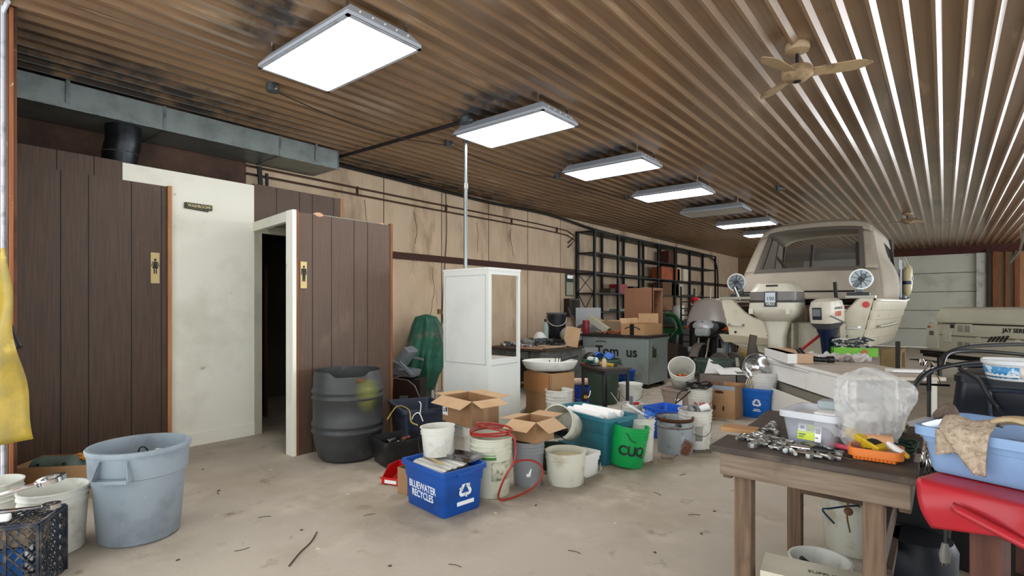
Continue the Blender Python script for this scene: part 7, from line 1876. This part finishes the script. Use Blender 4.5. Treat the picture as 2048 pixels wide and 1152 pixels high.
kt = tote('storage_tote', 'large upside down black storage tote at the right edge', Akt, rz3 + .12, .75, .40, .27, mat('#161b24', .3, dirt=('#222833', 5, .5, .8)), taper=1.06, lip=.01, rad=.06, cat='plastic bin', handles=False, ribs=False)
part('lid_top', MB().loft([rr(.75, .40, .05, .255, 4, .375, .2), rr(.74, .39, .05, .285, 4, .375, .2), rr(.70, .35, .05, .288, 4, .375, .2)]), mat('#3e3b3b', .5, dirt=('#57524c', 5, .5, .8)), kt, bevel=.003)
part('side_groove', MB().tube([(.16, -.014, .03), (.155, -.014, .18), (.18, -.014, .21), (.4, -.014, .215), (.75, -.014, .215)], .012, 8), mat('#2b3341', .3), kt)
RK = Matrix.Rotation(rz3 + .12, 4, 'Z')
kl = lambda x, y, z_: Akt + RK @ Vector((x, y, z_))
# hose
HO = mat('#1f2225', .45)
Hh = .36
def hp(px, py, z): return dp(px, z, H - (py - HY) * z / F)
solo('rubber_hose', MB().tube([hp(1824, 808, 2.75), hp(1832, 770, 2.75), hp(1862, 742, 2.8), hp(1920, 728, 2.85), hp(1990, 722, 2.9), hp(2070, 715, 3.1), hp(2100, 705, 3.2), hp(2070, 690, 3.25), hp(1990, 690, 3.2), hp(1930, 695, 3.15), hp(1892, 708, 3.1), hp(1884, 722, 3.05), hp(1905, 730, 3.0), hp(1960, 732, 2.95), hp(2060, 728, 2.95)], .011, 10, 6), HO, 'thick black rubber hose arching from the table over black tote', 'hose')
solo('rubber_hose', MB().tube([hp(1884, 733, 2.95), hp(1896, 708, 3.05), hp(1940, 702, 3.1), hp(2010, 706, 3.1), hp(2060, 712, 3.1), hp(2050, 722, 3.0), hp(1990, 728, 2.9), hp(1920, 735, 2.85), hp(1955, 758, 2.82), hp(1975, 790, 2.8), hp(2000, 820, 2.78), hp(2022, 845, 2.6), hp(2030, 860, 2.4)], .011, 10, 6), HO, 'second black hose loop hanging down the black tote front', 'hose')
# hose bib / sprinkler stand
t = thing('sprinkler_stand', 'black and chrome sprinkler fitting left of the black tote', 'fitting', hp(1858, 748, 3.15) , YAW)
part('spike', MB().cyl(.012, -.10, .03, 10), BLACK, t); part('crossbar', MB().bar((-.06, 0, -.06), (.12, 0, -.068), .012, .012), BLACK, t)
part('brass_valve', MB().lathe([(.02, .0), (.028, .015), (.02, .04), (.025, .055), (.012, .075)], 14).at((-.045, 0, .07)).lathe([(.012, -.02), (.018, 0), (.01, .02)], 10), CHROME, t)
part('wire', MB().tube([(0, 0, .04), (-.05, 0, 0), (-.09, 0, -.05)], .003, 5).tube([(.02, 0, .04), (.06, 0, -.03), (.07, 0, -.065)], .003, 5), BLACK, t)
solo('stand_pole', MB().cyl(.01, 0, hp(1858, 748, 3.15).z - .098, 8), DKSTEEL, 'thin dark post holding the sprinkler fitting', 'post', hp(1858, 748, 3.15) * 1 - Vector((0, 0, hp(1858, 748, 3.15).z)))
# tub with blue label
pt = kl(.40, .09, .289)
t = thing('plastic_tub', 'white plastic tub with a blue label on the black tote', 'tub', hp(2030, 745, 2.62), rz3)
t.location.z = Akt.z + .292; 
part('body', MB().lathe([(.10, 0), (.105, .004), (.12, .075), (.128, .08), (.13, .098), (.122, .1), (.11, .02)], 36), mat('#dfe3e4', .35), t, smooth=50)
label_patch(t, .105, .119, .012, .068, 170, 290, mat('#3f8fc6', .4, dirt=('#c9dbe6', 22, .55, .6)), name='blue_label')
label_patch(t, .106, .120, .014, .066, 292, 330, mat('#d7d4cf', .5, dirt=('#8b8d90', 30, .5, .6)), name='print_label')

# --- under the table
t = bucket(dp(1707, 3.16), .185, .40, DIRTYW, 'large stained white bucket under the wooden table', handle=None, rz=YAW, rb=.15, ribs=(.80, .88))
part('contents', MB().lathe([(.155, .24), (.155, .245)], 24), mat('#c8b58c', .6, dirt=('#ded8c6', 6, .5, .6)), t)
solo('blue_wire', MB().tube([dp(1668, 2.85, .28), dp(1645, 2.8, .37), dp(1660, 2.8, .378), dp(1690, 2.85, .37), dp(1715, 2.9, .355), dp(1720, 2.9, .345)], .005, 6), mat('#22506a', .5), 'dark blue wire looped in the bucket under the table', 'wire')
solo('rusty_chain', MB().tube([gp(1696, 990, .64), dp(1697, 2.6, .5), dp(1694, 2.6, .42), dp(1700, 2.62, .33)], .004, 6).at(tuple(dp(1697, 2.6, .44))).sphere(.02, 8, 6, (1, 1, 1.5)), mat('#6d4a36', .7), 'rusty wire with a knot hanging from the table apron', 'wire')
t = bucket(dp(1640, 2.62), .135, .20, WHITEP, 'short white pail behind the paper box under the table', handle=None, rb=.12, ribs=(.85,), inside=(mat('#c9c7bc', .5), .5))
t = thing('spray_nozzle', 'black spray nozzle lying in the short white pail', 'nozzle', dp(1634, 2.6, .15), (0, -.9, YAW))
part('stem', MB().cyl(.012, -.03, .10, 10), BLACK, t); part('head', MB().lathe([(.018, -.05), (.02, -.02), (.012, 0)], 10), mat('#7b3a3a', .4), t)
A = dp(1520, 2.40); B = dp(1600, 2.13)
t = carton('cardboard_box', 'cream and green paper box lying at the bottom right', dp(1522, 2.42), YAW - .55, .42, .2, .24, mat('#1d5239', .5), None)
part('box_lid', MB().box(-.003, -.003, .215, .423, .203, .243), mat('#cfc9b4', .6), t)
text('SUPPLIES', .035, t, (.25, .10, .244), (0, 0, 0), mat('#4c4a40', .6), .0008)
t = thing('steel_tub', 'black bin of chrome hooks between table and bench', 'bin', dp(1824, 2.84), YAW - .5)
part('bin_body', MB().loft([rr(.26, .3, .03, .02), rr(.30, .34, .04, .58), rr(.28, .32, .04, .58), rr(.24, .28, .03, .04)]), BLACKP, t)
for z_ in (.45, .52): part('band', MB().loft([rr(.31, .35, .04, z_), rr(.31, .35, .04, z_ + .015)]), BLACKP, t)
part('lid_stack', MB().box(-.10, -.12, .3, .10, .12, .56), mat('#3c3c3c', .6), t)
mb = MB(); r3 = random.Random(2)
for k in range(22):
    q = Vector((r3.uniform(-.12, .12), r3.uniform(-.14, .14), .57)); mb.tube([q, q + Vector((r3.uniform(-.02, .02), 0, .07)), q + Vector((r3.uniform(-.03, .03), .01, .13))], .004, 5, 2)
part('chrome_hook', mb, CHROME, t, kind='stuff')
solo('blue_black_drum', MB().lathe([(.14, 0), (.15, .3), (.13, .34)], 24), mat('#0b121d', .5), 'dark navy drum on the floor beside the right table leg', 'drum', dp(1838, 2.55))
t = thing('power_plug', 'grey power plug hanging beside the red bench leg', 'plug', cw((1890 - CX) / F * 1.92, 1.92, .55), YAW)
part('plug_body', MB().loft([rr(.03, .02, .008, -.03), rr(.036, .026, .01, 0), rr(.016, .016, .006, .04)]), mat('#6d6c66', .5), t); part('cord', MB().tube([(0, 0, .04), (.005, .01, .12), (.02, .04, .22)], .005, 6), BLACK, t)
part('pin', MB().box(-.01, -.002, -.045, -.006, .002, -.03).box(.006, -.002, -.045, .01, .002, -.03), STEEL, t)
# springs on the bench shelf
def mkspring(i):
    r_ = .034; mb = MB(); n_ = 8; pts_ = []
    for k in range(n_ * 10): a = k * 2 * PI / 10; pts_.append((r_ * (1 + .05 * i) * math.cos(a), r_ * (1 + .05 * i) * math.sin(a), .006 + k / (n_ * 10) * .13))
    mb.tube(pts_, .0048, 6, 1); return part('coil_spring', mb, CHROME)
R2p = lambda x, y, z_: (A2b + R2 @ Vector((x, y, z_)))
A2b = gp(1858, 960, h2); A2b.z = 0
pts = [(R2p(.24 + .085 * (k % 5), .12 + .10 * (k // 5), .422), k * .7) for k in range(10)]
scatter('coil_spring', 'chrome coil spring standing on the shelf under the red tarp', 'spring', None, pts, mkspring, 'coil springs on the bench shelf')
solo('steel_rod', MB().tube([R2p(.22, .01, .512), R2p(.45, -.02, .60), R2p(.8, -.02, .70)], .006, 6, 0), BLACK, 'thin black rod crossing in front of the coil springs', 'rod')

# ================================================================== floor litter
r3 = random.Random(77)
def mkl(i):
    mb = MB()
    if i == 0: mb.box(-.014, -.005, 0, .014, .006, .004)
    elif i == 1: mb.tube([(-.04, 0, .003), (0, .008, .003), (.04, -.004, .003)], .002, 5, 2)
    else: mb.prism([(-.01, -.008), (.012, -.006), (.008, .009), (-.004, .007)], 0, .003)
    return part('debris', mb, (mat('#cfc3ae', .8), mat('#3b2f25', .8), mat('#4a3c30', .8))[i])
pts = []
for (px, py) in ((395, 1002), (433, 990), (437, 980), (430, 1032), (535, 1030), (600, 1060), (640, 1100), (735, 1030), (1075, 1015), (540, 940), (1320, 985), (1400, 1065), (1260, 1000), (1385, 1030), (1430, 1020), (700, 985), (480, 1095), (350, 1120), (1230, 1045), (1150, 1100), (1310, 1110), (985, 1030), (905, 1130), (780, 1130), (1500, 1075), (1360, 945), (1420, 880), (1440, 800), (1460, 830), (410, 940)):
    pts.append((gp(px + r3.uniform(-6, 6), py + r3.uniform(-5, 5), .001), r3.uniform(0, 6)))
scatter('debris', 'tiny chip or twig lying on the open concrete floor', 'debris', None, pts, mkl, 'chips and twigs on the concrete floor')
mb = MB()
for k in range(46):
    q = gp(r3.uniform(1180, 1420), r3.uniform(760, 800), .004) if k < 22 else gp(r3.uniform(1430, 1475), r3.uniform(800, 840), .004)
    a = r3.uniform(0, 6.3); mb.tube([q, q + Vector((.08 * math.cos(a), .08 * math.sin(a), .01)), q + Vector((.14 * math.cos(a + .5), .14 * math.sin(a + .5), 0))], .004, 4, 2)
o = solo('wire_scrap', mb, mat('#b8a88c', .7), 'pale wire scraps strewn over the floor behind the bucket row', 'wire scrap'); o['kind'] = 'stuff'
solo('long_twig', MB().tube([gp(578, 1132, .006), gp(600, 1105, .006), gp(622, 1084, .006), gp(634, 1064, .006)], .004, 5), mat('#3a2d22', .8), 'long dark twig on the floor in the bottom foreground', 'twig')
for k, (px, py, lb) in enumerate(((1290, 925, 'loop of thin wire on the floor by the rusty pail'), (1330, 922, 'second small loop of wire right of the first on floor'))):
    coil('wire_scrap', lb, gp(px, py, .003), .07, 2, .0025, mat('#a09068', .4, .4), .01, cat='wire', seed=40 + k)
# small stuff behind the cabinet: pipes under the metal desk
solo('grey_pipe', MB().tube([(0, 0, .1), (.3, .1, .3)], .03, 10, 0).tube([(0, .1, .05), (.4, .1, .05)], .03, 10, 0), mat('#8b9190', .4), 'grey pipes on the floor right of the white cabinet', 'pipes', dp(1040, 6.6), YAW)
coil('cable', 'dark cable pile on the floor right of the white cabinet', dp(1042, 6.3, .01), .14, 6, .012, mat('#1f2b2a', .5), .12, seed=15)
